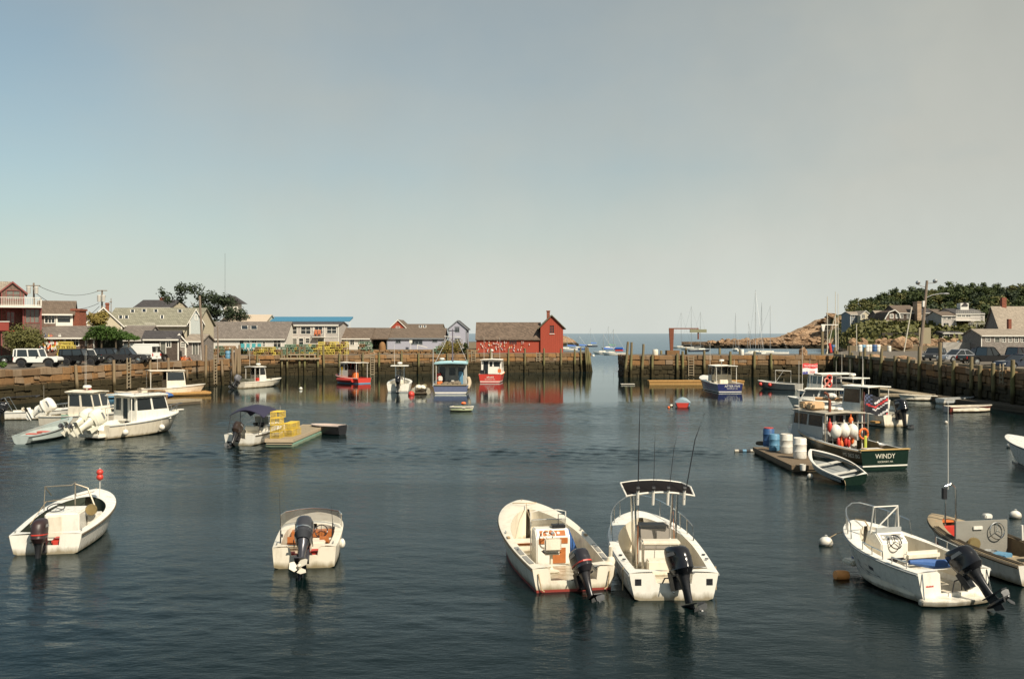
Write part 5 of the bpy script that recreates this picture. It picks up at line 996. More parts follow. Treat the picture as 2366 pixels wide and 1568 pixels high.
def trap_mesh(mat, L=1.05, w=.56, h=.38, step=.13, name='trap', r=.012):
    mb = MB(); x, y = L/2, w/2
    def ln(a, b_, q=r): mb.tube([a, b_], q, 3)
    for s in (-1, 1):
        for zz in (0, h): ln((-x, s*y, zz), (x, s*y, zz), r*2); ln((s*x, -y, zz), (s*x, y, zz), r*2)
        for t_ in (-1, 1): ln((s*x, t_*y, 0), (s*x, t_*y, h), r*2)
        k = -x+step
        while k < x-.01: ln((k, s*y, 0), (k, s*y, h)); k += step
        k = step
        while k < h-.01: ln((-x, s*y, k), (x, s*y, k)); ln((s*x, -y, k), (s*x, y, k)); k += step
        k = -y+step
        while k < y-.01: ln((s*x, k, 0), (s*x, k, h)); ln((-x, k, (h if s > 0 else 0)), (x, k, (h if s > 0 else 0))); k += step
    k = -x+step
    while k < x-.01: ln((k, -y, h), (k, y, h)); k += step
    return mb.mesh(name, mat, ang=0, fix=False)
TR = {'yellow': trap_mesh(M('old_yellow_wire', (.36, .28, .05), .7, rv=.4, dirt=.4), step=.26, r=.035), 'green': trap_mesh(GREENW, step=.26, r=.035), 'brown': trap_mesh(M('brown_trap', (.19, .11, .05), .8, rv=.3), step=.26, r=.035)}
TRN = trap_mesh(YEL, step=.09, r=.006)
def traps(cf, x0, x1, y0, y1, d, rows, cols, pick, grp, zb=ZW, dep=2, el=0):
    rs = random.Random(int(x0+y0)); X0, X1 = ray(cf(x0, 0)[0], d), ray(cf(x1, 0)[0], d); st = (X1-X0)/cols
    for dy in range(dep):
        for c_ in range(cols):
            if el: d = on_line(cf(x0+(x1-x0)*(c_+.5)/cols, 0)[0], *QB, -el).y
            hh = rows-rs.choice((0, 0, 0, 1))-(1 if dy == 0 and rs.random() < .3 else 0)
            for k in range(max(1, hh)):
                kk = rs.choice(pick); cn = {'yellow': 'yellow', 'green': 'dark green', 'brown': 'brown'}[kk]
                tag(put('lobster_trap', TR[kk], (X0+st*(c_+.5)+rs.uniform(-.06, .06), d+dy*1.15, zb+k*.40), None, (0, 0, rs.choice((0, 0, pi/2))+rs.uniform(-.12, .12)), (1, 1, 1)), f'{cn} trap, {ORD[k]} up in {ORD[c_]} column, {grp[7:] if grp.startswith("in the") else grp}', 'lobster trap', f'lobster traps {grp}')
traps(c2, 1020, 1240, 575, 665, 164, 5, 14, ('yellow', 'yellow', 'yellow', 'brown'), 'in the tall bright stack on the wharf', ZW, 1, 1.3)
traps(c2, 720, 1000, 600, 655, 163, 4, 15, ('yellow', 'green', 'brown', 'green'), 'in the low mixed stack below the gallery', ZW, 1, 1.3)
traps(c2, 500, 690, 620, 660, 162, 3, 10, ('yellow', 'brown', 'green'), 'in the low stack left of the timber staging', ZW, 1, 1.3)
traps(c2, 1356, 1436, 558, 655, 163.6, 5, 4, ('green', 'brown'), 'in the narrow dark stack right of the bright stack', ZW, 1, 1.5)
traps(c1, 1672, 1895, 625, 705, 140, 4, 10, ('brown', 'brown', 'green'), 'in the brown stack behind the pile cluster', ZW, 1)
traps(c1, 495, 580, 585, 690, 116.5, 6, 4, ('yellow',), 'piled against the buoy shop', ZW, 1)
traps(c3, 642, 735, 495, 545, 168, 3, 7, ('brown', 'green'), 'in front of the olive hedge', ZW, 1)
tag(MB().cbox((0, 0, .55), (.75, .7, 1.1)).cbox((0, 0, 1.12), (.8, .75, .08)).build('fish_box', BUOYW, loc=(ray(c1(1825, 0)[0], 128), 133, 3.3)), 'white fish box at the wharf corner', 'box')
barrel(LBLUE, 'pale blue barrel beside the white box at the wharf corner', (ray(c1(1856, 0)[0], 133), 133, 3.3), 1.2)
t = thing('granite_bollard', 'rounded granite bollard on the wharf beside the lavender shop', 'bollard', (ray(c2(1545, 0)[0], 168.5), 168.5, ZW)); MB().lathe([(.62, 0), (.58, 1.2), (.45, 1.7), (.2, 1.95), (0, 2.0)], n=12).build('stone_body', G, t)
tag(put('boulder', BOULD[1], (ray(c2(1445, 0)[0], 167), 167, 3.4), None, (0, .3, .4), (1.9, 1.4, 1.2)), 'pale boulder beside the wharf ladder', 'boulder')
tag(put('boulder', BOULD[3], (ray(c5(1190, 0)[0], 194), 194, 4.6), None, (0, .1, .4), (6.5, 3, 3.6)), 'large pinkish boulder left of the tall light pole', 'boulder')
tag(put('boulder', BOULD[2], (ray(c5(243, 0)[0], 157), 157, 3.6), None, (0, .1, .4), (1.8, 1.3, 2.2)), 'upright granite block on the pier near the flag boat', 'boulder')
for i, x in enumerate((945, 1215)):
    tag(put('boulder', BOULD[i], (ray(c5(x, 0)[0], 141-i*9), 141-i*9, 3.35), None, (0, .1, .4), (4, 1.3, 1)), ('flat kerb boulder on the right quay edge, farther one', 'flat kerb boulder on the right quay edge, nearer one')[i], 'boulder')
t = thing('timber_kerb', 'tan timber kerb beam along the edge of the right quay below the cars', 'kerb', (0, 0, ZW)); a, b_ = Vector((49.3, 152, .12)), Vector((43.8, 66, .12))
for k in range(14): p, q = a.lerp(b_, k/14+.004), a.lerp(b_, (k+1)/14-.004); MB().tube([p, q], .26, 4).build('timber', PLANK, t)
for k in range(4): MB().cbox((k*.9-1, 0, .5), (.6, .5, .08)).cbox((k*.9-1, .24, .85), (.6, .06, .6)).cbox((k*.9-1.25, 0, .25), (.06, .4, .5)).cbox((k*.9-.75, 0, .25), (.06, .4, .5)).build('chair', M('turquoise', (.06, .30, .32), .6)).location = (ray(c2(380, 0)[0], 162.5), 162.5, 3.9)
tag(MB().cbox((0, 0, 1.3), (.5, .06, .5)).cbox((0, .02, .5), (.06, .06, 1.1)).build('sign_board', TRIMW, loc=Q(*c3(406, 520), 173)), 'small white sign standing before the lavender shop', 'sign')
tag(MB().tube([Q(*c3(470, 478), 173), Q(*c3(565, 505), 173)], .07, 4).tube([Q(*c3(470, 478), 173), Q(*c3(470, 520), 173)], .06, 4).build('ramp_rail', TRIMW), 'white handrail sloping before the lavender shop', 'railing')

for i, o in enumerate([o for o in C.objects if o.name.startswith('chair') and o.parent is None and 'label' not in o]): tag(o, f'turquoise deck chair outside the long grey building, {ORD[i]} from the left', 'chair', 'turquoise deck chairs')
def to_mesh(o):
    me = bpy.data.meshes.new_from_object(o); n = bpy.data.objects.new('lettering', me); n.matrix_basis = o.matrix_basis.copy(); n.parent = o.parent
    C.objects.unlink(o); bpy.data.objects.remove(o); C.objects.link(n); return n
# ---------------------------------------------------------------- boats
SCREEN = M('tinted_screen', (.16, .15, .12), .08, 0, .1); SCREEN.node_tree.nodes['Principled BSDF'].inputs['Alpha'].default_value = .55
class Boat:
    def __init__(s, name, label, stern, bow, zb, B, zs, cat='boat', group=None, L=None, head=None, d=None):
        A = P(*stern, 0) if d is None else Vector((ray(stern[0], d), d, 0))
        if bow is not None:
            v = P(*bow, zb)-A; s.L = L or v.xy.length; s.h = atan2(v.y, v.x)
        else: s.L = L; s.h = radians(head)
        s.B, s.zb, s.zs = B, zb, zs; s.t = thing(name, label, cat, A, s.h, group)
    def shape(s, tw=.9, p=2.4, q=.75, rake=.10, chine=.88, draft=.28, curve=1.8):
        s.tw, s.p, s.q, s.rake, s.ch, s.draft, s.curve = tw, p, q, rake, chine, draft, curve
    def w(s, u):
        u = max(0, min(1, u)); k = s.tw+(1-s.tw)*sin(pi/2*min(u/.45, 1))
        if u > .42: k *= max(0, 1-((u-.42)/.58)**s.p)**s.q
        return k*s.B/2
    def sz(s, u): return s.zs+(s.zb-s.zs)*u**s.curve
    def sec(s, u):
        w, z = s.w(u), s.sz(u); zc = .04+.45*z*u**4; zk = -s.draft+(s.draft+.10*z)*u**6
        wc = w*(s.ch-.30*u**3); zm = zc+(z-zc)*.55; wm = wc+(w-wc)*(.62-.25*u*u)
        X = lambda zz: s.L*(u-s.rake*(u**3)*(1-(zz-zk)/(z-zk)))
        return [(X(zk), 0, zk), (X(zc), wc, zc), (X(zm), wm, zm), (X(z), w, z)]
    def side(s, u, z, off=.0, sy=1):
        a = s.sec(u)[1:]
        for p, q in zip(a, a[1:]):
            if z <= q[2]+1e-6: k = max(0, (z-p[2])/(q[2]-p[2])); break
        else: p, q, k = a[-2], a[-1], 1
        return (p[0]+(q[0]-p[0])*k, sy*(p[1]+(q[1]-p[1])*k+off), z)
    def us(s, a=0, b_=1, n=26): return [a+(b_-a)*(i/n)**.9 if b_ < 1 else a+(b_-a)*(1-(1-i/n)**1.5) for i in range(n+1)]
    def hull(s, mat, deck, liner=None, gw=.16, tc=.74, t0=.0, floor=.18, notch=(.6, .26), rub=None, camber=.05, n=6, stripe=None, boot=None, rr=.028, floormat=None):
        liner = liner or deck; s.floor = floor; s.tc = tc; s.gw = gw
        rows = []
        for u in s.us():
            a = s.sec(u); rows.append([(x, -y, z) for x, y, z in a[::-1]] + [(x, y, z) for x, y, z in a[1:]])
        s.hull_ = MB().grid(rows).build('hull', mat, s.t, ang=40)
        a = s.sec(0); pts = [(-p[1], p[2]) for p in a[::-1]] + [(p[1], p[2]) for p in a[1:]]
        top = [(w_, z) for w_, z in pts]
        if notch:
            nw, nd = notch[0]/2, notch[1]; zt = s.sz(0); top += [(nw+.06, zt), (nw, zt-.05), (nw-.03, zt-nd), (-nw+.03, zt-nd), (-nw, zt-.05), (-nw-.06, zt)]
        MB().prism(top, -.004, .09, 'x').build('transom', mat, s.t, ang=20)
        # deck ring and liner
        def oi(u):
            if u <= t0 or u >= tc: return 0.0
            return max(0, s.w(u)-gw)*max(0, 1-((u-t0)/(tc-t0))**n)**.5
        us = sorted(set([round(x, 4) for x in s.us()+[tc-.002, tc-.01, tc-.025, tc-.05, tc-.08, tc+.001] + ([t0+.001] if t0 else [])]))
        D = MB(); Lw = MB(); Fl = []
        for sy in (-1, 1):
            r1, r2 = [], []
            for u in us:
                w, z, o = s.w(u), s.sz(u)+.012, oi(u); x = s.sec(u)[3][0]; cz = lambda y: z+camber*(1-(y/max(w, .01))**2)*min(1, w*2)
                if tc and u < tc and o > 0: row = [w, w-.03, w-(w-o)*.5, o]
                else: row = [w, w*.8, w*.45, 0]
                r1.append([(x, sy*y, cz(y) if k else z-.01) for k, y in enumerate(row)])
                if t0 <= u < tc and o > 0: r2.append([(x, sy*o, cz(o)), (x, sy*(o+.02), z-.1), (x, sy*min(o+.03, s.w(u)*.93), floor)])
            D.grid(r1)
            if len(r2) > 1: Lw.grid(r2)
        # cut: deck rows at the open stern carry only the side strips
        D.build('deck', deck, s.t, ang=50)
        if tc:
            fr = [[(s.sec(u)[3][0], -oi(u)-.02, floor), (s.sec(u)[3][0], 0, floor), (s.sec(u)[3][0], oi(u)+.02, floor)] for u in us if t0 <= u < tc]
            x0 = fr[0][0][0]
            Lw.build('cockpit_liner', liner, s.t, ang=50); MB().grid(fr).build('cockpit_floor', floormat or liner, s.t, ang=0)
        if rub is not None:
            mb = MB()
            for sy in (-1, 1): mb.tube([s.side(u, s.sz(u)-.045, .012, sy) for u in s.us(0, .995, 22)], rr, 5)
            mb.build('rub_rail', rub, s.t)
        if stripe: s.band('stripe', *stripe)
        if boot: s.band('boot_stripe', *boot)
        return s
    def band(s, name, mat, z0, z1, u1=.97, rel=False):
        mb = MB(); zz = lambda u, z: s.sz(u)-z if rel else z
        for sy in (-1, 1): mb.grid([[s.side(u, zz(u, z0), .006, sy), s.side(u, zz(u, z1), .006, sy)] for u in s.us(0, u1, 22)])
        w0, w1 = s.side(0, zz(0, z0))[1], s.side(0, zz(0, z1))[1]
        mb.add([(-.008, -w0, zz(0, z0)), (-.008, w0, zz(0, z0)), (-.008, w1, zz(0, z1)), (-.008, -w1, zz(0, z1))], [(0, 1, 2, 3)])
        return mb.build(name, mat, s.t, ang=40)
    def part(s, name, mat, mb, bevel=0, par=None, label=None, **k): return mb.build(name, mat, par or s.t, bevel=bevel, label=label, **k)
    def box(s, name, mat, x0, x1, y0, y1, z0, z1, bevel=.02, par=None, label=None): return MB().box(x0, y0, z0, x1, y1, z1).build(name, mat, par or s.t, bevel=bevel, label=label)
    def world(s, x, y, z): return s.t.matrix_basis @ Vector((x, y, z))
    def rail(s, pts, r=.018, name='grab_rail', mat=None, posts=()):
        mb = MB().tube(pts, r, 6)
        for a, b_ in posts: mb.tube([a, b_], r*.9, 6)
        return mb.build(name, mat or STEEL, s.t)
    def bow_rail(s, u0, u1=.985, h=.45, n=5, inset=.09, rise=.12):
        f = lambda u, sy, z: (s.sec(u)[3][0]-.05*(u > .95), sy*max(.06, s.w(u)-inset), s.sz(u)+z)
        uu = [u0+(u1-u0)*i/10 for i in range(11)]; pts = [f(u0-.015, -1, .03)] + [f(u, -1, h+rise*(u-u0)/(u1-u0)) for u in uu] + [f(u, 1, h+rise*(u-u0)/(u1-u0)) for u in uu[::-1]] + [f(u0-.015, 1, .03)]
        return s.rail(pts, name='bow_rail', posts=[(f(u0+(u1-u0)*i/n, sy, .02), f(u0+(u1-u0)*i/n, sy, h+rise*i/n)) for i in range(1, n) for sy in (-1, 1)])
    def cleats(s, us=(.03, .5), mat=None):
        for u in us:
            for sy in (-1, 1):
                x, w, z = s.sec(u)[3]; MB().tube([(-.09, 0, .06), (.09, 0, .06)], .014, 5).tube([(-.03, 0, 0), (-.03, 0, .06)], .012, 5).tube([(.03, 0, 0), (.03, 0, .06)], .012, 5).build('cleat', mat or STEEL, s.t, loc=(x+.05, sy*(w-s.gw/2), z+.02))
    def text(s, txt, size, where='transom', x=0, z=.3, mat=None, u=.2, sy=1, name='lettering', ext=.004, y=0):
        cu = bpy.data.curves.new(name, 'FONT'); cu.body = txt; cu.size = size; cu.align_x = 'CENTER'; cu.align_y = 'CENTER'; cu.extrude = ext; cu.materials.append(mat or TRIMW)
        o = bpy.data.objects.new(name, cu); link(o, s.t)
        if where == 'transom': o.matrix_basis = Matrix.Translation((-.016, y, z)) @ Matrix(((0, 0, -1, 0), (-1, 0, 0, 0), (0, 1, 0, 0), (0, 0, 0, 1)))
        else:
            p, q = Vector(s.side(u-.03, z, .02, sy)), Vector(s.side(u+.03, z, .02, sy)); up = (Vector(s.side(u, z+.05, .02, sy))-Vector(s.side(u, z-.05, .02, sy))).normalized()
            X = (p-q).normalized()*sy; Z = X.cross(up).normalized(); up = Z.cross(X); m = Matrix((X, up, Z)).transposed().to_4x4(); o.matrix_basis = Matrix.Translation((p+q)/2) @ m
        return to_mesh(o)
    def outboard(s, y=0, z=None, tilt=50, k=1.0, cowl=None, leg=None, stripe=None, prop=None, x=-.02, steer=0):
        cowl = cowl or BLK2; leg = leg or BLACK; z = s.sz(0)-.2 if z is None else z
        def ring(cx, cz, rx, ry, n=14, tl=0): return [(cx+rx*(abs(cos(a))**.75)*(1 if cos(a) > 0 else -1)*1.0, ry*(abs(sin(a))**.75)*(1 if sin(a) > 0 else -1), cz+tl*cos(a)*rx) for a in [2*pi*i/n for i in range(n)]]
        m = MB().loft([ring(-.36, .04, .22, .15), ring(-.36, -.12, .15, .11), ring(-.37, -.38, .11, .07), ring(-.36, -.66, .12, .045)])
        m.cbox((-.05, 0, -.12), (.16, .26, .42)).cbox((-.18, 0, -.05), (.2, .14, .18))
        mo = m.build('outboard_motor', leg, s.t, ang=45)
        c = MB().loft([ring(-.33, -.02, .27, .15), ring(-.34, .08, .34, .19), ring(-.345, .11, .36, .205), ring(-.34, .125, .345, .195), ring(-.32, .34, .37, .205), ring(-.30, .52, .35, .195, tl=.08), ring(-.29, .60, .30, .165, tl=.12), ring(-.28, .635, .2, .11, tl=.13)])
        c.build('cowling', cowl, mo, ang=50)
        if stripe: MB().loft([ring(-.34, .20, .364, .209), ring(-.338, .235, .367, .211)], caps=False).build('stripe', stripe, mo)
        c2 = MB()
        for sy in (-1, 1): c2.add([(-.50, sy*.208, .42), (-.16, sy*.208, .42), (-.2, sy*.208, .50), (-.46, sy*.208, .50)], [(0, 1, 2, 3)])
        c2.build('cowl_badge', M('badge_grey', (.30, .30, .31), .35, .5), mo, fix=False, kind='stuff')
        for sy in (-1, 1): MB().tube([(-.1, sy*.05, -.05), (.12, sy*.16, -.02), (.30, sy*.22, -.22)], .018, 5).build('control_cable', RUBB, mo)
        for sy in (-1, 1): MB().box(-.45, sy*.2, -.03, -.2, sy*.215, .01).build('latch', leg, mo)
        lw = MB().box(-.78, -.12, -.70, -.2, .12, -.675).lathe([(0, -.68), (.05, -.64), (.068, -.45), (.06, -.25), (.02, -.13), (0, -.12)], (0, 0, -.88), 8, 'x')
        lw.prism([(-.5, -.68), (-.24, -.68), (-.26, -.88), (-.28, -1.02), (-.5, -1.1), (-.52, -.88)], -.018, .018); lw.build('lower_unit', leg, mo)
        pr = MB()
        for i in range(3):
            T = Matrix.Translation((-.72, 0, -.88)) @ Matrix.Rotation(i*2*pi/3+.4, 4, 'X')
            pr.add([T @ Vector(v) for v in [(.05, -.02, .03), (-.02, -.13, .1), (-.05, -.10, .2), (-.01, .03, .22), (.05, .08, .12), (.05, .03, .03)]], [(0, 1, 2, 3, 4, 5)])
            pr.add([T @ (Vector(v)+Vector((.012, 0, 0))) for v in [(.05, -.02, .03), (-.02, -.13, .1), (-.05, -.10, .2), (-.01, .03, .22), (.05, .08, .12), (.05, .03, .03)]], [(5, 4, 3, 2, 1, 0)])
        pr.lathe([(0, -.8), (.04, -.78), (.045, -.66), (0, -.65)], (0, 0, -.88), 8, 'x').build('propeller', prop or M('dark_steel', (.12, .12, .12), .4, .7, .1), mo)
        mo.location = (x, y, z); mo.rotation_euler = (0, radians(tilt), radians(steer)); mo.scale = (k, k, k); return mo
    def steering(s, x, y, z, R=.19, tilt=55, mat=None, par=None):
        T = Matrix.Rotation(radians(-tilt), 4, 'Y'); mb = MB().torus((x, y, z), R, .017, 20, 5, T.to_3x3())
        for i in range(3): mb.tube([(x, y, z), Vector((x, y, z))+T.to_3x3() @ Vector((cos(i*2.1)*R, sin(i*2.1)*R, 0))], .012, 4)
        return mb.build('steering_wheel', mat or BLACK, par or s.t)
    def console(s, x, w, d, h, mat, y=0, slope=.22, top=.12, dash=None, wheel=True, gauges=4, par=None):
        f = s.floor; prof = [(x, f), (x, f+h*.78), (x+slope, f+h), (x+d-top, f+h), (x+d, f+h*.7), (x+d+.03, f)]
        c = MB().prism(prof, y-w/2, y+w/2).build('console', mat, s.t, bevel=.03)
        sl_ = Vector((slope, 0, h*.22)).normalized(); n = Vector((-sl_.z, 0, sl_.x)); mid = Vector((x+slope/2, y, f+h*.89))
        q = MB(); a = sl_*.09; b_ = Vector((0, w*.38, 0)); o = mid+n*.012; q.add([o-a-b_, o-a+b_, o+a+b_, o+a-b_], [(0, 1, 2, 3)]); q.build('dash_panel', dash or BLACK, c, fix=False)
        for i in range(gauges): g_ = mid+n*.02+Vector((0, (i-(gauges-1)/2)*w*.17, 0)); T = n.to_track_quat('Z', 'Y').to_matrix(); g2 = MB(); g2.add([g_+T @ Vector((cos(k*pi/5)*.045, sin(k*pi/5)*.045, 0)) for k in range(10)], [tuple(range(10))]); g2.build('gauge', STEEL if i % 2 else TRIMW, c, fix=False)
        if wheel: s.steering(x-.06, y+w*.12, f+h*.80, par=c)
        return c
    def windshield(s, pts, h, lean, mat=None, frame=None):
        base = [Vector(p) for p in pts]; top = [p+Vector((lean, 0, h)) for p in base]
        g = MB().grid([base, top]).build('windshield', mat or M('tinted_screen', (.07, .07, .06), .1, 0, .1), s.t, fix=False); MB().tube(top, .014, 5).tube([base[0], top[0]], .014, 5).tube([base[-1], top[-1]], .014, 5).build('frame', frame or STEEL, g); return g
    def wheelhouse(s, x0, x1, w, z0, z1, mat, roofmat, open_back=True, over=.15, back_over=0, side_w=2, front_w=3, sill=.42, slant=.25, frame=None, windows=True, door=None, roof_th=.08, taper=.94):
        Hh = z1-z0; zs = z0+Hh*sill; zt = z1-Hh*.10; base = MB()
        fnf = lambda a, b_, t_: (x1-t_+slant*(1-(b_-z0)/Hh), a*(taper+(1-taper)*(1-(b_-z0)/Hh)), b_)
        st = 2*w/front_w; fh = [(-w+st*i+.06, zs, -w+st*(i+1)-.06, zt) for i in range(front_w)]; holed(base, fnf, -w, w, z0, z1, fh, .04, True)
        ln = (x1-x0)/side_w; shs = [(x0+ln*i+.07, zs, x0+ln*(i+1)-.07, zt) for i in range(side_w)]
        for sy in (-1, 1):
            holed(base, lambda a, b_, t_: (a+slant*(1-(b_-z0)/Hh)*(a-x0)/(x1-x0), sy*(w-t_)*(taper+(1-taper)*(1-(b_-z0)/Hh)), b_), x0, x1, z0, z1, shs, .04, True)
        bh = []
        if open_back is not True:
            bh = [(-w*.8, zs, -w*.3, zt), (-w*.15, z0+.1, w*.25, zt), (w*.4, zs, w*.85, zt)] if not open_back else open_back
            holed(base, lambda a, b_, t_: (x0+t_, a*(taper+(1-taper)*(1-(b_-z0)/Hh)), b_), -w, w, z0, z1, bh, .04, True)
        cb = base.build('cabin', mat, s.t, ang=0, fix=False)
        ws = [[fnf(*c, .02) for c in ((h_[0], h_[1]), (h_[2], h_[1]), (h_[2], h_[3]), (h_[0], h_[3]))] for h_ in fh]
        for sy in (-1, 1):
            for h_ in shs: ws.append([(a+slant*(1-(b_-z0)/Hh)*(a-x0)/(x1-x0), sy*(w-.02)*(taper+(1-taper)*(1-(b_-z0)/Hh)), b_) for a, b_ in ((h_[0], h_[1]), (h_[2], h_[1]), (h_[2], h_[3]), (h_[0], h_[3]))])
        for h_ in bh: ws.append([(x0+.02, a*(taper+(1-taper)*(1-(b_-z0)/Hh)), b_) for a, b_ in ((h_[0], h_[1]), (h_[2], h_[1]), (h_[2], h_[3]), (h_[0], h_[3]))])
        if windows:
            for q in ws: MB().add(q, [(0, 1, 2, 3)]).build('window', GLASS, cb, ang=0, fix=False)
        xa, xb = x0-over-back_over, x1+over; wr = w*taper+over
        r = []
        for i in range(7):
            f = -1+2*i/6; r.append([(xa, wr*f, z1+.06*(1-f*f)), (xb, wr*f*.92, z1+.06*(1-f*f)-.02)])
        m = MB().grid(r); m.grid([[(*p[:2], p[2]-roof_th) for p in q] for q in r]); m.tube([r[0][0], r[0][1], r[3][1], r[6][1], r[6][0], r[3][0]], roof_th*.6, 5, True)
        rf = m.build('roof', roofmat, s.t, ang=50)
        if back_over:
            for sy in (-1, 1): MB().tube([(xa+.1, sy*(wr-.12), s.floor if hasattr(s, 'floor') else 0), (xa+.1, sy*(wr-.12), z1)], .035, 6).build('roof_post', frame or TRIMW, s.t)
        return cb, rf
    def aerial(s, x, y, z0, z1, r=.012, lean=.0, mat=None, name='aerial'): return MB().tube([(x, y, z0), (x+lean, y, z1)], [r*(.6 if r < .05 else 1), r*.35 if r < .05 else r*.6], 5).build(name, mat or TRIMW, s.t)
    def radar(s, x, y, z): return MB().lathe([(0, 0), (.05, .0), (.05, .15), (.26, .16), (.3, .22), (.28, .34), (.15, .38), (0, .38)], n=14).build('radar_dome', WHITE, s.t, loc=(x, y, z))
    def seat(s, x, y, w=.9, mat=None, h=.5, back=.45, d=.45):
        f = s.floor; t_ = MB().box(x, y-w/2, f, x+d, y+w/2, f+h*.8).build('seat', WORN, s.t, bevel=.03); MB().box(x-.02, y-w/2+.02, f+h*.8, x+d, y+w/2-.02, f+h).build('cushion', mat or CREAM, t_, bevel=.05)
        if back: MB().box(x-.02, y-w/2, f+h+.02, x+.1, y+w/2, f+h+back).build('backrest', mat or CREAM, t_, bevel=.05)
        return t_
def gear(name, label, cat, mb, mat, loc, rot=(0, 0, 0), bevel=0, group=None): return tag(mb.build(name, mat, loc=loc, rot=rot, bevel=bevel), label, cat, group)

# A: open white boat with console, lower left
A = Boat('console_boat', 'white open workboat with dark motor and red buoy on a staff, lower left', (105.5, 1280), (225, 1129), 1.02, 2.42, .60)
A.shape(tw=.86, p=2.3, q=.62); A.hull(WHITE, WHITE, M('green_floor_liner_shade', (.035, .045, .030), .8), gw=.22, tc=.80, floor=.12, notch=(.82, .34), rub=DARKW, floormat=M('green_floor_liner_shade', (.035, .045, .030), .8), n=7); A.cleats((.04,))  # floor is green; liner reuses its dark tone to paint in cockpit shade
cA = A.box('console_box', WHITE, 1.35, 2.75, -.62, .42, .12, 1.0, .04); A.box('locker', WORN, 2.2, 2.9, -.98, -.64, .12, .78, .03); A.steering(1.75, .18, 1.12, .26, 20, par=cA)
A.box('hatch', CREAM, 1.32, 1.345, -.1, .3, .25, .9, .005, cA); MB().lathe([(0, 0), (.17, 0), (.19, .05), (.15, .08), (.04, .1), (0, .12)], n=16, ax='x').build('pot_hauler', M('brass', (.45, .33, .15), .35, .8, .2), A.t, loc=(1.98, -.82, .98))
mb = MB().tube([(2.0, .62, 1.0), (2.1, .62, 1.75), (2.1, -.2, 1.78)], .02, 6).tube([(2.9, -.1, 1.0), (2.9, -.1, 1.75), (2.1, -.2, 1.78)], .022, 6).tube([(2.1, .62, 1.75), (2.9, .65, 1.35)], .018, 6).tube([(2.9, -.1, 1.7), (2.9, -.5, 1.55), (2.75, -.75, 1.0)], .03, 6); mb.build('hauling_frame', M('old_steel', (.30, .26, .2), .5, .6, .3, 6, .3), A.t)
A.rail([(4.4, .35, 1.0), (2.5, .7, 1.2), (1.2, .8, .7)], .01, 'rope', ROPE); A.rail([(5.0, -.2, 1.12), (4.2, .2, 1.1), (2.9, -.1, 1.5)], .01, 'rope', ROPE)
A.outboard(y=.08, tilt=6, k=1.05, cowl=M('sooty_cowling', (.03, .015, .015), .45), leg=BLACK, stripe=RED, z=.42)
A.box('fuel_tank', RED, .2, .65, -.5, -.1, .13, .42, .05); A.box('stern_locker', BLACK, .25, .9, .3, .85, .13, .35, .03)
p = A.world(4.3, -.55, 1.02); gear('buoy_staff', 'red flagged high-flyer buoy standing in the bow of the lower left boat', 'buoy', MB().tube([(0, 0, 0), (0, 0, 1.02)], .014, 5), TRIMW, p)
bs = bpy.data.objects[-1] if False else [o for o in bpy.data.objects if o.name.startswith('buoy_staff')][-1]
MB().sphere((0, 0, .70), .12, 10, 7, (1, 1, 1.0)).build('float', RED, bs); MB().sphere((0, 0, .87), .12, 10, 7, (1, 1, .9)).build('float', RED, bs)
# B: small runabout with wooden interior
Bb = Boat('runabout', 'small cream runabout with tinted windshield, wood interior and black outboard', (703, 1312), None, .75, 1.92, .60, L=4.7, head=96.5)
Bb.shape(tw=.93, p=3.4, q=.6, chine=.95, draft=.2); Bb.hull(CREAM, CREAM, CREAM, gw=.22, tc=.62, floor=.14, notch=(.8, .24), rub=None, floormat=CREAM, n=9); Bb.cleats((.05,))
ww = Bb.w(.62)-.1
Bb.windshield([(2.35, -ww-.08, .72), (2.75, -ww+.02, .74), (2.95, -ww*.5, .78), (3.0, 0, .80), (2.95, ww*.5, .78), (2.75, ww-.02, .74), (2.35, ww+.08, .72)], .42, -.12)
Bb.box('dashboard', TEAK, 2.2, 2.6, -.62, .60, .42, .62, .02); Bb.box('console_base', TEAK, 2.25, 2.55, -.6, -.05, .14, .42, .01); Bb.steering(2.05, -.32, .66, .19, 60)
sB = Bb.box('thwart', TEAK, 1.55, 1.85, -.66, .66, .36, .41, .01); Bb.box('cooler', CREAM, 1.05, 1.42, -.5, -.08, .14, .52, .03); Bb.box('thwart', CREAM, 1.9, 2.0, -.66, .66, .40, .46, .01)
for y in (-.45, .1, .5): Bb.box('seat_back', TEAK, 1.5, 1.54, y-.14, y+.14, .42, .6, .005)
Bb.box('fuel_tank', RED, .25, .68, -.46, -.1, .15, .42, .06); Bb.box('fuel_tank', RED, .2, .6, .25, .5, .15, .38, .06); Bb.box('stern_step', CREAM, .1, .4, -.78, -.5, .14, .42, .02); Bb.box('stern_step', CREAM, .1, .4, .5, .78, .14, .42, .02)
Bb.outboard(tilt=46, k=1.25, cowl=GRAPH, leg=M('graphite_leg', (.05, .05, .06), .3, .3), stripe=STEEL, prop=M('cream_propeller', (.50, .46, .38), .5), z=.50)
for i, (y, ln) in enumerate(((.72, 1.7), (-.7, 1.1))):
    q = Bb.world(.45+i, y, .55); gear('fishing_rod', ('long black fishing rod leaning in the cream runabout on its left side', 'short fishing rod standing in the cream runabout on its right side')[i], 'fishing rod', MB().tube([(0, 0, 0), (0, .05, .45)], .02, 5).tube([(0, .05, .45), (-.12, .35, ln)], [.009, .003], 5).lathe([(0, -.04), (.05, -.03), (.05, .03), (0, .04)], (0.03, .03, .3), 8, 'x'), BLACK, q)
q = Bb.world(1.3, -1.0, .42); gear('fender', 'small white fender hanging on the right side of the cream runabout', 'fender', MB().sphere((0, 0, 0), .09, 8, 6, (1, 1, 1.6)), BUOYW, q)
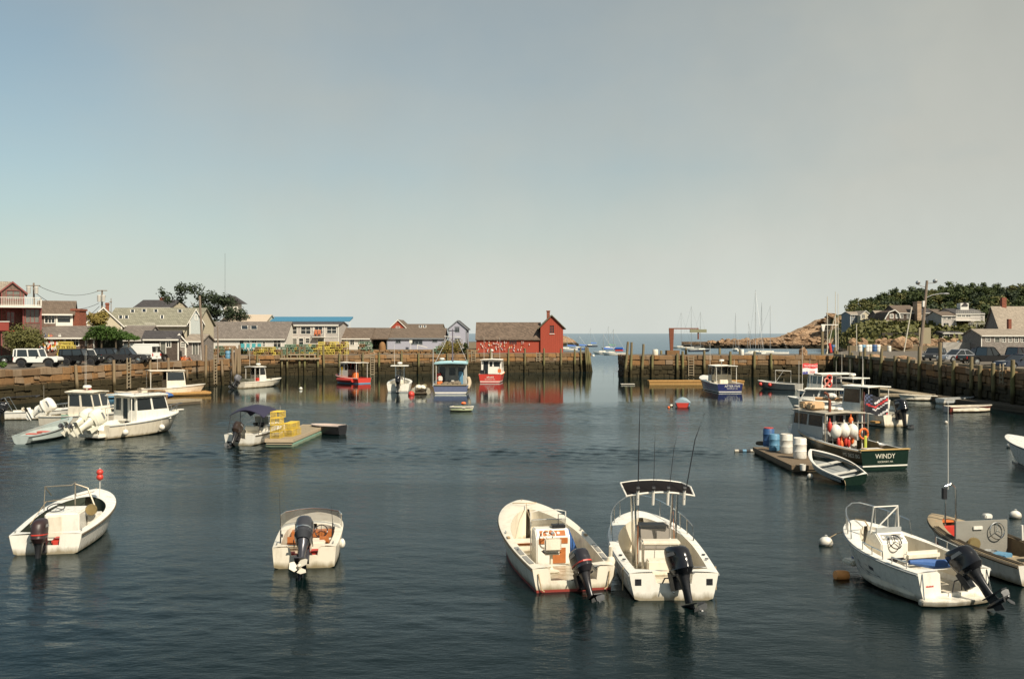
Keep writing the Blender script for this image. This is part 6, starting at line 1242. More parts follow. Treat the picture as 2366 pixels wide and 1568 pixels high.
# C: cream centre console with large tilted outboard
Cb = Boat('console_boat', 'cream centre console boat with wood dash and huge tilted grey-black outboard', (1326, 1365), (1203, 1154.5), 1.12, 2.5, .62)
Cb.shape(tw=.88, p=2.5, q=.60, chine=.9); Cb.hull(CREAM, CREAM, CREAM, gw=.21, tc=.83, floor=.10, notch=(1.28, .34), rub=DARKW, floormat=CREAM, n=4.5, boot=(M('red_boot', (.22, .03, .02), .5), .0, .07)); Cb.cleats((.25, .5))
cC = Cb.console(2.5, .98, .75, 1.0, WHITE, dash=TEAK, gauges=3, wheel=False); Cb.steering(2.4, .15, 1.0, .19, 40, TRIMW, cC)
Cb.box('radio_panel', TEAK, 2.478, 2.497, -.42, -.08, .72, .88, .003, cC); Cb.box('radio_panel', TEAK, 2.478, 2.497, -.0, .42, .72, .88, .003, cC); Cb.box('radio', BLACK, 2.468, 2.477, .02, .2, .75, .86, .002, cC); Cb.box('console_door', TEAK, 2.478, 2.497, -.36, .1, .16, .60, .003, cC)
Cb.box('compass_base', BLACK, 2.72, 3.0, -.42, -.02, 1.1, 1.2, .02, cC)
Cb.windshield([(3.15, -.5, 1.1), (3.2, 0, 1.1), (3.15, .5, 1.1)], .2, -.05)
Cb.rail([(3.2, -.52, .12), (3.2, -.52, 1.5), (3.2, -.3, 1.55), (3.2, .3, 1.55), (3.2, .52, 1.5), (3.2, .52, .12)], .016, 'grab_rail', TRIMW); Cb.rail([(2.75, -.2, 1.2), (2.75, -.2, 1.5), (2.75, -.35, 1.5), (2.75, -.35, 1.58)], .015, 'rod_holder', BLACK)
mb = MB().lathe([(0, 0), (.22, 0), (.24, .03), (.07, .08), (.04, .12), (.04, .5), (0, .5)], n=14); so_ = mb.build('helm_seat', CREAM, Cb.t, loc=(1.75, .22, .10)); MB().box(-.2, -.25, .5, .25, .25, .6).build('cushion', CREAM, so_, bevel=.05); MB().box(-.25, -.24, .62, -.17, .24, .98).build('backrest', CREAM, so_, bevel=.04)
Cb.box('stern_seat', CREAM, .1, .65, .66, 1.0, .1, .50, .03); Cb.box('seat_pad', GREYF, .14, .62, .68, .98, .505, .53, .01); Cb.box('stern_box', CREAM, .1, .95, -1.0, -.66, .1, .46, .03); Cb.box('box_lid', GREYF, .14, .92, -.98, -.68, .465, .50, .01); Cb.box('bow_bench', CREAM, 4.3, 5.0, -.75, .75, .1, .38, .03); Cb.box('bench_trim', TEAK, 4.27, 4.298, -.75, .75, .32, .38, .004)
for sy in (-1, 1):
    for u0, u1 in ((.06, .17), (.19, .30)):
        mb = MB().grid([[(Cb.sec(u)[3][0], sy*(Cb.w(u)-.05), Cb.sz(u)+.032), (Cb.sec(u)[3][0], sy*(Cb.w(u)-.17), Cb.sz(u)+.042)] for u in (u0, (u0+u1)/2, u1)]); mb.build('step_pad', GREYF, Cb.t, fix=False)
    Cb.box('rod_locker', M('light_wood', (.4, .27, .14), .6), 3.2, 3.42, *sorted((sy*(Cb.w(.45)-.14), sy*(Cb.w(.45)-.05))), Cb.sz(.45)+.03, Cb.sz(.45)+.05, .004)
q = Cb.world(3.35, -.78, .3); gear('cushion_roll', 'blue rolled mat standing inside the cream centre console boat', 'mat', MB().tube([(0, 0, 0), (-.25, -.1, .62)], .14, 10), BLUE, q)
Cb.rail([(6.6, 0, 1.16), (5.7, .15, 1.12), (4.7, .2, .9)], .012, 'rope', ROPE); Cb.rail([(6.9, .4, 1.14), (6.6, .05, 1.18), (6.9, -.4, 1.14)], .014, 'rope', ROPE)
for sy in (-1, 1): Cb.rail([(-.03, sy*.95, .5), (-.08, sy*.92, .3), (-.07, sy*.88, .1), (-.08, sy*.8, .04)], .018, 'stern_line', ROPE)
Cb.outboard(y=-.12, steer=14, tilt=32, k=1.02, cowl=M('charcoal_cowling', (.028, .026, .03), .22, .1), leg=M('charcoal_leg', (.022, .02, .022), .3), stripe=RED, z=.36)
q = P(1381, 1280, .0); 
# D: centre console with T-top and rods
Db = Boat('sport_boat', 'white centre console fishing boat with black canopy, rod holders and black outboard', (1557, 1386), (1471, 1180), 1.12, 2.5, .68)
Db.shape(tw=.9, p=2.4, q=.60); Db.hull(WHITE, WHITE, CREAM, gw=.22, tc=.86, floor=.14, notch=(.95, .26), rub=GREYP, floormat=CREAM, n=5); Db.bow_rail(.52, .985, .42, 5)
cD = Db.console(2.9, .92, .8, 1.05, WHITE, dash=GREYF, wheel=False, gauges=0); Db.box('console_cover', M('taupe_canvas', (.27, .245, .21), .8, 0, .1), 2.86, 3.5, -.48, .48, .6, 1.32, .08)
Db.box('leaning_post', CREAM, 1.95, 2.3, -.55, .5, .95, 1.08, .04)
for y in (-.5, .45):
    for x in (2.0, 2.25): Db.rail([(x, y, .14), (x, y, .95)], .02, 'post')
Db.box('cooler', CREAM, 1.9, 2.3, -.4, .35, .14, .55, .03); Db.box('stern_step', WHITE, .1, .55, .48, 1.0, .14, .66, .04); Db.box('stern_step', WHITE, .1, .55, -1.0, -.48, .14, .66, .04)
zt = 2.32
tp = []
for i in range(7): f = -1+i/3; tp.append([(1.95, f*.92, zt-.02+.10*(1-f*f)), (2.6, f*.95, zt+.12+.10*(1-f*f)), (3.5, f*.88, zt+.1+.08*(1-f*f))])
cp = MB().grid(tp).build('canopy', M('black_canvas', (.010, .008, .008), .9, spec=.12), Db.t, fix=False)
MB().tube([tp[i][0] for i in range(7)]+[tp[6][1]]+[tp[i][2] for i in range(6, -1, -1)]+[tp[0][1]], .028, 6, True).build('frame', TRIMW, cp)
for sy in (-1, 1):
    Db.rail([(2.75, sy*.52, .14), (2.7, sy*.56, 1.3), (2.65, sy*.6, zt+.05)], .03, 'canopy_post'); Db.rail([(3.6, sy*.5, .14), (3.45, sy*.55, 1.3), (3.3, sy*.6, zt+.1)], .03, 'canopy_post')
for i, y in enumerate((.62, .2, -.2, -.64)):
    MB().tube([(1.98, y, zt-.26), (1.9, y, zt+.12)], .038, 8).build('rod_holder', TRIMW, Db.t)
for i, (x, y, dx, h_, r_) in enumerate(((1.92, .62, -.1, 3.7, .018), (1.92, .2, -.1, 2.7, .010), (1.92, -.2, -.35, 2.7, .010), (1.92, -.64, -.62, 3.2, .018))):
    q = Db.world(x, y, zt-.1); o = gear('fishing_rod', f'black fishing rod, {ORD[i]} from the left on the black boat canopy', 'fishing rod', MB().tube([(0, 0, 0), (-dx*.5, .1, h_*.5), (-dx, .3, h_*.72)], [r_, r_*.8, r_*.35], 5).lathe([(0, -.05), (.06, -.04), (.06, .04), (0, .05)], (0, -.06, .3), 8, 'x'), BLACK, q, group='rods on the black boat canopy'); 
for i, (x, y) in enumerate(((2.65, .52), (2.2, -.45))):
    q = Db.world(x, y, .3); gear('fishing_rod', ('reddish rod leaning on the left canopy post of the white fishing boat', 'rod leaning on the right canopy post of the white fishing boat')[i], 'fishing rod', MB().tube([(0, 0, 0), (.05-.1*i, .2, 2.0)], [.014, .004], 5), TEAK, q)
for sy in (-1, 1):
    for x in (1.2, 1.7): MB().lathe([(0, 0), (.05, 0), (.05, .02), (0, .02)], n=10).build('rod_socket', BLACK, Db.t, loc=(x, sy*(Db.w(x/Db.L)-.11), Db.sz(.25)+.045))
    Db.box('scupper', BLACK, -.012, -.006, *sorted((sy*.98, sy*.82)), .38, .54, .0)
Db.rail([(.35, -.55, .67), (.35, -.55, .75), (.35, -.9, .75), (.35, -.9, .67)], .014, 'handle')
MB().sphere((0, 0, 0), .03).build('button', STEEL, Db.t, loc=(.0, 0, .2))
for sy in (-1, 1): Db.rail([(Db.sec(.1)[3][0], sy*(Db.w(.1)+.03), .7), (Db.sec(.1)[3][0], sy*(Db.w(.1)+.04), .1)], .016, 'dock_line', ROPE)
Db.outboard(y=.02, steer=28, tilt=20, k=1.1, cowl=BLK2, leg=BLACK, z=.62)
q = Db.world(1.6, Db.w(.25)+.18, .45); gear('fender', 'cream cylindrical fender between the two centre console boats', 'fender', MB().lathe([(0, -.3), (.1, -.28), (.13, -.2), (.13, .2), (.1, .28), (.03, .32), (0, .34)], n=12).tube([(0, 0, .3), (0, -.1, .6)], .05, 6), CREAM, q)
# E: right boat with rails and blue tarp
E = Boat('console_boat', 'white console boat with bow rails, folded blue cover and large tilted black outboard', (2205, 1392), (1971, 1201), 1.30, 2.45, .80)
E.shape(tw=.88, p=2.0, q=.62, chine=.82); E.hull(WHITE, WHITE, CREAM, gw=.17, tc=.86, floor=.16, notch=(.85, .55), rub=GREYP, floormat=CREAM, n=4); E.bow_rail(.70, .98, .42, 4)
cE = E.console(2.3, .85, .75, 1.12, WHITE, dash=GREYF, gauges=5, slope=.28, wheel=False); E.box('dash_top', GREYP, 2.56, 2.6, -.4, .4, 1.16, 1.4, .01, cE); E.box('cuddy_shade_plate', BLACK, 2.28, 2.298, -.32, .32, .32, .62, 0, cE); E.steering(2.27, .02, 1.06, .19, 65, par=cE)  # flat black plate painted as the dark of a cuddy opening, no hollow behind
E.rail([(2.75, -.45, 1.2), (2.7, -.38, 1.95), (2.7, .38, 1.95), (2.75, .45, 1.2)], .022, 'windscreen_frame', TRIMW, [((3.0, -.42, .16), (2.72, -.38, 1.95)), ((3.0, .42, .16), (2.72, .38, 1.95)), ((2.7, -.38, 1.93), (2.75, .2, 1.4))])
MB().add([(2.78, -.4, 1.28), (2.78, .4, 1.28), (2.72, .36, 1.9), (2.72, -.36, 1.9)], [(0, 1, 2, 3)]).build('windshield', M('clear_screen', (.30, .32, .30), .1), E.t, fix=False) if False else None
E.box('helm_seat', WORN, 1.2, 1.6, -.5, .5, .16, .75, .04); E.box('backrest', CREAM, 1.12, 1.3, -.55, .55, .8, 1.05, .08); E.box('seat_rail', STEEL, 1.1, 1.13, -.5, .5, .72, .76, .01)
E.box('stern_deck', WHITE, .02, .5, -1.05, -.42, .60, .78, .03); E.box('stern_deck', WHITE, .02, .5, .42, 1.05, .60, .78, .03)
mb = MB().loft([[(-.55+.1*abs(y)**2*.6 if 0 else x, y, z) for x, z in ((0.02, .02), (0.02, .16), (-.42+.22*(abs(y)/1.0)**3, .16), (-.36+.2*(abs(y)/1.0)**3, .02))] for y in (-1.05, -.7, -.3, 0, .3, .7, 1.05)]); mb.build('swim_platform', WHITE, E.t, bevel=.02)
q = E.world(.45, 0, .95); gear('folded_tarp', 'crumpled royal blue cover rolled across the stern of the right-hand console boat', 'tarp', MB().tube([(.0, -.95, 0), (.06, -.6, -.03), (.0, -.25, -.08), (.05, .1, -.1), (0, .5, -.03), (.03, .95, .02)], [.06, .12, .10, .13, .11, .05], 9), BLUE, q, (0, 0, E.h))
mb = MB()
for sy in (-1, 1):
    E.rail([E.side(u, E.sz(u)+.22, -.05, sy) for u in (.30, .34, .4, .46, .5)], .016, 'side_rail', posts=[(E.side(u, E.sz(u)+.02, -.06, sy), E.side(u, E.sz(u)+.22, -.05, sy)) for u in (.30, .4, .5)]); E.rail([E.side(u, E.sz(u)+.18, -.05, sy) for u in (.1, .16, .22)], .016, 'side_rail', posts=[(E.side(u, E.sz(u)+.02, -.06, sy), E.side(u, E.sz(u)+.18, -.05, sy)) for u in (.1, .22)])
    E.rail([(-.01, sy*.95, .78), (-.15, sy*1.0, .18)], .014, 'stern_brace')
E.box('number_block', M('faded_black', (.05, .05, .06), .6), -.016, -.006, -.85, -.62, .48, .66, 0); E.text('TOHATSU', .11, z=.48, y=.72, mat=RED) if False else [MB().box(-.012, .62+.028*i, .44+.004*(i % 2), -.005, .64+.028*i, .48-.005*(i % 3)).build('worn_logo_stroke', RED, E.t, ang=0) for i in range(8)]
mb = MB()
for (u0, z0, u1, z1, th) in ((.10, .30, .78, .78, .05), (.34, .36, .62, .60, .10), (.46, .30, .70, .66, .06)):
    mb.add([E.side(u0, z0, .012, 1), E.side((u0+u1)/2, (z0+z1)/2-th, .012, 1), E.side(u1, z1, .012, 1), E.side((u0+u1)/2, (z0+z1)/2+th, .012, 1)], [(0, 1, 2, 3)])
mb.build('flash_graphic', M('faded_black', (.05, .05, .06), .6), E.t, fix=False); E.text('MS 4153', .13, 'side', u=.10, z=.52, mat=M('faded_black', (.05, .05, .06), .6)) if False else None
E.box('bow_cushion', CREAM, 3.4, 3.9, .1, .6, .17, .32, .05); E.box('float_line', BLUE, 3.5, 3.8, -.1, .35, .33, .36, .01)
E.rail([(E.L*.97, 0, E.zb+.05), (E.L*.85, .05, E.zb+.1), (E.L*.8, .1, E.zb)], .02, 'rope', ROPE)
E.outboard(y=-.1, tilt=38, k=1.02, cowl=BLK2, leg=BLACK, z=.66, x=-.12, steer=22)
# F: lobster skiff at the right edge
Fb = Boat('lobster_skiff', 'worn lobster skiff with orange bow, grey steering board and wire-lined sides, right edge', (2425, 1352), (2153, 1186), 1.0, 2.1, .56)
Fb.shape(tw=.9, p=2.2, q=.7); Fb.hull(WORN, M('worn_wood_deck', (.30, .23, .14), .8, 0, .3, 6, .4), M('weathered_planks', (.22, .155, .085), .85, 0, .35, 7, .4), gw=.16, tc=.88, floor=.1, notch=(.7, .2), rub=DARKW, rr=.035, n=4, floormat=DARKW)
Fb.box('foredeck', ORANGE, Fb.L*.84, Fb.L*.93, -.42, .42, .86, .93, .02); Fb.box('bow_locker', RED, Fb.L*.80, Fb.L*.83, -.5, .5, .2, .8, .02)
cF = Fb.box('steering_board', M('drab_board', (.22, .21, .18), .6, 0, .15, 3, .4), 2.6, 2.68, -.75, .95, .1, 1.25, .01); Fb.steering(2.53, -.35, .95, .24, 85, STEEL, cF); Fb.box('gauge_box', TRIMW, 2.55, 2.6, .1, .4, 1.0, 1.1, .01, cF); MB().lathe([(0, 0), (.18, 0), (.18, .1), (.05, .14), (0, .14)], n=14, ax='x').build('pot_hauler', M('brass', (.45, .33, .15), .35, .8, .2), Fb.t, loc=(2.42, .45, .62))
Fb.rail([(2.2, -.95, .1), (2.25, -.95, 1.15)], .04, 'pipe', TRIMW); Fb.rail([(Fb.L*.84, .1, .5), (Fb.L*.84, .1, 2.0), (Fb.L*.84, -.1, 2.1), (Fb.L*.84, -.25, 1.95), (Fb.L*.84, -.28, .6)], .03, 'davit'); Fb.aerial(Fb.L*.84, 0, 1.9, 4.6, .018)
Fb.box('davit_block', BLACK, Fb.L*.83, Fb.L*.85, .06, .2, 1.6, 1.95, .01); Fb.box('battery_box', TRIMW, 2.9, 3.1, -.5, -.25, 1.22, 1.36, .03)
for sy in (-1, 1):
    for k in range(3): Fb.rail([Fb.side(u, Fb.sz(u)+.05+.0*k, -.04-.06*k, sy) for u in (.0, .2, .4, .6, .75)], .016, 'side_slat', DARKW)
for k in range(9): Fb.box('grating_slat', PLANK, .15+k*.1, .2+k*.1, -.8, .8, .52, .55, .003)
Fb.outboard(y=.0, tilt=20, k=1.2, z=.45)
for b_ in (A, Bb, Cb, Db):
    b_.rail([(b_.L*.97, 0, b_.zb+.06), (b_.L+.12, 0, b_.zb*.9), (b_.L+.7, .05, .25), (b_.L+1.1, .1, -.1)], .012, 'mooring_line', ROPE)
# G: bow of a larger white boat at the right edge
Gb = Boat('white_boat', 'bow of a large white boat cut by the right edge above the mooring balls', (2560, 1115), (2328, 1003), 1.35, 2.7, .9)
Gb.shape(p=2.0, q=.7); Gb.hull(WHITE, WHITE, gw=.25, tc=.6, floor=.2, notch=None, rub=BLACK, boot=(BLACK, 0, .1))
# ---------------------------------------------------------------- middle distance, left group
Hb = Boat('console_boat', 'white console boat with folded black top and bow rail, left picture edge', (16, 968), None, .85, 2.1, .6, L=5.4, head=17)
Hb.shape(p=2.0, q=.65); Hb.hull(WHITE, WHITE, gw=.16, tc=.8, floor=.2, rub=GREYP); Hb.bow_rail(.55, .98, .32, 4); Hb.console(2.0, .6, .6, .85, WHITE, gauges=0); Hb.windshield([(2.6, -.3, 1.0), (2.65, .3, 1.0)], .35, -.1); Hb.seat(1.1, 0, .8, back=.2)
Hb.rail([(.6, -.9, .6), (.0, -.85, 1.7), (0, .85, 1.7), (.6, .9, .6)], .025, 'canopy_frame'); Hb.rail([(-.3, -.9, 1.62), (-.3, .9, 1.62), (2.2, .9, 1.75), (2.2, -.9, 1.75)], .06, 'folded_canopy', BLACK); Hb.outboard(tilt=15, k=1.1, z=.6); Hb.aerial(2.6, .3, 1.2, 2.6)
Jb = Boat('cabin_boat', 'cream cabin fishing boat with teal side and single white outboard, behind the grey skiff', (112, 984), (255, 950), 1.15, 2.4, .8)
Jb.L = 6.4; Jb.shape(p=2.1, q=.7); Jb.hull(CREAM, CREAM, gw=.2, tc=.45, floor=.25, rub=GREYP)
Jb.wheelhouse(2.3, 4.1, .95, .8, 2.55, CREAM, CREAM, False, side_w=2, front_w=2, sill=.42, slant=.45); Jb.radar(3.1, .1, 2.62); Jb.aerial(2.5, .7, 2.6, 5.3, .014); Jb.aerial(3.6, -.7, 2.6, 5.5, .014); Jb.box('teal_panel', TEAL, 1.9, 2.5, -1.17, -1.1, .25, .95, .01); Jb.bow_rail(.72, .98, .35, 3)
Jb.box('roof_gear', RED, 2.7, 3.1, .3, .6, 2.62, 2.74, .02); Jb.rail([(.4, -.95, .8), (.4, -.95, 1.2), (1.8, -1.0, 1.25)], .025, 'grab_rail', TRIMW); MB().sphere((0, 0, 0), .2, 10, 7, (1, 1, .8)).build('bait_bucket', BUOYW, Jb.t, loc=(1.5, .9, 1.2))
Jb.outboard(y=.1, tilt=58, k=1.5, cowl=WHITE, leg=WHITE, z=.85, x=-.25)
Ib = Boat('rowing_skiff', 'narrow grey-green skiff with two red seats between the white outboards', (47, 1025), (167, 962), 1.15, 1.75, .48)
Ib.shape(tw=.62, p=1.7, q=.8, chine=.7, draft=.15); Ib.hull(SKIFF, SKIFF, SKIFF, gw=.07, tc=.93, floor=.16, notch=None, rub=GREYP, camber=0)
for x in (1.6, 3.0): Ib.box('thwart', M('faded_red', (.50, .10, .07), .6), x, x+.4, -.62 if x < 2 else -.7, .62 if x < 2 else .7, .40, .46, .01)
Kb = Boat('pilothouse_boat', 'big white pilothouse boat with twin tilted white outboards and ball fenders', (222, 1013), (411, 948), 1.32, 2.75, .88)
Kb.shape(tw=.9, p=2.3, q=.7, chine=.85, draft=.4); Kb.hull(CREAM, WHITE, gw=.24, tc=.36, floor=.3, notch=(1.5, .35), rub=GREYP, rr=.035)
cK, rK = Kb.wheelhouse(2.3, 4.7, 1.08, .95, 2.62, WHITE, WHITE, [(-.9, 1.65, -.45, 2.45), (-.25, 1.1, .2, 2.45), (.4, 1.65, .9, 2.45)], side_w=2, front_w=3, sill=.42, slant=.55, over=.2, back_over=.35)
tr = MB().prism([(4.9, Kb.sz(.7)), (6.3, Kb.sz(.85)+.02), (5.3, Kb.sz(.7)+.28), (4.8, Kb.sz(.7)+.32)], -.75, .75).build('trunk_cabin', WHITE, Kb.t, bevel=.06)
Kb.rail([(2.2, -.9, 2.76), (4.6, -.9, 2.76)], .02, 'roof_rail', posts=[((x, -.9, 2.62), (x, -.9, 2.76)) for x in (2.3, 3.4, 4.5)]); Kb.rail([(2.2, .9, 2.76), (4.6, .9, 2.76)], .02, 'roof_rail')
Kb.box('bow_pulpit', WHITE, Kb.L*.94, Kb.L+.45, -.14, .14, 1.34, 1.42, .02); Kb.rail([(Kb.L*.8, -.5, 1.32), (Kb.L*.95, -.28, 1.75), (Kb.L+.3, -.12, 1.85), (Kb.L+.3, .12, 1.85), (Kb.L*.95, .28, 1.75), (Kb.L*.8, .5, 1.32)], .018, 'bow_rail', posts=[((Kb.L*.95, -.25, 1.35), (Kb.L*.95, -.28, 1.75)), ((Kb.L*.95, .25, 1.35), (Kb.L*.95, .28, 1.75))])
Kb.box('swim_bracket', WHITE, -.55, .02, -.9, .9, .1, .34, .04); Kb.box('door_step', CREAM, 1.9, 2.28, -.5, .1, .3, .62, .03)
for y in (-.42, .42): Kb.outboard(y=y, tilt=60, k=1.55, cowl=M('white_cowling', (.68, .66, .54), .3, 0, .05), leg=M('white_leg', (.62, .6, .5), .35), z=.72, x=-.42)
for i, x in enumerate((1.0, 4.0)): q = Kb.world(x, -Kb.w(x/Kb.L)-.2, .38+.08*i); gear('fender', ('white ball fender near the stern of the pilothouse boat', 'white ball fender amidships on the pilothouse boat')[i], 'fender', MB().sphere((0, 0, 0), .2).tube([(0, 0, .18), (0, 0, .5)], .015, 4), BUOYW, q)
Lb = Boat('lobster_boat', 'cream open-backed lobster boat at the wooden float behind the pilothouse boat', (322, 915), None, 1.15, 2.6, .8, L=7, head=32)
Lb.shape(p=2.0); Lb.hull(CREAM, CREAM, gw=.2, tc=.6, floor=.3, notch=None, rub=GREYP); Lb.wheelhouse(2.6, 4.4, 1.05, .85, 2.7, CREAM, CREAM, True, side_w=1, front_w=3, back_over=1.6, frame=TRIMW); Lb.aerial(2.0, .6, 2.7, 5.2, .025); Lb.aerial(3.4, -.6, 2.7, 3.4)
def dinghy(name, label, stern, bow, zb, B, zs, mat, inner, rub=None, thw=2, cat='dinghy', L=None, head=None, d=None, tmat=None, tw=.8, floor=.1, bw=.06, tilt=None, shz=None):
    b_ = Boat(name, label, stern, bow, zb, B, zs, cat, L=L, head=head, d=d); b_.zb = shz or zb; b_.t.rotation_euler = (radians(tilt[0]), radians(-tilt[1]), b_.h) if tilt else (0, 0, b_.h); b_.shape(tw=tw, p=1.9, q=.75, chine=.78, draft=.12, rake=.08); b_.hull(mat, rub or inner, inner, gw=bw, tc=.95, floor=floor, notch=None, rub=rub or inner, camber=0, rr=.022, n=5)
    for k in range(thw): u = .22+k*.34; w = b_.w(u)-.03; b_.box('thwart', tmat or TRIMW, b_.L*u, b_.L*u+.24, -w, w, b_.sz(u)-.16, b_.sz(u)-.12, .005)
    return b_
c7 = lambda x, y: (x*.192, 832.8+y*.192)
dinghy('dinghy', 'upturned light blue dinghy beside the brown float on the left', c7(1262, 452), None, .5, 1.3, .42, LBLUE, LBLUE, L=2.6, head=20)
dinghy('dinghy', 'orange-brown dinghy between the blue dinghy and the white one', c7(1440, 440), None, .6, 1.4, .45, M('faded_orange', (.42, .20, .10), .6, 0, .2, 3, .3), CREAM, L=2.9, head=60)
dinghy('dinghy', 'small white tender next to the lobster boat at the left float', c7(1660, 428), None, .5, 1.3, .4, WHITE, CREAM, L=2.8, head=170)
dinghy('dinghy', 'pale blue tender half hidden between the two cabin boats', c7(1310, 590), None, .5, 1.2, .4, LBLUE, CREAM, L=2.2, head=5)
q = P(*c7(1960, 450), .3); gear('folded_tarp', 'blue tarpaulin heap on the float behind the pilothouse boat', 'tarp', foliage(1, lambda r: (0, 0, 0), 1, .1, .1).sphere((0, 0, .25), .9, 10, 6, (1.2, .8, .4)), BLUE, q)
for i, x in enumerate((1890, 1925, 1960, 1850, 1905)): q = P(*c7(x, 470), .35); tag(put('lobster_trap', TR['brown'], (q.x, q.y+.3*(i % 2), .42+.4*(i > 2)), None, (0, 0, i)), f'brown wire trap, {ORD[i]} in the heap on the float behind the pilothouse boat', 'lobster trap', 'brown traps on the left float')
def floatdock(label, a, b_, w, zt, mat, fascia=None, th=.28, step=.16, foam=None, name='float_dock', plankw=None, nmax=300):
    """a, b_ world xy of the centre line ends"""
    a, b_ = Vector((*a, 0)), Vector((*b_, 0)); L = (b_-a).length; d = b_-a; t = thing(name, label, 'dock', a, atan2(d.y, d.x))
    MB().box(.02, -w/2+.03, zt-th, L-.02, w/2-.03, zt-.045).build('frame', fascia or mat, t, ang=0); n = min(nmax, int(L/step)); st = L/n; pm = MB().cbox((0, 0, 0), (st*.93, w, .04)).mesh('plank', mat); rs = random.Random(int(L*10))
    for k in range(n): put('plank', pm, (st*(k+.5), rs.uniform(-.015, .015), zt-.02+rs.uniform(-.003, .004)), t, (0, 0, rs.uniform(-.01, .01)))
    MB().box(0, w/2, zt-.17, L, w/2+.045, zt+.03).box(0, -w/2-.045, zt-.17, L, -w/2, zt+.03).box(-.045, -w/2-.045, zt-.17, -.002, w/2+.045, zt+.03).box(L+.002, -w/2-.045, zt-.17, L+.045, w/2+.045, zt+.03).build('curb', fascia or mat, t, ang=0)
    if foam: MB().box(.1, -w/2-.05, -.15, L-.1, w/2+.05, zt-th+.06).build('flotation', foam, t, bevel=.03)
    return t
a, b_ = P(*c7(1020, 415), .3), P(*c7(1500, 375), .3); floatdock('brown plank float against the quay below the black off-roader', a.xy, (a.x+11, a.y+6), 2.4, .35, PLANKO, step=.3)
a, b_ = P(*c7(1890, 520), .3), P(*c7(2330, 470), .3); floatdock('weathered wooden float with traps behind the pilothouse boat', (a.x-1.5, a.y), b_.xy, 2.0, .38, PLANK, step=.3, foam=DARKW)
q = P(*c7(1375, 365), .35); barrel(BUOYW, 'white tub with blue rim on the brown plank float', (q.x, q.y, .36), 1.7); o = bpy.data.objects['barrel' if 'barrel' in bpy.data.objects else 'barrel']
MB().lathe([(.52, 1.0), (.54, 1.0), (.54, 1.35), (.52, 1.35)], n=14).build('blue_tub', BARREL, loc=(q.x, q.y, .36)); tag(bpy.data.objects['blue_tub'], 'blue rim tub stacked on the white tub on the brown float', 'tub')
# M: bimini boat
c8 = lambda x, y: (492.1+x*.144, 908.5+y*.144)
Mb = Boat('bimini_boat', 'white skiff with navy bimini top and black outboard moored at the trap float', (554, 1028), (641, 975), .95, 2.3, .62)
Mb.shape(tw=.9, p=2.6, q=.6); Mb.hull(WHITE, WHITE, gw=.2, tc=.82, floor=.2, notch=(.8, .25), rub=DARKW); Mb.console(2.3, .8, .6, .8, WHITE, gauges=2); Mb.seat(1.5, 0, .95, back=.32, mat=CREAM); Mb.bow_rail(.55, .97, .35, 4)
Mb.box('bow_bench', WHITE, 3.3, 4.6, -.75, .75, .2, .88, .05); Mb.windshield([(2.85, -.45, 1.0), (2.95, 0, 1.0), (2.85, .45, 1.0)], .5, -.1, M('clear_screen', (.30, .32, .30), .1))
ri = []
for i in range(9): f = -1+i/4; y = f*1.2; s_ = 2.25-.42*f*f; ri.append([(.75, y, s_-.2-.02*abs(f)), (1.3, y, s_-.02), (2.2, y, s_+.04), (3.1, y, s_-.1), (3.55, y, s_-.38)])
mb = MB().grid(ri); mb.grid([[(x, y*.985, z-.03) for x, y, z in r] for r in ri]); mb.build('bimini_top', NAVY, Mb.t, ang=60)
for sy in (-1, 1): Mb.rail([(.4, sy*1.02, .62), (.8, sy*1.03, 1.65)], .02, 'canopy_pole', BLACK); Mb.rail([(1.9, sy*1.02, .62), (2.0, sy*1.04, 1.85)], .02, 'canopy_pole', BLACK); Mb.rail([(3.9, sy*.85, .8), (3.5, sy*1.0, 1.5)], .02, 'canopy_pole'); Mb.rail([(1.95, sy*1.03, 1.5), (2.9, sy*1.03, 1.75)], .016, 'canopy_pole', BLACK)
Mb.box('dashboard_gear', BLACK, 2.3, 2.6, -.4, -.05, 1.0, 1.18, .05); Mb.box('dashboard_gear', BLACK, 2.3, 2.6, .1, .4, 1.0, 1.15, .05); Mb.outboard(y=.05, tilt=32, k=1.15, cowl=M('brown_black_cowl', (.03, .02, .015), .2), z=.55); Mb.aerial(3.9, -.7, .9, 2.1, .015, name='flag_staff')
fl = thing('trap_float', 'plank float with green foam sides carrying the yellow traps', 'dock')
C.objects.unlink(fl); bpy.data.objects.remove(fl)
a, b_ = P(*c8(1060, 745), .42), P(*c8(1640, 512), .42); floatdock('plank float with sea-green sides carrying yellow lobster traps', a.xy, b_.xy, 1.6, .45, PLANK, fascia=M('pale_plank', (.42, .33, .22), .7, 0, .2, 4, .3), step=.17, foam=TEAL, th=.3)
fa, fb = a.copy(), b_.copy(); dv = (fb-fa); dv.z = 0; dv.normalize(); nv = Vector((-dv.y, dv.x, 0)); az = atan2(dv.y, dv.x)
for i, (s_, o_, z_, r_) in enumerate(((.9, .35, 0, 1.57), (.95, .33, .4, 1.50), (.9, .36, .8, 1.6), (.9, .30, 1.2, 1.5), (2.0, -.15, 0, 1.57), (2.0, -.12, .4, 1.45), (2.7, -.2, 0, 1.5), (.9, -.3, .0, 1.57) if False else (2.75, -.15, .4, 1.62))):
    q = fa+dv*s_+nv*o_; tag(put('lobster_trap', TRN, (q.x, q.y, .46+z_), None, (0, 0, az+r_-pi/2)), ('bright yellow wire trap at the bottom of the tall stack on the green-sided float', 'bright yellow trap second from the bottom of the tall float stack', 'bright yellow trap third from the bottom of the tall float stack', 'topmost bright yellow trap on the green-sided float', 'yellow trap under another in the short middle float stack', 'yellow trap on top of the short middle float stack', 'yellow trap at the bottom nearest the black dinghy', 'yellow trap on top nearest the black dinghy')[i], 'lobster trap')
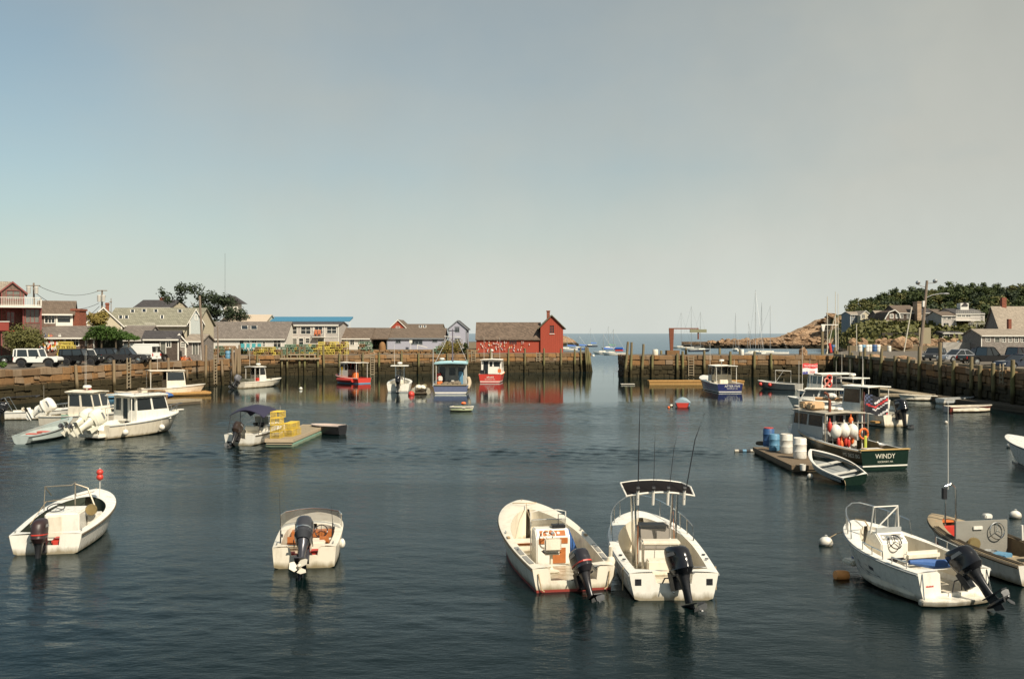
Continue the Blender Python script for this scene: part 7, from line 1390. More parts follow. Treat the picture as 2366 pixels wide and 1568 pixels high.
dinghy('dinghy', 'black hulled dinghy with pinkish inside at the far end of the green-sided float', c8(2080, 660), c8(1575, 485), .62, 1.25, .62, BLACK, M('pink_white', (.62, .52, .46), .5), thw=1, floor=.45)
# far row along the wharf
Ob = Boat('lobster_boat', 'small cream lobster boat with white half cabin and grey outboard near the timber staging', (551, 897), (650, 872), 1.0, 2.3, .75)
Ob.shape(p=2.0); Ob.hull(CREAM, CREAM, gw=.18, tc=.75, floor=.25, rub=TRIMW); Ob.wheelhouse(3.0, 4.0, .75, .8, 2.55, WHITE, WHITE, True, side_w=1, front_w=2, back_over=.8, slant=.3); Ob.outboard(tilt=35, k=1.3, cowl=M('grey_cowl', (.12, .12, .13), .4), z=.7); Ob.radar(3.6, 0, 2.6); Ob.aerial(2.6, .5, 2.6, 6.4, .03); Ob.aerial(3.2, -.5, 2.6, 3.6, .03)
Ob.box('red_bin', RED, 2.5, 2.9, -.8, -.4, .25, 1.2, .03); Ob.box('trap_heap', M('trap_netting2', (.12, .12, .09), .9, 0, .4, 9), 1.0, 2.2, -.7, .7, .25, 1.1, .1)
Pb = Boat('lobster_boat', 'small red-hulled boat with white roof left of the white console boat', (842, 886), None, 1.1, 2.5, .75, L=6.2, head=137)
Pb.shape(p=2.2); Pb.hull(RED, M('red_deck', (.40, .07, .05), .5, 0, .1), gw=.2, tc=.6, floor=.3, notch=None, rub=TRIMW, rr=.04); Pb.wheelhouse(2.4, 4.0, .95, .75, 2.75, WHITE, WHITE, True, side_w=2, front_w=3, back_over=1.8, sill=.5); Pb.aerial(3, .6, 2.7, 6.2, .03); Pb.box('orange_gear', ORANGE, 1.6, 2.3, -.4, .4, .3, 1.5, .15); Pb.box('yellow_oilskin', YEL, 3.6, 3.75, .6, .95, .9, 2.2, .04); Pb.box('blue_tote', LBLUE, 4.3, 4.9, .1, .6, 1.0, 1.3, .04); Pb.band('boot_stripe', LBLUE, 0.0, .12)
MB().tube([Pb.side(u, .45, .1, sy) for sy in (1,) for u in (.15, .35, .55, .75)], .28, 8).build('inflatable_tube', RED, Pb.t); MB().tube([Pb.side(u, .45, .1, -1) for u in (.1, .35, .55, .75)], .28, 8).build('inflatable_tube', RED, Pb.t)
Qb = Boat('sport_boat', 'white centre console with white hardtop and radar seen from astern, near the wharf', (920, 906), None, 1.3, 2.85, .95, L=7.6, head=93)
Qb.shape(p=2.3, q=.65); Qb.hull(WHITE, WHITE, gw=.25, tc=.82, floor=.35, notch=(.7, .25), rub=None); Qb.console(3.0, 1.0, .8, 1.2, WHITE, gauges=0); Qb.outboard(tilt=8, k=1.5, z=.95)
Qb.box('hardtop', WHITE, 2.2, 4.1, -1.05, 1.05, 2.85, 2.98, .06); Qb.radar(3.2, 0, 2.98); Qb.aerial(2.8, .6, 2.9, 5.4, .03)
for sx, sy in ((2.8, -.5), (2.8, .5), (3.8, -.5), (3.8, .5)): Qb.rail([(sx, sy, .4), (sx, sy, 2.9)], .035, 'hardtop_post')
Qb.seat(2.0, 0, 1.0, back=.4); Qb.windshield([(3.2, -.45, 1.5), (3.2, .45, 1.5)], 1.0, .1); Qb.band('boot_stripe', GREYP, 0, .12)
q = P(*c3(500, 955), 0); t = thing('inflatable', 'cluttered grey inflatable with white sacks between the console boat and the trawler', 'inflatable', q, radians(95))
MB().tube([(0, -.85, .25), (2.6, -.85, .3), (3.4, -.4, .4), (3.6, 0, .45), (3.4, .4, .4), (2.6, .85, .3), (0, .85, .25)], .26, 10).build('tube', M('grey_rubber', (.30, .27, .20), .7, 0, .3, 3, .4), t); MB().box(0, -.7, .1, 3, .7, .2).build('floor', DARKW, t)
rs = random.Random(91)
for k in range(9): MB().sphere((rs.uniform(.2, 2.6), rs.uniform(-.5, .5), rs.uniform(.4, .8)), rs.uniform(.2, .42), 8, 6, (1.2, 1, .8)).build('sack', (CREAM, M('olive_sack', (.18, .16, .09), .9), BUOYW)[k % 3], t)
q = P(*c3(410, 955), .1); gear('mooring_ball', 'red mooring ball beside the inflatable near the wharf', 'buoy', MB().sphere((0, 0, 0), .36), RED, q); q.z = 0
Sb = Boat('trawler', 'large work boat with blue-edged roof, tall mast and net gear seen from astern', (1041, 910), None, 1.7, 4.2, .95, L=11, head=91)
Sb.shape(tw=.92, p=2.3, q=.7); Sb.hull(M('blue_grey_hull', (.10, .12, .2), .5, 0, .2, 3, .4), GREYP, M('grime_deck', (.16, .13, .10), .85, 0, .3, 3, .4), gw=.25, tc=.78, floor=.45, notch=None, rub=GREYP, rr=.07); Sb.band('boot_stripe', TRIMW, .05, .22)
Sb.wheelhouse(4.0, 6.6, 1.7, .9, 3.35, M('grey_cabin', (.34, .34, .31), .6, 0, .1, 3, .3), M('cyan_roof', (.30, .48, .52), .5), [(-1.4, 1.9, -.7, 2.8), (-.4, 1.9, .35, 2.8), (.8, .9, 1.5, 2.9)], side_w=2, front_w=3, back_over=2.4, over=.2, roof_th=.2); Sb.box('roof_rail', TEAL, 1.5, 6.5, -1.8, -1.74, 3.45, 3.6, .01)
Sb.aerial(4.2, -.05, 3.4, 7.2, .10, mat=M('mast_grey', (.12, .10, .12), .6), name='mast'); Sb.rail([(4.2, -.95, 6.3), (4.2, .9, 6.35)], .035, 'spreader', TRIMW); Sb.rail([(4.2, -.6, 7.0), (4.2, .5, 7.0)], .05, 'spreader', BLACK)
Sb.rail([(1.8, -1.8, 3.45), (4.2, -.2, 6.9)], .022, 'stay', GREYP); Sb.rail([(1.8, 1.8, 3.45), (4.2, .15, 6.9)], .022, 'stay', GREYP); Sb.radar(5, 1.2, 3.5)
for k in range(16): a_ = rs.uniform(-1.1, .9); MB().sphere((rs.uniform(.5, 1.5), a_, .85+rs.uniform(0, .35)), rs.uniform(.25, .42), 8, 6, (1.5, 1.2, .7)).build('net_heap', M('brown_net', (.15, .12, .085), .95, 0, .4, 8, .4), Sb.t)
for k in range(9): f = k/8; MB().sphere((.5+f*1.8, -1.9-.15*sin(f*3), .7+.9*f), .24, 8, 6).build('cork_float', M('cork_net', (.42, .34, .24), .9, 0, .3, 7), Sb.t)
Sb.box('oilskin', LBLUE, 2.6, 2.75, -1.3, -.8, .9, 2.4, .06); Sb.box('tote', ORANGE, 1.9, 2.6, 1.0, 1.6, .5, 1.3, .05); Sb.box('tote', BUOYW, 2.0, 2.5, 1.0, 1.5, 1.3, 1.9, .1); Sb.box('white_sack', BUOYW, 2.2, 2.8, -.5, .2, .5, 1.4, .2); Sb.box('engine_box', BLACK, 2.4, 3.4, .2, .9, .5, 1.3, .05); Sb.box('stern_beam', PLANK, -.1, .1, -1.8, 1.8, .92, 1.08, .02); Sb.box('red_coat', RED, 2.6, 2.8, 1.2, 1.7, 1.4, 2.2, .06)
Sb.rail([(1.2, 2.0, .9), (1.2, 2.0, 5.0), (1.4, 1.7, 5.1)], .05, 'derrick', GREYP)
Tb = Boat('lobster_boat', 'red lobster boat with white cabin and white lettering on its stern before the shack', (1132, 884), None, 1.5, 3.3, 1.15, L=9, head=86)
Tb.shape(tw=.92, p=2.3); Tb.hull(RED, CREAM, WORN, gw=.2, tc=.6, floor=.5, notch=None, rub=ORANGE, rr=.06); Tb.band('boot_stripe', TRIMW, .10, .22); [MB().box(-.02, -.5+.2*i, .66+.02*(i % 2), -.01, -.37+.2*i, .88-.03*(i % 3)).build('faded_letter', SCUFF, Tb.t, ang=0) for i in range(5)]; Tb.text('ROCKPORT MA', .2, z=.46)
Tb.wheelhouse(2.6, 5.6, 1.45, 1.1, 3.05, WHITE, WHITE, [(-1.2, 2.1, -.3, 2.8), (-.1, 2.1, .3, 2.8), (.5, 1.1, 1.2, 2.85)], side_w=2, front_w=3, back_over=.3); Tb.aerial(3, -1.1, 3.0, 6.2, .03); Tb.aerial(3, 1.1, 3.0, 6.2, .03); Tb.aerial(3, 0, 3.0, 4.2, .06); MB().sphere((3, 0, 4.35), .18).build('mast_light', TRIMW, Tb.t); Tb.box('dark_bin', BLACK, .4, 1.2, .8, 1.4, .5, 1.7, .05); Tb.box('life_ring', ORANGE, 1.9, 2.0, -1.35, -.9, 1.3, 1.8, .02)
dinghy('dinghy', 'small white rowing dinghy floating alone below the red lobster boat', (1043, 949), (1095, 938), .45, 1.15, .42, CREAM, M('green_inside', (.3, .33, .2), .6), thw=2, rub=TRIMW)
q = P(1071, 934, .35); gear('life_vest', 'orange life vest lying in the lone white dinghy', 'life vest', MB().sphere((0, 0, .1), .2, 8, 6, (1.2, 1, .7)), BUOYO, q)
Vb = dinghy('dinghy', 'red dinghy with pale blue cover floating right of the pier opening', (1577, 941), None, .5, 1.4, .42, RED, LBLUE, L=2.4, head=80, thw=0)
MB().loft([[(0, y, .42+.28*(1-(y/.7)**2)) for y in (-.7, -.35, 0, .35, .7)], [(1.2, y, .46+.42*(1-(y/.7)**2)) for y in (-.7, -.35, 0, .35, .7)], [(2.3, y*.3, .48+.1*(1-(y/.7)**2)) for y in (-.7, -.35, 0, .35, .7)]]).build('boat_cover', M('pale_cover', (.25, .33, .37), .7, 0, .1, 4), Vb.t)
Wb = Boat('lobster_boat', 'navy hulled boat with white hardtop and AFTER FIVE lettering on the stern', (1687, 907), (1625, 866), 1.5, 3.15, 1.0)
Wb.shape(tw=.93, p=2.3); Wb.hull(NAVYH, WHITE, CREAM, gw=.2, tc=.62, floor=.45, notch=None, rub=TRIMW, rr=.05); Wb.band('boot_stripe', TRIMW, .06, .15); Wb.text('AFTER FIVE', .36, z=.72, y=-.25); Wb.text('ROCKPORT, MA', .17, z=.45, y=-.25)
Wb.wheelhouse(3.6, 5.0, 1.2, 1.1, 2.95, WHITE, WHITE, True, side_w=1, front_w=3, back_over=2.0, windows=True); Wb.radar(3.6, 0, 3.3); Wb.rail([(3.6, 0, 2.95), (3.6, 0, 3.35)], .06, 'mast'); Wb.aerial(4.6, 1.1, 1.3, 5.6, .035); Wb.aerial(2.6, -1.2, 2.9, 3.7, .03); Wb.box('engine_box', CREAM, 2.4, 3.2, -.45, .55, .45, 1.35, .06); Wb.box('helm_seat', CREAM, 3.0, 3.3, .75, 1.05, .45, 1.3, .05)
q = P(1450, 889, 0); t = thing('work_float', 'tiny white topped float at the foot of the leaning pier piles', 'float', q); MB().box(-.9, -.5, .05, .9, .5, .15).build('top', BUOYW, t, bevel=.02); MB().box(-.5, -.4, -.2, .5, .4, .05).build('barrel', BLACK, t)
a, b_ = P(1499, 884, .2), P(1719, 884, .2); t = floatdock('long orange plank float lying along the right pier', (a.x, a.y+.4), (b_.x, b_.y+.8), 1.6, .48, PLANKO, step=.3, fascia=PLANKO, th=.5)
Yb = Boat('work_skiff', 'grey aluminium skiff with two red ball fenders behind the flag boat', (1846, 901), None, 1.0, 2.2, .75, L=5.6, head=134)
Yb.shape(p=2.0); Yb.hull(M('grey_hull', (.27, .26, .23), .5, 0, .2, 3, .4), CREAM, GREYP, gw=.15, tc=.85, floor=.3, notch=None, rub=TRIMW, rr=.03); Yb.rail([(1.6, -.9, .8), (1.6, -.9, 2.2), (2.6, .9, 2.3), (2.6, .9, .8)], .04, 'arch', TRIMW); Yb.rail([(3.6, -.8, .8), (2.6, -.9, 2.2), (2.6, 0, 2.25)], .03, 'arch', TRIMW)
for i, x in enumerate((3.2, 4.7)): q = Yb.world(x, Yb.w(x/Yb.L)+.15, .55); gear('fender', ('red ball fender nearer the middle of the grey skiff', 'red ball fender near the bow of the grey skiff')[i], 'fender', MB().sphere((0, 0, 0), .24), RED, q)
# flag boat
c9 = lambda x, y: ((1940+x*.09299)*.9464, (880+y*.09299)*.9464)
Zb = Boat('lobster_boat', 'green-black lobster boat with white cabin, ring buoys and red white blue banner', (2003, 936), None, 1.6, 2.9, 1.0, L=7.6, head=198)
Zb.shape(p=2.1); Zb.hull(DGREEN, CREAM, WORN, gw=.2, tc=.5, floor=.4, notch=None, rub=TRIMW, rr=.05, stripe=None); Zb.band('sheer_band', M('slate_white', (.45, .5, .52), .4), .0, .42, 1.0, rel=True)
Zb.wheelhouse(3.6, 5.6, 1.15, 1.2, 3.0, WHITE, WHITE, True, side_w=2, front_w=3, back_over=1.2, sill=.5)
for i in range(5): MB().torus((5.0+.3*(i % 2), 1.25, 1.5+.3*i), .24, .07, 14, 6, Matrix.Rotation(pi/2, 3, 'X')).build('ring_buoy', M('pinkish', (.55, .2, .15), .6, 0, .3, 6) if i % 2 else RED, Zb.t)
MB().torus((4.4, 1.62, .9), .1, .2, 12, 6, Matrix.Rotation(pi/2, 3, 'X')).build('orange_float', BUOYO, Zb.t); Zb.box('blue_bin', BARREL, 3.3, 4.2, .9, 1.4, 1.15, 1.5, .05); Zb.box('trap_bin', M('trap_netting', (.42, .28, .04), .8, 0, .3, 9), 3.2, 4.1, .9, 1.35, .5, 1.15, .05)
Zb.aerial(7.0, 0, 1.4, 5.6, .035, name='flag_staff'); Zb.aerial(6.4, .3, 1.4, 4.4, .03); Zb.aerial(3.2, .6, 3.0, 5.0, .025)
def flag(parent, p0, w, h, colf, label, name='flag', wave=.12, n=14, m=9, dirx=-1):
    cols = {}; v = []; 
    me = MB(); rows = [[(p0[0]+dirx*w*i/n, p0[1]+wave*sin(i*.7)*i/n, p0[2]-h*j/m+.05*sin(i*.5)) for i in range(n+1)] for j in range(m+1)]
    me.grid(rows); ms = me.mesh(name, None, fix=False); mats = []
    for p in ms.polygons:
        i, j = p.index % n, p.index//n; c_ = colf(i/n, j/m)
        if c_ not in mats: mats.append(c_)
        p.material_index = mats.index(c_)
    for c_ in mats: ms.materials.append(c_)
    o = put(name, ms, (0, 0, 0), parent); o['label'] = label; return o
FW, FR, FB_ = M('flag_white', (.62, .6, .58), .7), M('flag_red', (.58, .05, .05), .7), M('flag_blue', (.08, .08, .28), .7)
fz = flag(Zb.t, (6.97, 0, 3.95), 1.6, .98, lambda x, y: FR if y < .42 else (FW if y < .72 or x > .3 and y > .72 else FB_), 'red, white and blue banner with white lettering', wave=.06)
def ftext(par, txt, size, loc, mat, X, up, name='lettering'):
    cu = bpy.data.curves.new(name, 'FONT'); cu.body = txt; cu.size = size; cu.align_x = 'CENTER'; cu.align_y = 'CENTER'; cu.extrude = .003; cu.materials.append(mat); o = link(bpy.data.objects.new(name, cu), par); X = Vector(X); up = Vector(up); Z = X.cross(up)
    o.matrix_basis = Matrix.Translation(loc) @ Matrix((X, up, Z)).transposed().to_4x4(); to_mesh(o)
ftext(fz, 'TRUMP PENCE', .225, (6.17, .1, 3.73), FW, (-1, 0, 0), (0, 0, 1)); ftext(fz, '2020', .30, (6.0, .1, 3.18), FR, (-1, 0, 0), (0, 0, 1)); ftext(fz, '*', .3, (6.75, .1, 3.12), FW, (-1, 0, 0), (0, 0, 1))
# middle right cluster behind the green boat
AA = Boat('sport_boat', 'white console boat with high hardtop, radar and dark windscreen behind the green boat', (2035, 948), None, 1.2, 2.5, .9, L=7, head=116)
AA.shape(p=2.2, q=.7); AA.hull(WHITE, WHITE, gw=.2, tc=.7, floor=.3, rub=GREYP); AA.console(3.0, .9, .8, 1.0, WHITE, gauges=0); AA.box('hardtop', WHITE, 2.2, 4.2, -1.1, 1.1, 2.62, 2.74, .06); AA.radar(3.1, .2, 2.75); AA.aerial(3.2, .4, 2.7, 4.4, .018); AA.aerial(2.7, -.7, 2.7, 4.4, .018); AA.box('dark_windscreen', BLACK, 3.0, 3.1, -.75, .75, 1.2, 2.2, .02)
for sx, sy in ((2.5, -.7), (2.5, .7), (3.9, -.7), (3.9, .7)): AA.rail([(sx, sy, .4), (sx, sy, 2.65)], .03, 'hardtop_post')
A2 = Boat('cabin_boat', 'low white cabin boat with long white roof left of the high hardtop boat', (1992, 956), None, 1.3, 2.5, .9, L=6.2, head=150)
A2.shape(p=2.1); A2.hull(WHITE, WHITE, gw=.2, tc=.5, floor=.3, notch=None, rub=GREYP); A2.wheelhouse(2.0, 4.4, .95, .95, 2.0, WHITE, WHITE, True, side_w=2, front_w=3, back_over=.8, sill=.4, slant=.6); A2.aerial(3.0, 0, 2.0, 2.9, .03)
A3 = Boat('work_skiff', 'skiff with orange boom and blue panel between the cabin boats and the green boat', (1998, 972), None, 1.0, 2.1, .8, L=5.4, head=150)
A3.shape(p=2.1); A3.hull(DGREEN, CREAM, WORN, gw=.2, tc=.6, floor=.3, notch=None, rub=TRIMW, rr=.04); MB().tube([(.9, .5, 1.25), (1.2, .5, 1.6), (3.6, .5, 1.62)], .13, 8).build('orange_boom', M('orange_boom', (.5, .27, .12), .7), A3.t); A3.box('blue_panel', BARREL, 1.0, 1.1, -.2, .5, .8, 1.7, .02); MB().sphere((2.4, .6, 1.85), .36, 10, 7, (1.3, 1, .7)).build('sack', BUOYW, A3.t); A3.aerial(2.0, .6, .8, 4.6, .02)
AB = Boat('cabin_boat', 'white open cabin boat with flat roof and large black outboard right of the dark flag', (2070, 985), None, 1.2, 2.5, .85, L=6.8, head=112)
AB.shape(tw=.92, p=2.2); AB.hull(CREAM, WHITE, gw=.2, tc=.7, floor=.3, notch=(.8, .2), rub=GREYP); AB.wheelhouse(2.6, 4.4, .95, .9, 2.75, WHITE, WHITE, True, side_w=1, front_w=2, back_over=.8, sill=.35); AB.outboard(y=-.1, tilt=14, k=1.5, z=.95); AB.aerial(3.2, .2, 2.8, 3.4, .1); AB.aerial(3.2, .2, 3.3, 5.0, .03); AB.box('helm_seat', CREAM, 1.6, 2.1, -.5, 0, .3, 1.2, .08); AB.box('helm_seat', CREAM, 1.6, 2.1, .2, .7, .3, 1.2, .08); AB.box('bait_tray', PLANKO, .3, .9, .9, 1.6, .25, .4, .02)
# ---------------------------------------------------------------- WINDY
Wy = Boat('lobster_boat', 'dark green lobster boat WINDY with grey-roofed wheelhouse and hanging buoys', (2045, 1085), (1847, 972), 1.75, 2.95, .96)
Wy.shape(tw=.92, p=2.4, q=.72, chine=.92, draft=.35, curve=2.2); OLV = M('olive_liner', (.16, .14, .09), .8, 0, .2, 4, .4)
Wy.hull(DGREEN, GREYP, OLV, gw=.17, tc=.60, floor=.35, notch=None, rub=M('pale_oak', (.42, .32, .2), .6, 0, .2), rr=.035, n=9); Wy.band('boot_stripe', TRIMW, .17, .24)
LT = M('gold_white', (.58, .55, .45), .5); Wy.text('WINDY', .33, z=.67, mat=LT); Wy.text('ROCKPORT, MA', .12, z=.40, mat=LT); Wy.text('MS 5822 BG', .26, 'side', u=.10, z=.66, sy=1, mat=LT)
Wy.box('stern_beam', M('ochre_wood', (.42, .28, .10), .7, 0, .3, 6), -.06, .14, -1.42, 1.42, .965, 1.02, .01)
cW, rW = Wy.wheelhouse(3.7, 6.5, 1.12, 1.05, 2.52, GREYP, M('tan_grey_roof', (.38, .34, .27), .7, 0, .15, 3, .3), [(-1.0, 1.75, -.3, 2.4), (-.15, 1.3, .35, 2.4), (.5, 1.75, 1.0, 2.4)], side_w=2, front_w=3, over=.12, back_over=.3, slant=.3, sill=.5)
Wy.box('cuddy', WHITE, 6.5, 7.6, -.85, .85, 1.05, 1.62, .12)
Wy.rail([(3.3, -1.3, 2.0), (3.3, 1.3, 2.05)], .02, 'gear_rail', M('old_steel', (.30, .26, .2), .5, .6, .3, 6, .3)); Wy.rail([(3.2, 1.28, .95), (3.2, 1.28, 2.5)], .035, 'roof_post', M('old_steel', (.30, .26, .2), .5, .6, .3, 6, .3)); Wy.rail([(3.2, -1.28, .95), (3.2, -1.28, 2.5)], .035, 'roof_post', M('old_steel', (.30, .26, .2), .5, .6, .3, 6, .3))
MB().tube([(3.9, .55, 1.2), (3.9, .55, 3.2), (4.0, .57, 3.45), (4.25, .62, 3.55)], .075, 10).build('exhaust_stack', RUST, Wy.t)
Wy.rail([(3.5, -1.25, .9), (3.5, -1.25, 3.6)], .03, 'flag_staff', M('dark_red_staff', (.12, .03, .02), .6)); FK = M('flag_black', (.015, .015, .02), .7)
def dk(x, y):
    if x < .3 and y < .45: return M('flag_dull_blue', (.10, .12, .2), .7) if int(x*14+y*9) % 2 else FK
    b2 = (y*1.3-.25*sin(x*5)) % 1
    if x > .35 and .15 < b2 < .3 or x > .3 and .65 < b2 < .75: return FW
    return FR if .42 < b2 < .55 else FK
f2 = flag(Wy.t, (3.5, -1.27, 3.45), 1.1, .95, dk, 'black flag with red and white streaks', wave=.12, n=16, m=14, dirx=0) if False else None
rows = [[(3.5-.15*i/16, -1.27-1.35*i/16, 3.45-1.0*j/14+.06*sin(i*.5)-.1*i/16) for i in range(17)] for j in range(15)]
rows = [[(p[0]+.09*sin(i*.8), p[1], p[2]) for i, p in enumerate(r)] for r in rows]
ms = MB().grid(rows).mesh('flag', None, fix=False); mats = []
for p_ in ms.polygons:
    c_ = dk((p_.index % 16)/16, (p_.index//16)/14)
    if c_ not in mats: mats.append(c_)
    p_.material_index = mats.index(c_)
for c_ in mats: ms.materials.append(c_)
put('flag', ms, (0, 0, 0), Wy.t)['label'] = 'black flag with faded blue, red and white streaks'
Wy.rail([(3.0, 1.15, .95), (3.0, 1.15, 5.3)], .022, 'aerial', TRIMW) if False else Wy.aerial(5.9, 1.15, 1.5, 5.2, .03)
def hungbuoy(lab, x, y, z, r, m1, sc=(1, 1, 1.25), par=None, group=None):
    q = Wy.world(x, y, z); o = gear('buoy', lab, 'buoy', MB().sphere((0, 0, 0), r, 12, 9, sc).tube([(0, 0, r*sc[2]*.9), (0, 0, r*sc[2]+.14)], .03, 5), m1, q, group=group); return o
for i, y in enumerate((.72, .22, -.28)): hungbuoy(('white balloon buoy, leftmost of three hanging on the green boat', 'white balloon buoy, middle of three hanging on the green boat', 'pale green-white balloon buoy, rightmost of three hanging on the green boat')[i], 3.1, y, 1.62, .30, BUOYW)
hungbuoy('tall reddish buoy hanging left of the three balloon buoys', 3.2, 1.0, 1.85, .13, RED, (1, 1, 2.3)); hungbuoy('small orange oval buoy under the green boat roof', 3.3, -.32, 2.15, .12, BUOYO, (1, 1, 1.6)); hungbuoy('white buoy behind the middle balloon buoy', 3.35, .05, 1.72, .26, BUOYW)
for i, (y, z, m_) in enumerate(((.62, 1.05, RED), (.4, .9, BUOYO), (.12, 1.1, RED), (-.1, 1.0, RED), (-.36, 1.15, BUOYO), (.3, 1.2, RED))): hungbuoy(f'red-orange spindle buoy hanging below the balloon buoys, {ORD[i]} hung', 3.0+.06*i, y, z, .10, m_, (1, 1, 2.6), group='spindle buoys below the balloon buoys')
MB().torus((3.1, -.95, 1.45), .26, .06, 16, 6, Matrix.Rotation(pi/2, 3, 'Y')).build('ring_buoy', BUOYO, Wy.t); q = Wy.world(2.9, .95, .5); barrel(LBLUE, 'small pale blue bucket on the deck of the green boat', (q.x, q.y, .36), .65)
Wy.box('yellow_oilskin', M('lime_oilskin', (.45, .5, .08), .6), 3.0, 3.1, -1.1, -.95, .5, 1.35, .03); Wy.box('bulkhead_panel', WORN, 3.6, 3.68, -.9, -.3, .36, 1.6, .02)
q = Wy.world(.75, .1, .38); gear('bait_box', 'white open fish box on the stern deck of the green boat', 'box', MB().cbox((0, 0, .3), (.75, .95, .6)), WORN, (q.x, q.y, .36), (0, 0, Wy.h), .02)
for i in range(5): MB().sphere((4.2+.3*i, -.2+.2*(i % 2), 2.66), .2, 8, 6, (1.3, 1.2, .6)).build('roof_bag', (BUOYW, CREAM)[i % 2], Wy.t)
MB().box(5.6, -.3, 2.6, 6.2, 1.0, 2.98).build('roof_locker', TAN, Wy.t, bevel=.08); MB().box(4.9, .2, 2.6, 5.5, 1.0, 2.95).build('roof_locker', TAN, Wy.t, bevel=.08); MB().tube([(5.4, .55, 2.95), (5.4, .55, 3.4)], .02, 5).build('roof_mast', TRIMW, Wy.t)
# gull on the stern
q = Wy.world(.35, -.05, 1.02); t = thing('gull', 'white gull with grey wings standing at the stern of the green boat', 'gull', (q.x, q.y, 1.02), Wy.h+pi/2)
body = [(-.02, .0, .0), (.0, 0, .0)]
secs = [(-.27, .012, .165), (-.2, .03, .17), (-.1, .062, .17), (0, .08, .175), (.09, .075, .19), (.15, .055, .225), (.185, .045, .27), (.215, .045, .305), (.25, .035, .31), (.275, .016, .305)]
MB().loft([[(x, r*cos(2*pi*k/10)*.9, z+r*sin(2*pi*k/10)) for k in range(10)] for x, r, z in secs]).build('body', M('gull_white', (.78, .77, .73), .7), t, ang=60)
for sy in (-1, 1):
    MB().loft([[(x, sy*(y+.012*cos(2*pi*k/6)), z+h_*sin(2*pi*k/6)) for k in range(6)] for x, y, z, h_ in ((.11, .06, .195, .02), (.03, .078, .19, .05), (-.1, .066, .185, .045), (-.22, .035, .18, .025), (-.33, .012, .18, .008))]).build('wing', M('gull_grey', (.32, .33, .34), .7), t)
    MB().tube([(.02, sy*.03, .1), (.01, sy*.03, .01), (.05, sy*.03, .003)], .006, 5).build('leg', M('gull_leg', (.55, .35, .25), .6), t)
MB().lathe([(.014, 0), (.011, .03), (0, .055)], (.272, 0, .303), 6, 'x').build('beak', YEL, t)
# raft with barrels
a, b_ = P(1842, 1084, .0), P(1757, 1020, .28); RX = floatdock('low dark work raft carrying blue and white barrels beside the green boat', (14.9, 48.3), (14.9, 56.0), 2.6, .28, M('raft_wood', (.14, .10, .06), .85, 0, .4, 5, .4), step=.22, th=.3)
for x, y, m_, s_, lb in ((1776, 1030, BARREL, 1.12, 'tall dark blue barrel with red lid, leftmost on the raft'), (1789, 1040, LBLUE, 1.0, 'bright blue barrel in front of the dark blue one on the raft'), (1817, 1046, WORN, 1.15, 'grimy white open barrel in the middle of the raft'), (1848, 1058, BUOYW, 1.18, 'white barrel with black bucket hung on it, rightmost on the raft')):
    q = P(x, y, .30); barrel(m_, lb, (q.x, q.y, .30), s_, lid=m_ in (BARREL, LBLUE))
q = P(1776, 1030, .30); gear('red_cover', 'red plastic disc lying on the dark blue raft barrel', 'disc', MB().lathe([(0, 0), (.27, 0), (.27, .04), (0, .05)], n=14), RED, (q.x, q.y, 1.31)); q = P(1855, 1076, .5); gear('bucket', 'white bucket in front of the rightmost raft barrel', 'bucket', MB().lathe([(0, 0), (.12, 0), (.15, .28), (.13, .28), (.11, .03), (0, .03)], n=12), BUOYW, (q.x, q.y, .30)); q = P(1766, 1030, .3); gear('rope_coil', 'dark rope coil at the far corner of the raft', 'rope', MB().torus((0, 0, .1), .28, .1, 14, 6), DARKW, (q.x, q.y+.5, .30))
dg = dinghy('rowboat', 'dark green rowboat with grey inside nosed against the raft and the green boat', (1978, 1120), (1874, 1035), 1.15, 1.62, .42, DGREEN, M('grey_inside', (.24, .25, .24), .6, 0, .12, 3, .2), rub=TRIMW, thw=2, tw=.72, tilt=(-9, 7), shz=.62, floor=.16, tmat=M('pale_seat', (.5, .48, .42), .6))
q = dg.world(2.4, -.1, .5); gear('oar', 'dark oar lying across the seats of the green rowboat', 'oar', MB().tube([(-1.2, -.3, -.02), (1.3, .25, .2)], .022, 6).cbox((-1.35, -.33, -.03), (.4, .14, .02)), DARKW, q, (0, 0, dg.h))
dg.rail([(.1, .5, .42), (-.1, .55, .2), (-.12, .56, -.1)], .015, 'painter', ROPE)
# dinghies along the floating dock
D1 = dinghy('dinghy', 'white dinghy nearest the end of the dark floating dock', c6(1660, 385), None, .6, 1.5, .5, WHITE, CREAM, L=3.6, head=172)
D2 = dinghy('dinghy', 'white skiff with slanted bow overlapping the red dinghy at the floating dock', c6(1690, 412), None, .6, 1.5, .5, WHITE, GREYP, L=4.2, head=20)
D3 = dinghy('dinghy', 'red-brown rowing dinghy with cream rim at the floating dock', c6(1745, 478), c6(2110, 418), .6, 1.5, .5, M('brown_red_hull', (.20, .045, .03), .5, 0, .2), CREAM, rub=CREAM)
D3.box('transom_board', GREYP, -.06, .0, -.4, .4, .0, .5, .02)
def rdock(label, pts, w, zt, mat, step=.35):
    for (a, b_) in zip(pts, pts[1:]): floatdock(label, a, b_, w, zt, mat, step=step, th=.4, foam=DARKW)
a, b_ = P(*c6(775, 232), .45), P(*c6(1480, 338), .45); floatdock('tan topped floating dock running along the dark right-hand quay', (a.x+.8, a.y), (b_.x+1.2, b_.y), 2.0, .45, PLANK, step=.4, foam=DARKW)
c_ = P(*c6(2366, 452), .45); floatdock('nearer dark section of the floating dock below the parked pickups', (b_.x+1.5, b_.y-.6), (c_.x+2.2, c_.y-3), 2.0, .42, DARKW, step=.4, foam=DARKW); floatdock('short plank float behind the white dinghies', (b_.x-3.5, b_.y+1.6), (b_.x+.3, b_.y+.4), 2.2, .42, PLANK, step=.4)

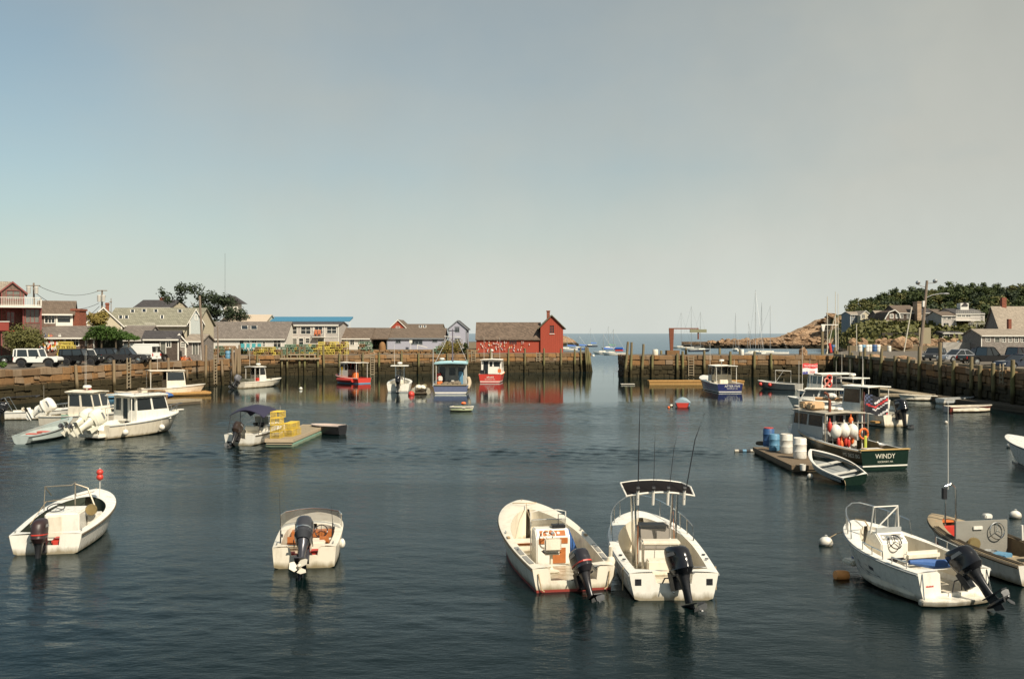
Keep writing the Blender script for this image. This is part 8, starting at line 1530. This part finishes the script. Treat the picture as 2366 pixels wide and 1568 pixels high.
# ---------------------------------------------------------------- buoys and moorings
def ball(label, x, y, r, mat=BUOYW, sc=(1, 1, .85)):
    q = P(x, y, 0); t = thing('mooring_ball', label, 'buoy', (q.x, q.y, r*.35)); MB().sphere((0, 0, 0), r, 16, 10, sc).build('float', mat, t, ang=60); MB().lathe([(r*1.0, -.04), (r*1.03, -.02), (r*1.0, .0)], n=16).build('band', GREYF, t); MB().torus((0, 0, r*.85), .05, .015, 10, 5, Matrix.Rotation(pi/2, 3, 'X')).build('ring', STEEL, t); return q
q1 = ball('white mooring ball tied to the right-hand console boat', 1908, 1258, .22); ball('white mooring ball at the right edge above the lobster skiff', 2346, 1195, .21); ball('white mooring ball beside the bow of the cut-off white boat', 2335, 1033, .23)
tag(MB().tube([q1+Vector((.1, 0, .22)), q1+Vector((.55, .6, .24)), E.world(E.L*.97, .02, 1.1)], .012, 5).build('mooring_line', ROPE), 'tan mooring line from the white ball to the console boat bow', 'rope')
q = P(1944, 1328, .09); gear('float_buoy', 'orange-white can float low in the water left of the right-hand console boat', 'buoy', MB().lathe([(0, -.2), (.12, -.19), (.14, -.1), (.14, .1), (.12, .19), (0, .2)], n=12, ax='x'), M('orange_white', (.72, .30, .09), .5, 0, .3, 7, .1), q, (0, .1, .25))
q = P(1720, 1041, .05); t = thing('spar_buoy', 'horizontal stick buoy with white ends and teal middle left of the raft', 'buoy', q, .05)
for x, m_ in ((-.45, BUOYW), (-.22, BLACK), (0, LBLUE), (.22, BLACK), (.45, BUOYW)): MB().lathe([(.0, -.12), (.085, -.115), (.085, .115), (0, .12)], n=10, ax='x').build('segment', m_, t, loc=(x, 0, 0))
for (x, y, r, m_, lb) in ((734, 949, .2, BUOYW, 'small pale mooring buoy in front of the timber staging'), (2186, 976, .14, BUOYW, 'tiny pale float right of the black-motored cabin boat'), (695, 898, .22, BUOYW, 'tiny orange-tipped white buoy left of the red boat'), (1551, 938, .18, CREAM, 'small cream buoy left of the red dinghy with blue cover'), (1545, 941, .12, BUOYO, 'tiny orange buoy touching the small cream buoy'), (1395, 818, .5, BUOYW, 'white mooring ball in the channel beyond the wharf end'), (1371, 822, .4, BUOYW, 'smaller white mooring ball beyond the wharf end'), (1872, 1101, .16, BUOYW, 'pale float half submerged at the raft corner')):
    if y == 949: continue
    q = P(x, y, r*.4); gear('mooring_ball', lb, 'buoy', MB().sphere((0, 0, 0), r, 10, 7), m_, q)
# ---------------------------------------------------------------- sailboats beyond the wharves
def sailboat(label, x, y, ytop, L=7, head=170, hull=None, cover=None, boom=True, tilt=0, beam=2.2):
    hull = hull or WHITE; b_ = Boat('sailboat', label, (x, y), None, .95, beam, .75, 'sailboat', L=L, head=head); b_.t.location.x -= cos(radians(head))*L*.45; b_.t.location.y -= sin(radians(head))*L*.45
    b_.shape(tw=.7, p=1.8, q=.8, draft=.3); b_.hull(hull, WHITE, gw=.3, tc=.4, floor=.4, notch=None, rub=None); b_.band('boot_stripe', BLACK, 0, .1)
    b_.box('coachroof', WHITE, L*.42, L*.72, -.6, .6, .85, 1.2, .06); d = b_.t.location.y; hz = zat(ytop, d)
    MB().tube([(L*.52, 0, .9), (L*.52, tilt, hz)], [.075, .05], 6).build('mast', ALU, b_.t)
    if boom: MB().tube([(L*.52, 0, 1.8), (L*.06, 0, 1.75)], .06, 5).build('boom', ALU, b_.t)
    if cover: MB().loft([[(xx, yy*w_, 1.75+zz*w_) for yy, zz in ((-.16, 0), (-.1, .25), (0, .4), (.1, .25), (.16, 0))] for xx, w_ in ((L*.5, 1.3), (L*.3, 1), (L*.07, .6))]).build('sail_cover', cover, b_.t); 
    MB().tube([(L*.52, tilt, hz*.98), (L*.98, 0, 1.0)], .025, 3).tube([(L*.52, tilt, hz*.98), (.1, 0, .9)], .025, 3).tube([(L*.52, tilt, hz*.7), (L*.5, 1.0, .9)], .02, 3).tube([(L*.52, tilt, hz*.7), (L*.5, -1.0, .9)], .02, 3).build('rigging', ALU, b_.t); return b_
BC = M('bright_blue_cover', (.03, .12, .42), .6, 0, .1)
sailboat('small sloop with blue cover far left of the channel mouth, leaning stay to the left', *c4(372, 578), c4(0, 395)[1], 6.5, 178, M('dark_hull', (.03, .04, .06), .3), BC)
sailboat('white sailboat with wide blue cover nearest the channel', *c4(500, 652), c4(0, 455)[1], 7, 172, WHITE, BC)
s3 = sailboat('white sailboat with red and blue canopy right of the wide blue-covered one', *c4(600, 660), c4(0, 405)[1], 7.5, 170, WHITE, BC); s3.box('canopy', BC, 1.0, 3.4, -.9, .9, 1.9, 2.5, .15); s3.box('canopy_skirt', RED, 1.0, 3.4, -.9, .9, 1.3, 1.75, .1)
sailboat('green-covered sloop behind the blue-covered boats', *c4(545, 603), c4(0, 380)[1], 6.5, 175, WHITE, M('green_cover', (.06, .2, .12), .6))
sailboat('white yawl close behind the red shack corner with blue awning', *c4(150, 612), c4(0, 460)[1], 8, 176, WHITE, BC); sailboat('small motor launch mast beside the red shack corner', *c4(262, 606), c4(0, 470)[1], 7, 176, M('blue_hull', (.05, .12, .3), .4), BC)
for i, (x, y, yt, L_, hd, tl, lb) in enumerate(((1248, 595, 245, 9, 165, .3, 'grey sloop leftmost behind the rusty crane'), (1348, 608, 182, 10, 160, 0, 'tall masted sloop directly behind the rusty crane jib'), (1404, 625, 238, 9, 20, 0, 'dark hulled sloop at the tip of the rusty crane jib'), (1765, 622, 250, 8, 95, .1, 'cream sloop seen end-on in front of the breakwater'), (1960, 650, 22, 12, 100, 0, 'white yacht with the tallest mast in the harbour'), (2004, 650, 145, 10, 85, -.3, 'white yacht just right of the tallest mast'), (2115, 652, 180, 11, 175, 0, 'white sloop with crossing cockpit rails left of the flag boat'), (1900, 655, 330, 8, 60, .8, 'white sloop with strongly leaning thin mast'))):
    sailboat(lb, *c4(x, y), c4(0, yt)[1], L_, hd, (WHITE, WHITE, M('dark_hull', (.03, .04, .06), .3))[i % 3 if i < 3 else 0], None, True, tl)
for i, (x, yt, lb) in enumerate(((520, 440, 'thin leaning mast leftmost of the five behind the barrels'), (543, 250, 'slim mast second of the five behind the barrels'), (632, 205, 'tall white mast third of the five behind the barrels'), (655, 430, 'short grey mast fourth of the five behind the barrels'), (676, 225, 'tall white mast with flag rightmost of the five behind the barrels'))):
    d = 262+3*i; b_ = Boat('sailboat', 'sailboat under the '+lb, (c5(x, 0)[0], 0), None, .95, 2.3, .75, 'sailboat', L=8, head=95+5*i, d=d); b_.shape(tw=.7, p=1.8, q=.8); b_.hull(WHITE, WHITE, gw=.3, tc=.4, floor=.4, notch=None)
    zt = zat(c5(0, yt)[1], d+4); ddx = (-.0, 0, 0, .4, 0)[i]; MB().tube([(4, 0, .8), (4, (-2.4 if i == 0 else ddx), zt)], [.13, .08], 6).build('mast', M('spar_white', (.55, .50, .40), .5), b_.t); MB().tube([(4, -1, zt*.45), (4, 1, zt*.45)], .05, 4).build('spreader', ALU, b_.t)

# loose working clutter, fixed or stowed aboard the working boats
rs = random.Random(404)
for b_, x0, x1, w_, z_, n_ in ((Zb, .6, 3.2, 1.0, .5, 9), (A2, .3, 1.8, .8, .4, 6), (A3, .4, 3.6, .75, .45, 12), (AB, .4, 2.2, .8, .35, 5), (Wy, 2.2, 3.4, 1.1, .4, 8), (Sb, 1.6, 3.6, 1.6, .5, 10), (Tb, .5, 2.2, 1.2, .55, 6), (Ob, .8, 2.6, .6, .4, 4), (Yb, .5, 3.5, .7, .4, 6), (Lb, .6, 2.2, .9, .4, 6), (Fb, .9, 2.3, .6, .15, 6)):
    for k in range(n_):
        x, y, m_ = rs.uniform(x0, x1), rs.uniform(-w_, w_), rs.choice((BUOYW, ORANGE, LBLUE, PLANK, DARKW, ROPE, CREAM, RED, GREYP, TAN)); k_ = rs.random()
        if k_ < .35: MB().lathe([(0, 0), (.15, 0), (.19, .34), (.17, .34), (.13, .04), (0, .04)], n=10).build('bucket', m_, b_.t, loc=(x, y, z_))
        elif k_ < .6: a_ = rs.uniform(.2, .35); MB().cbox((0, 0, a_/2), (a_*1.6, a_*1.2, a_)).build('tote', m_, b_.t, bevel=.02, loc=(x, y, z_), rot=(0, 0, rs.uniform(0, 3)))
        elif k_ < .8: MB().torus((0, 0, .06), .2, .055, 12, 5).torus((.02, 0, .14), .18, .05, 12, 5).build('rope_coil', ROPE, b_.t, loc=(x, y, z_), kind='stuff')
        else: MB().tube([(0, 0, 0), (rs.uniform(-.3, .3), rs.uniform(-.2, .2), rs.uniform(.8, 1.5))], .02, 5).build('gaff', m_, b_.t, loc=(x, y, z_))
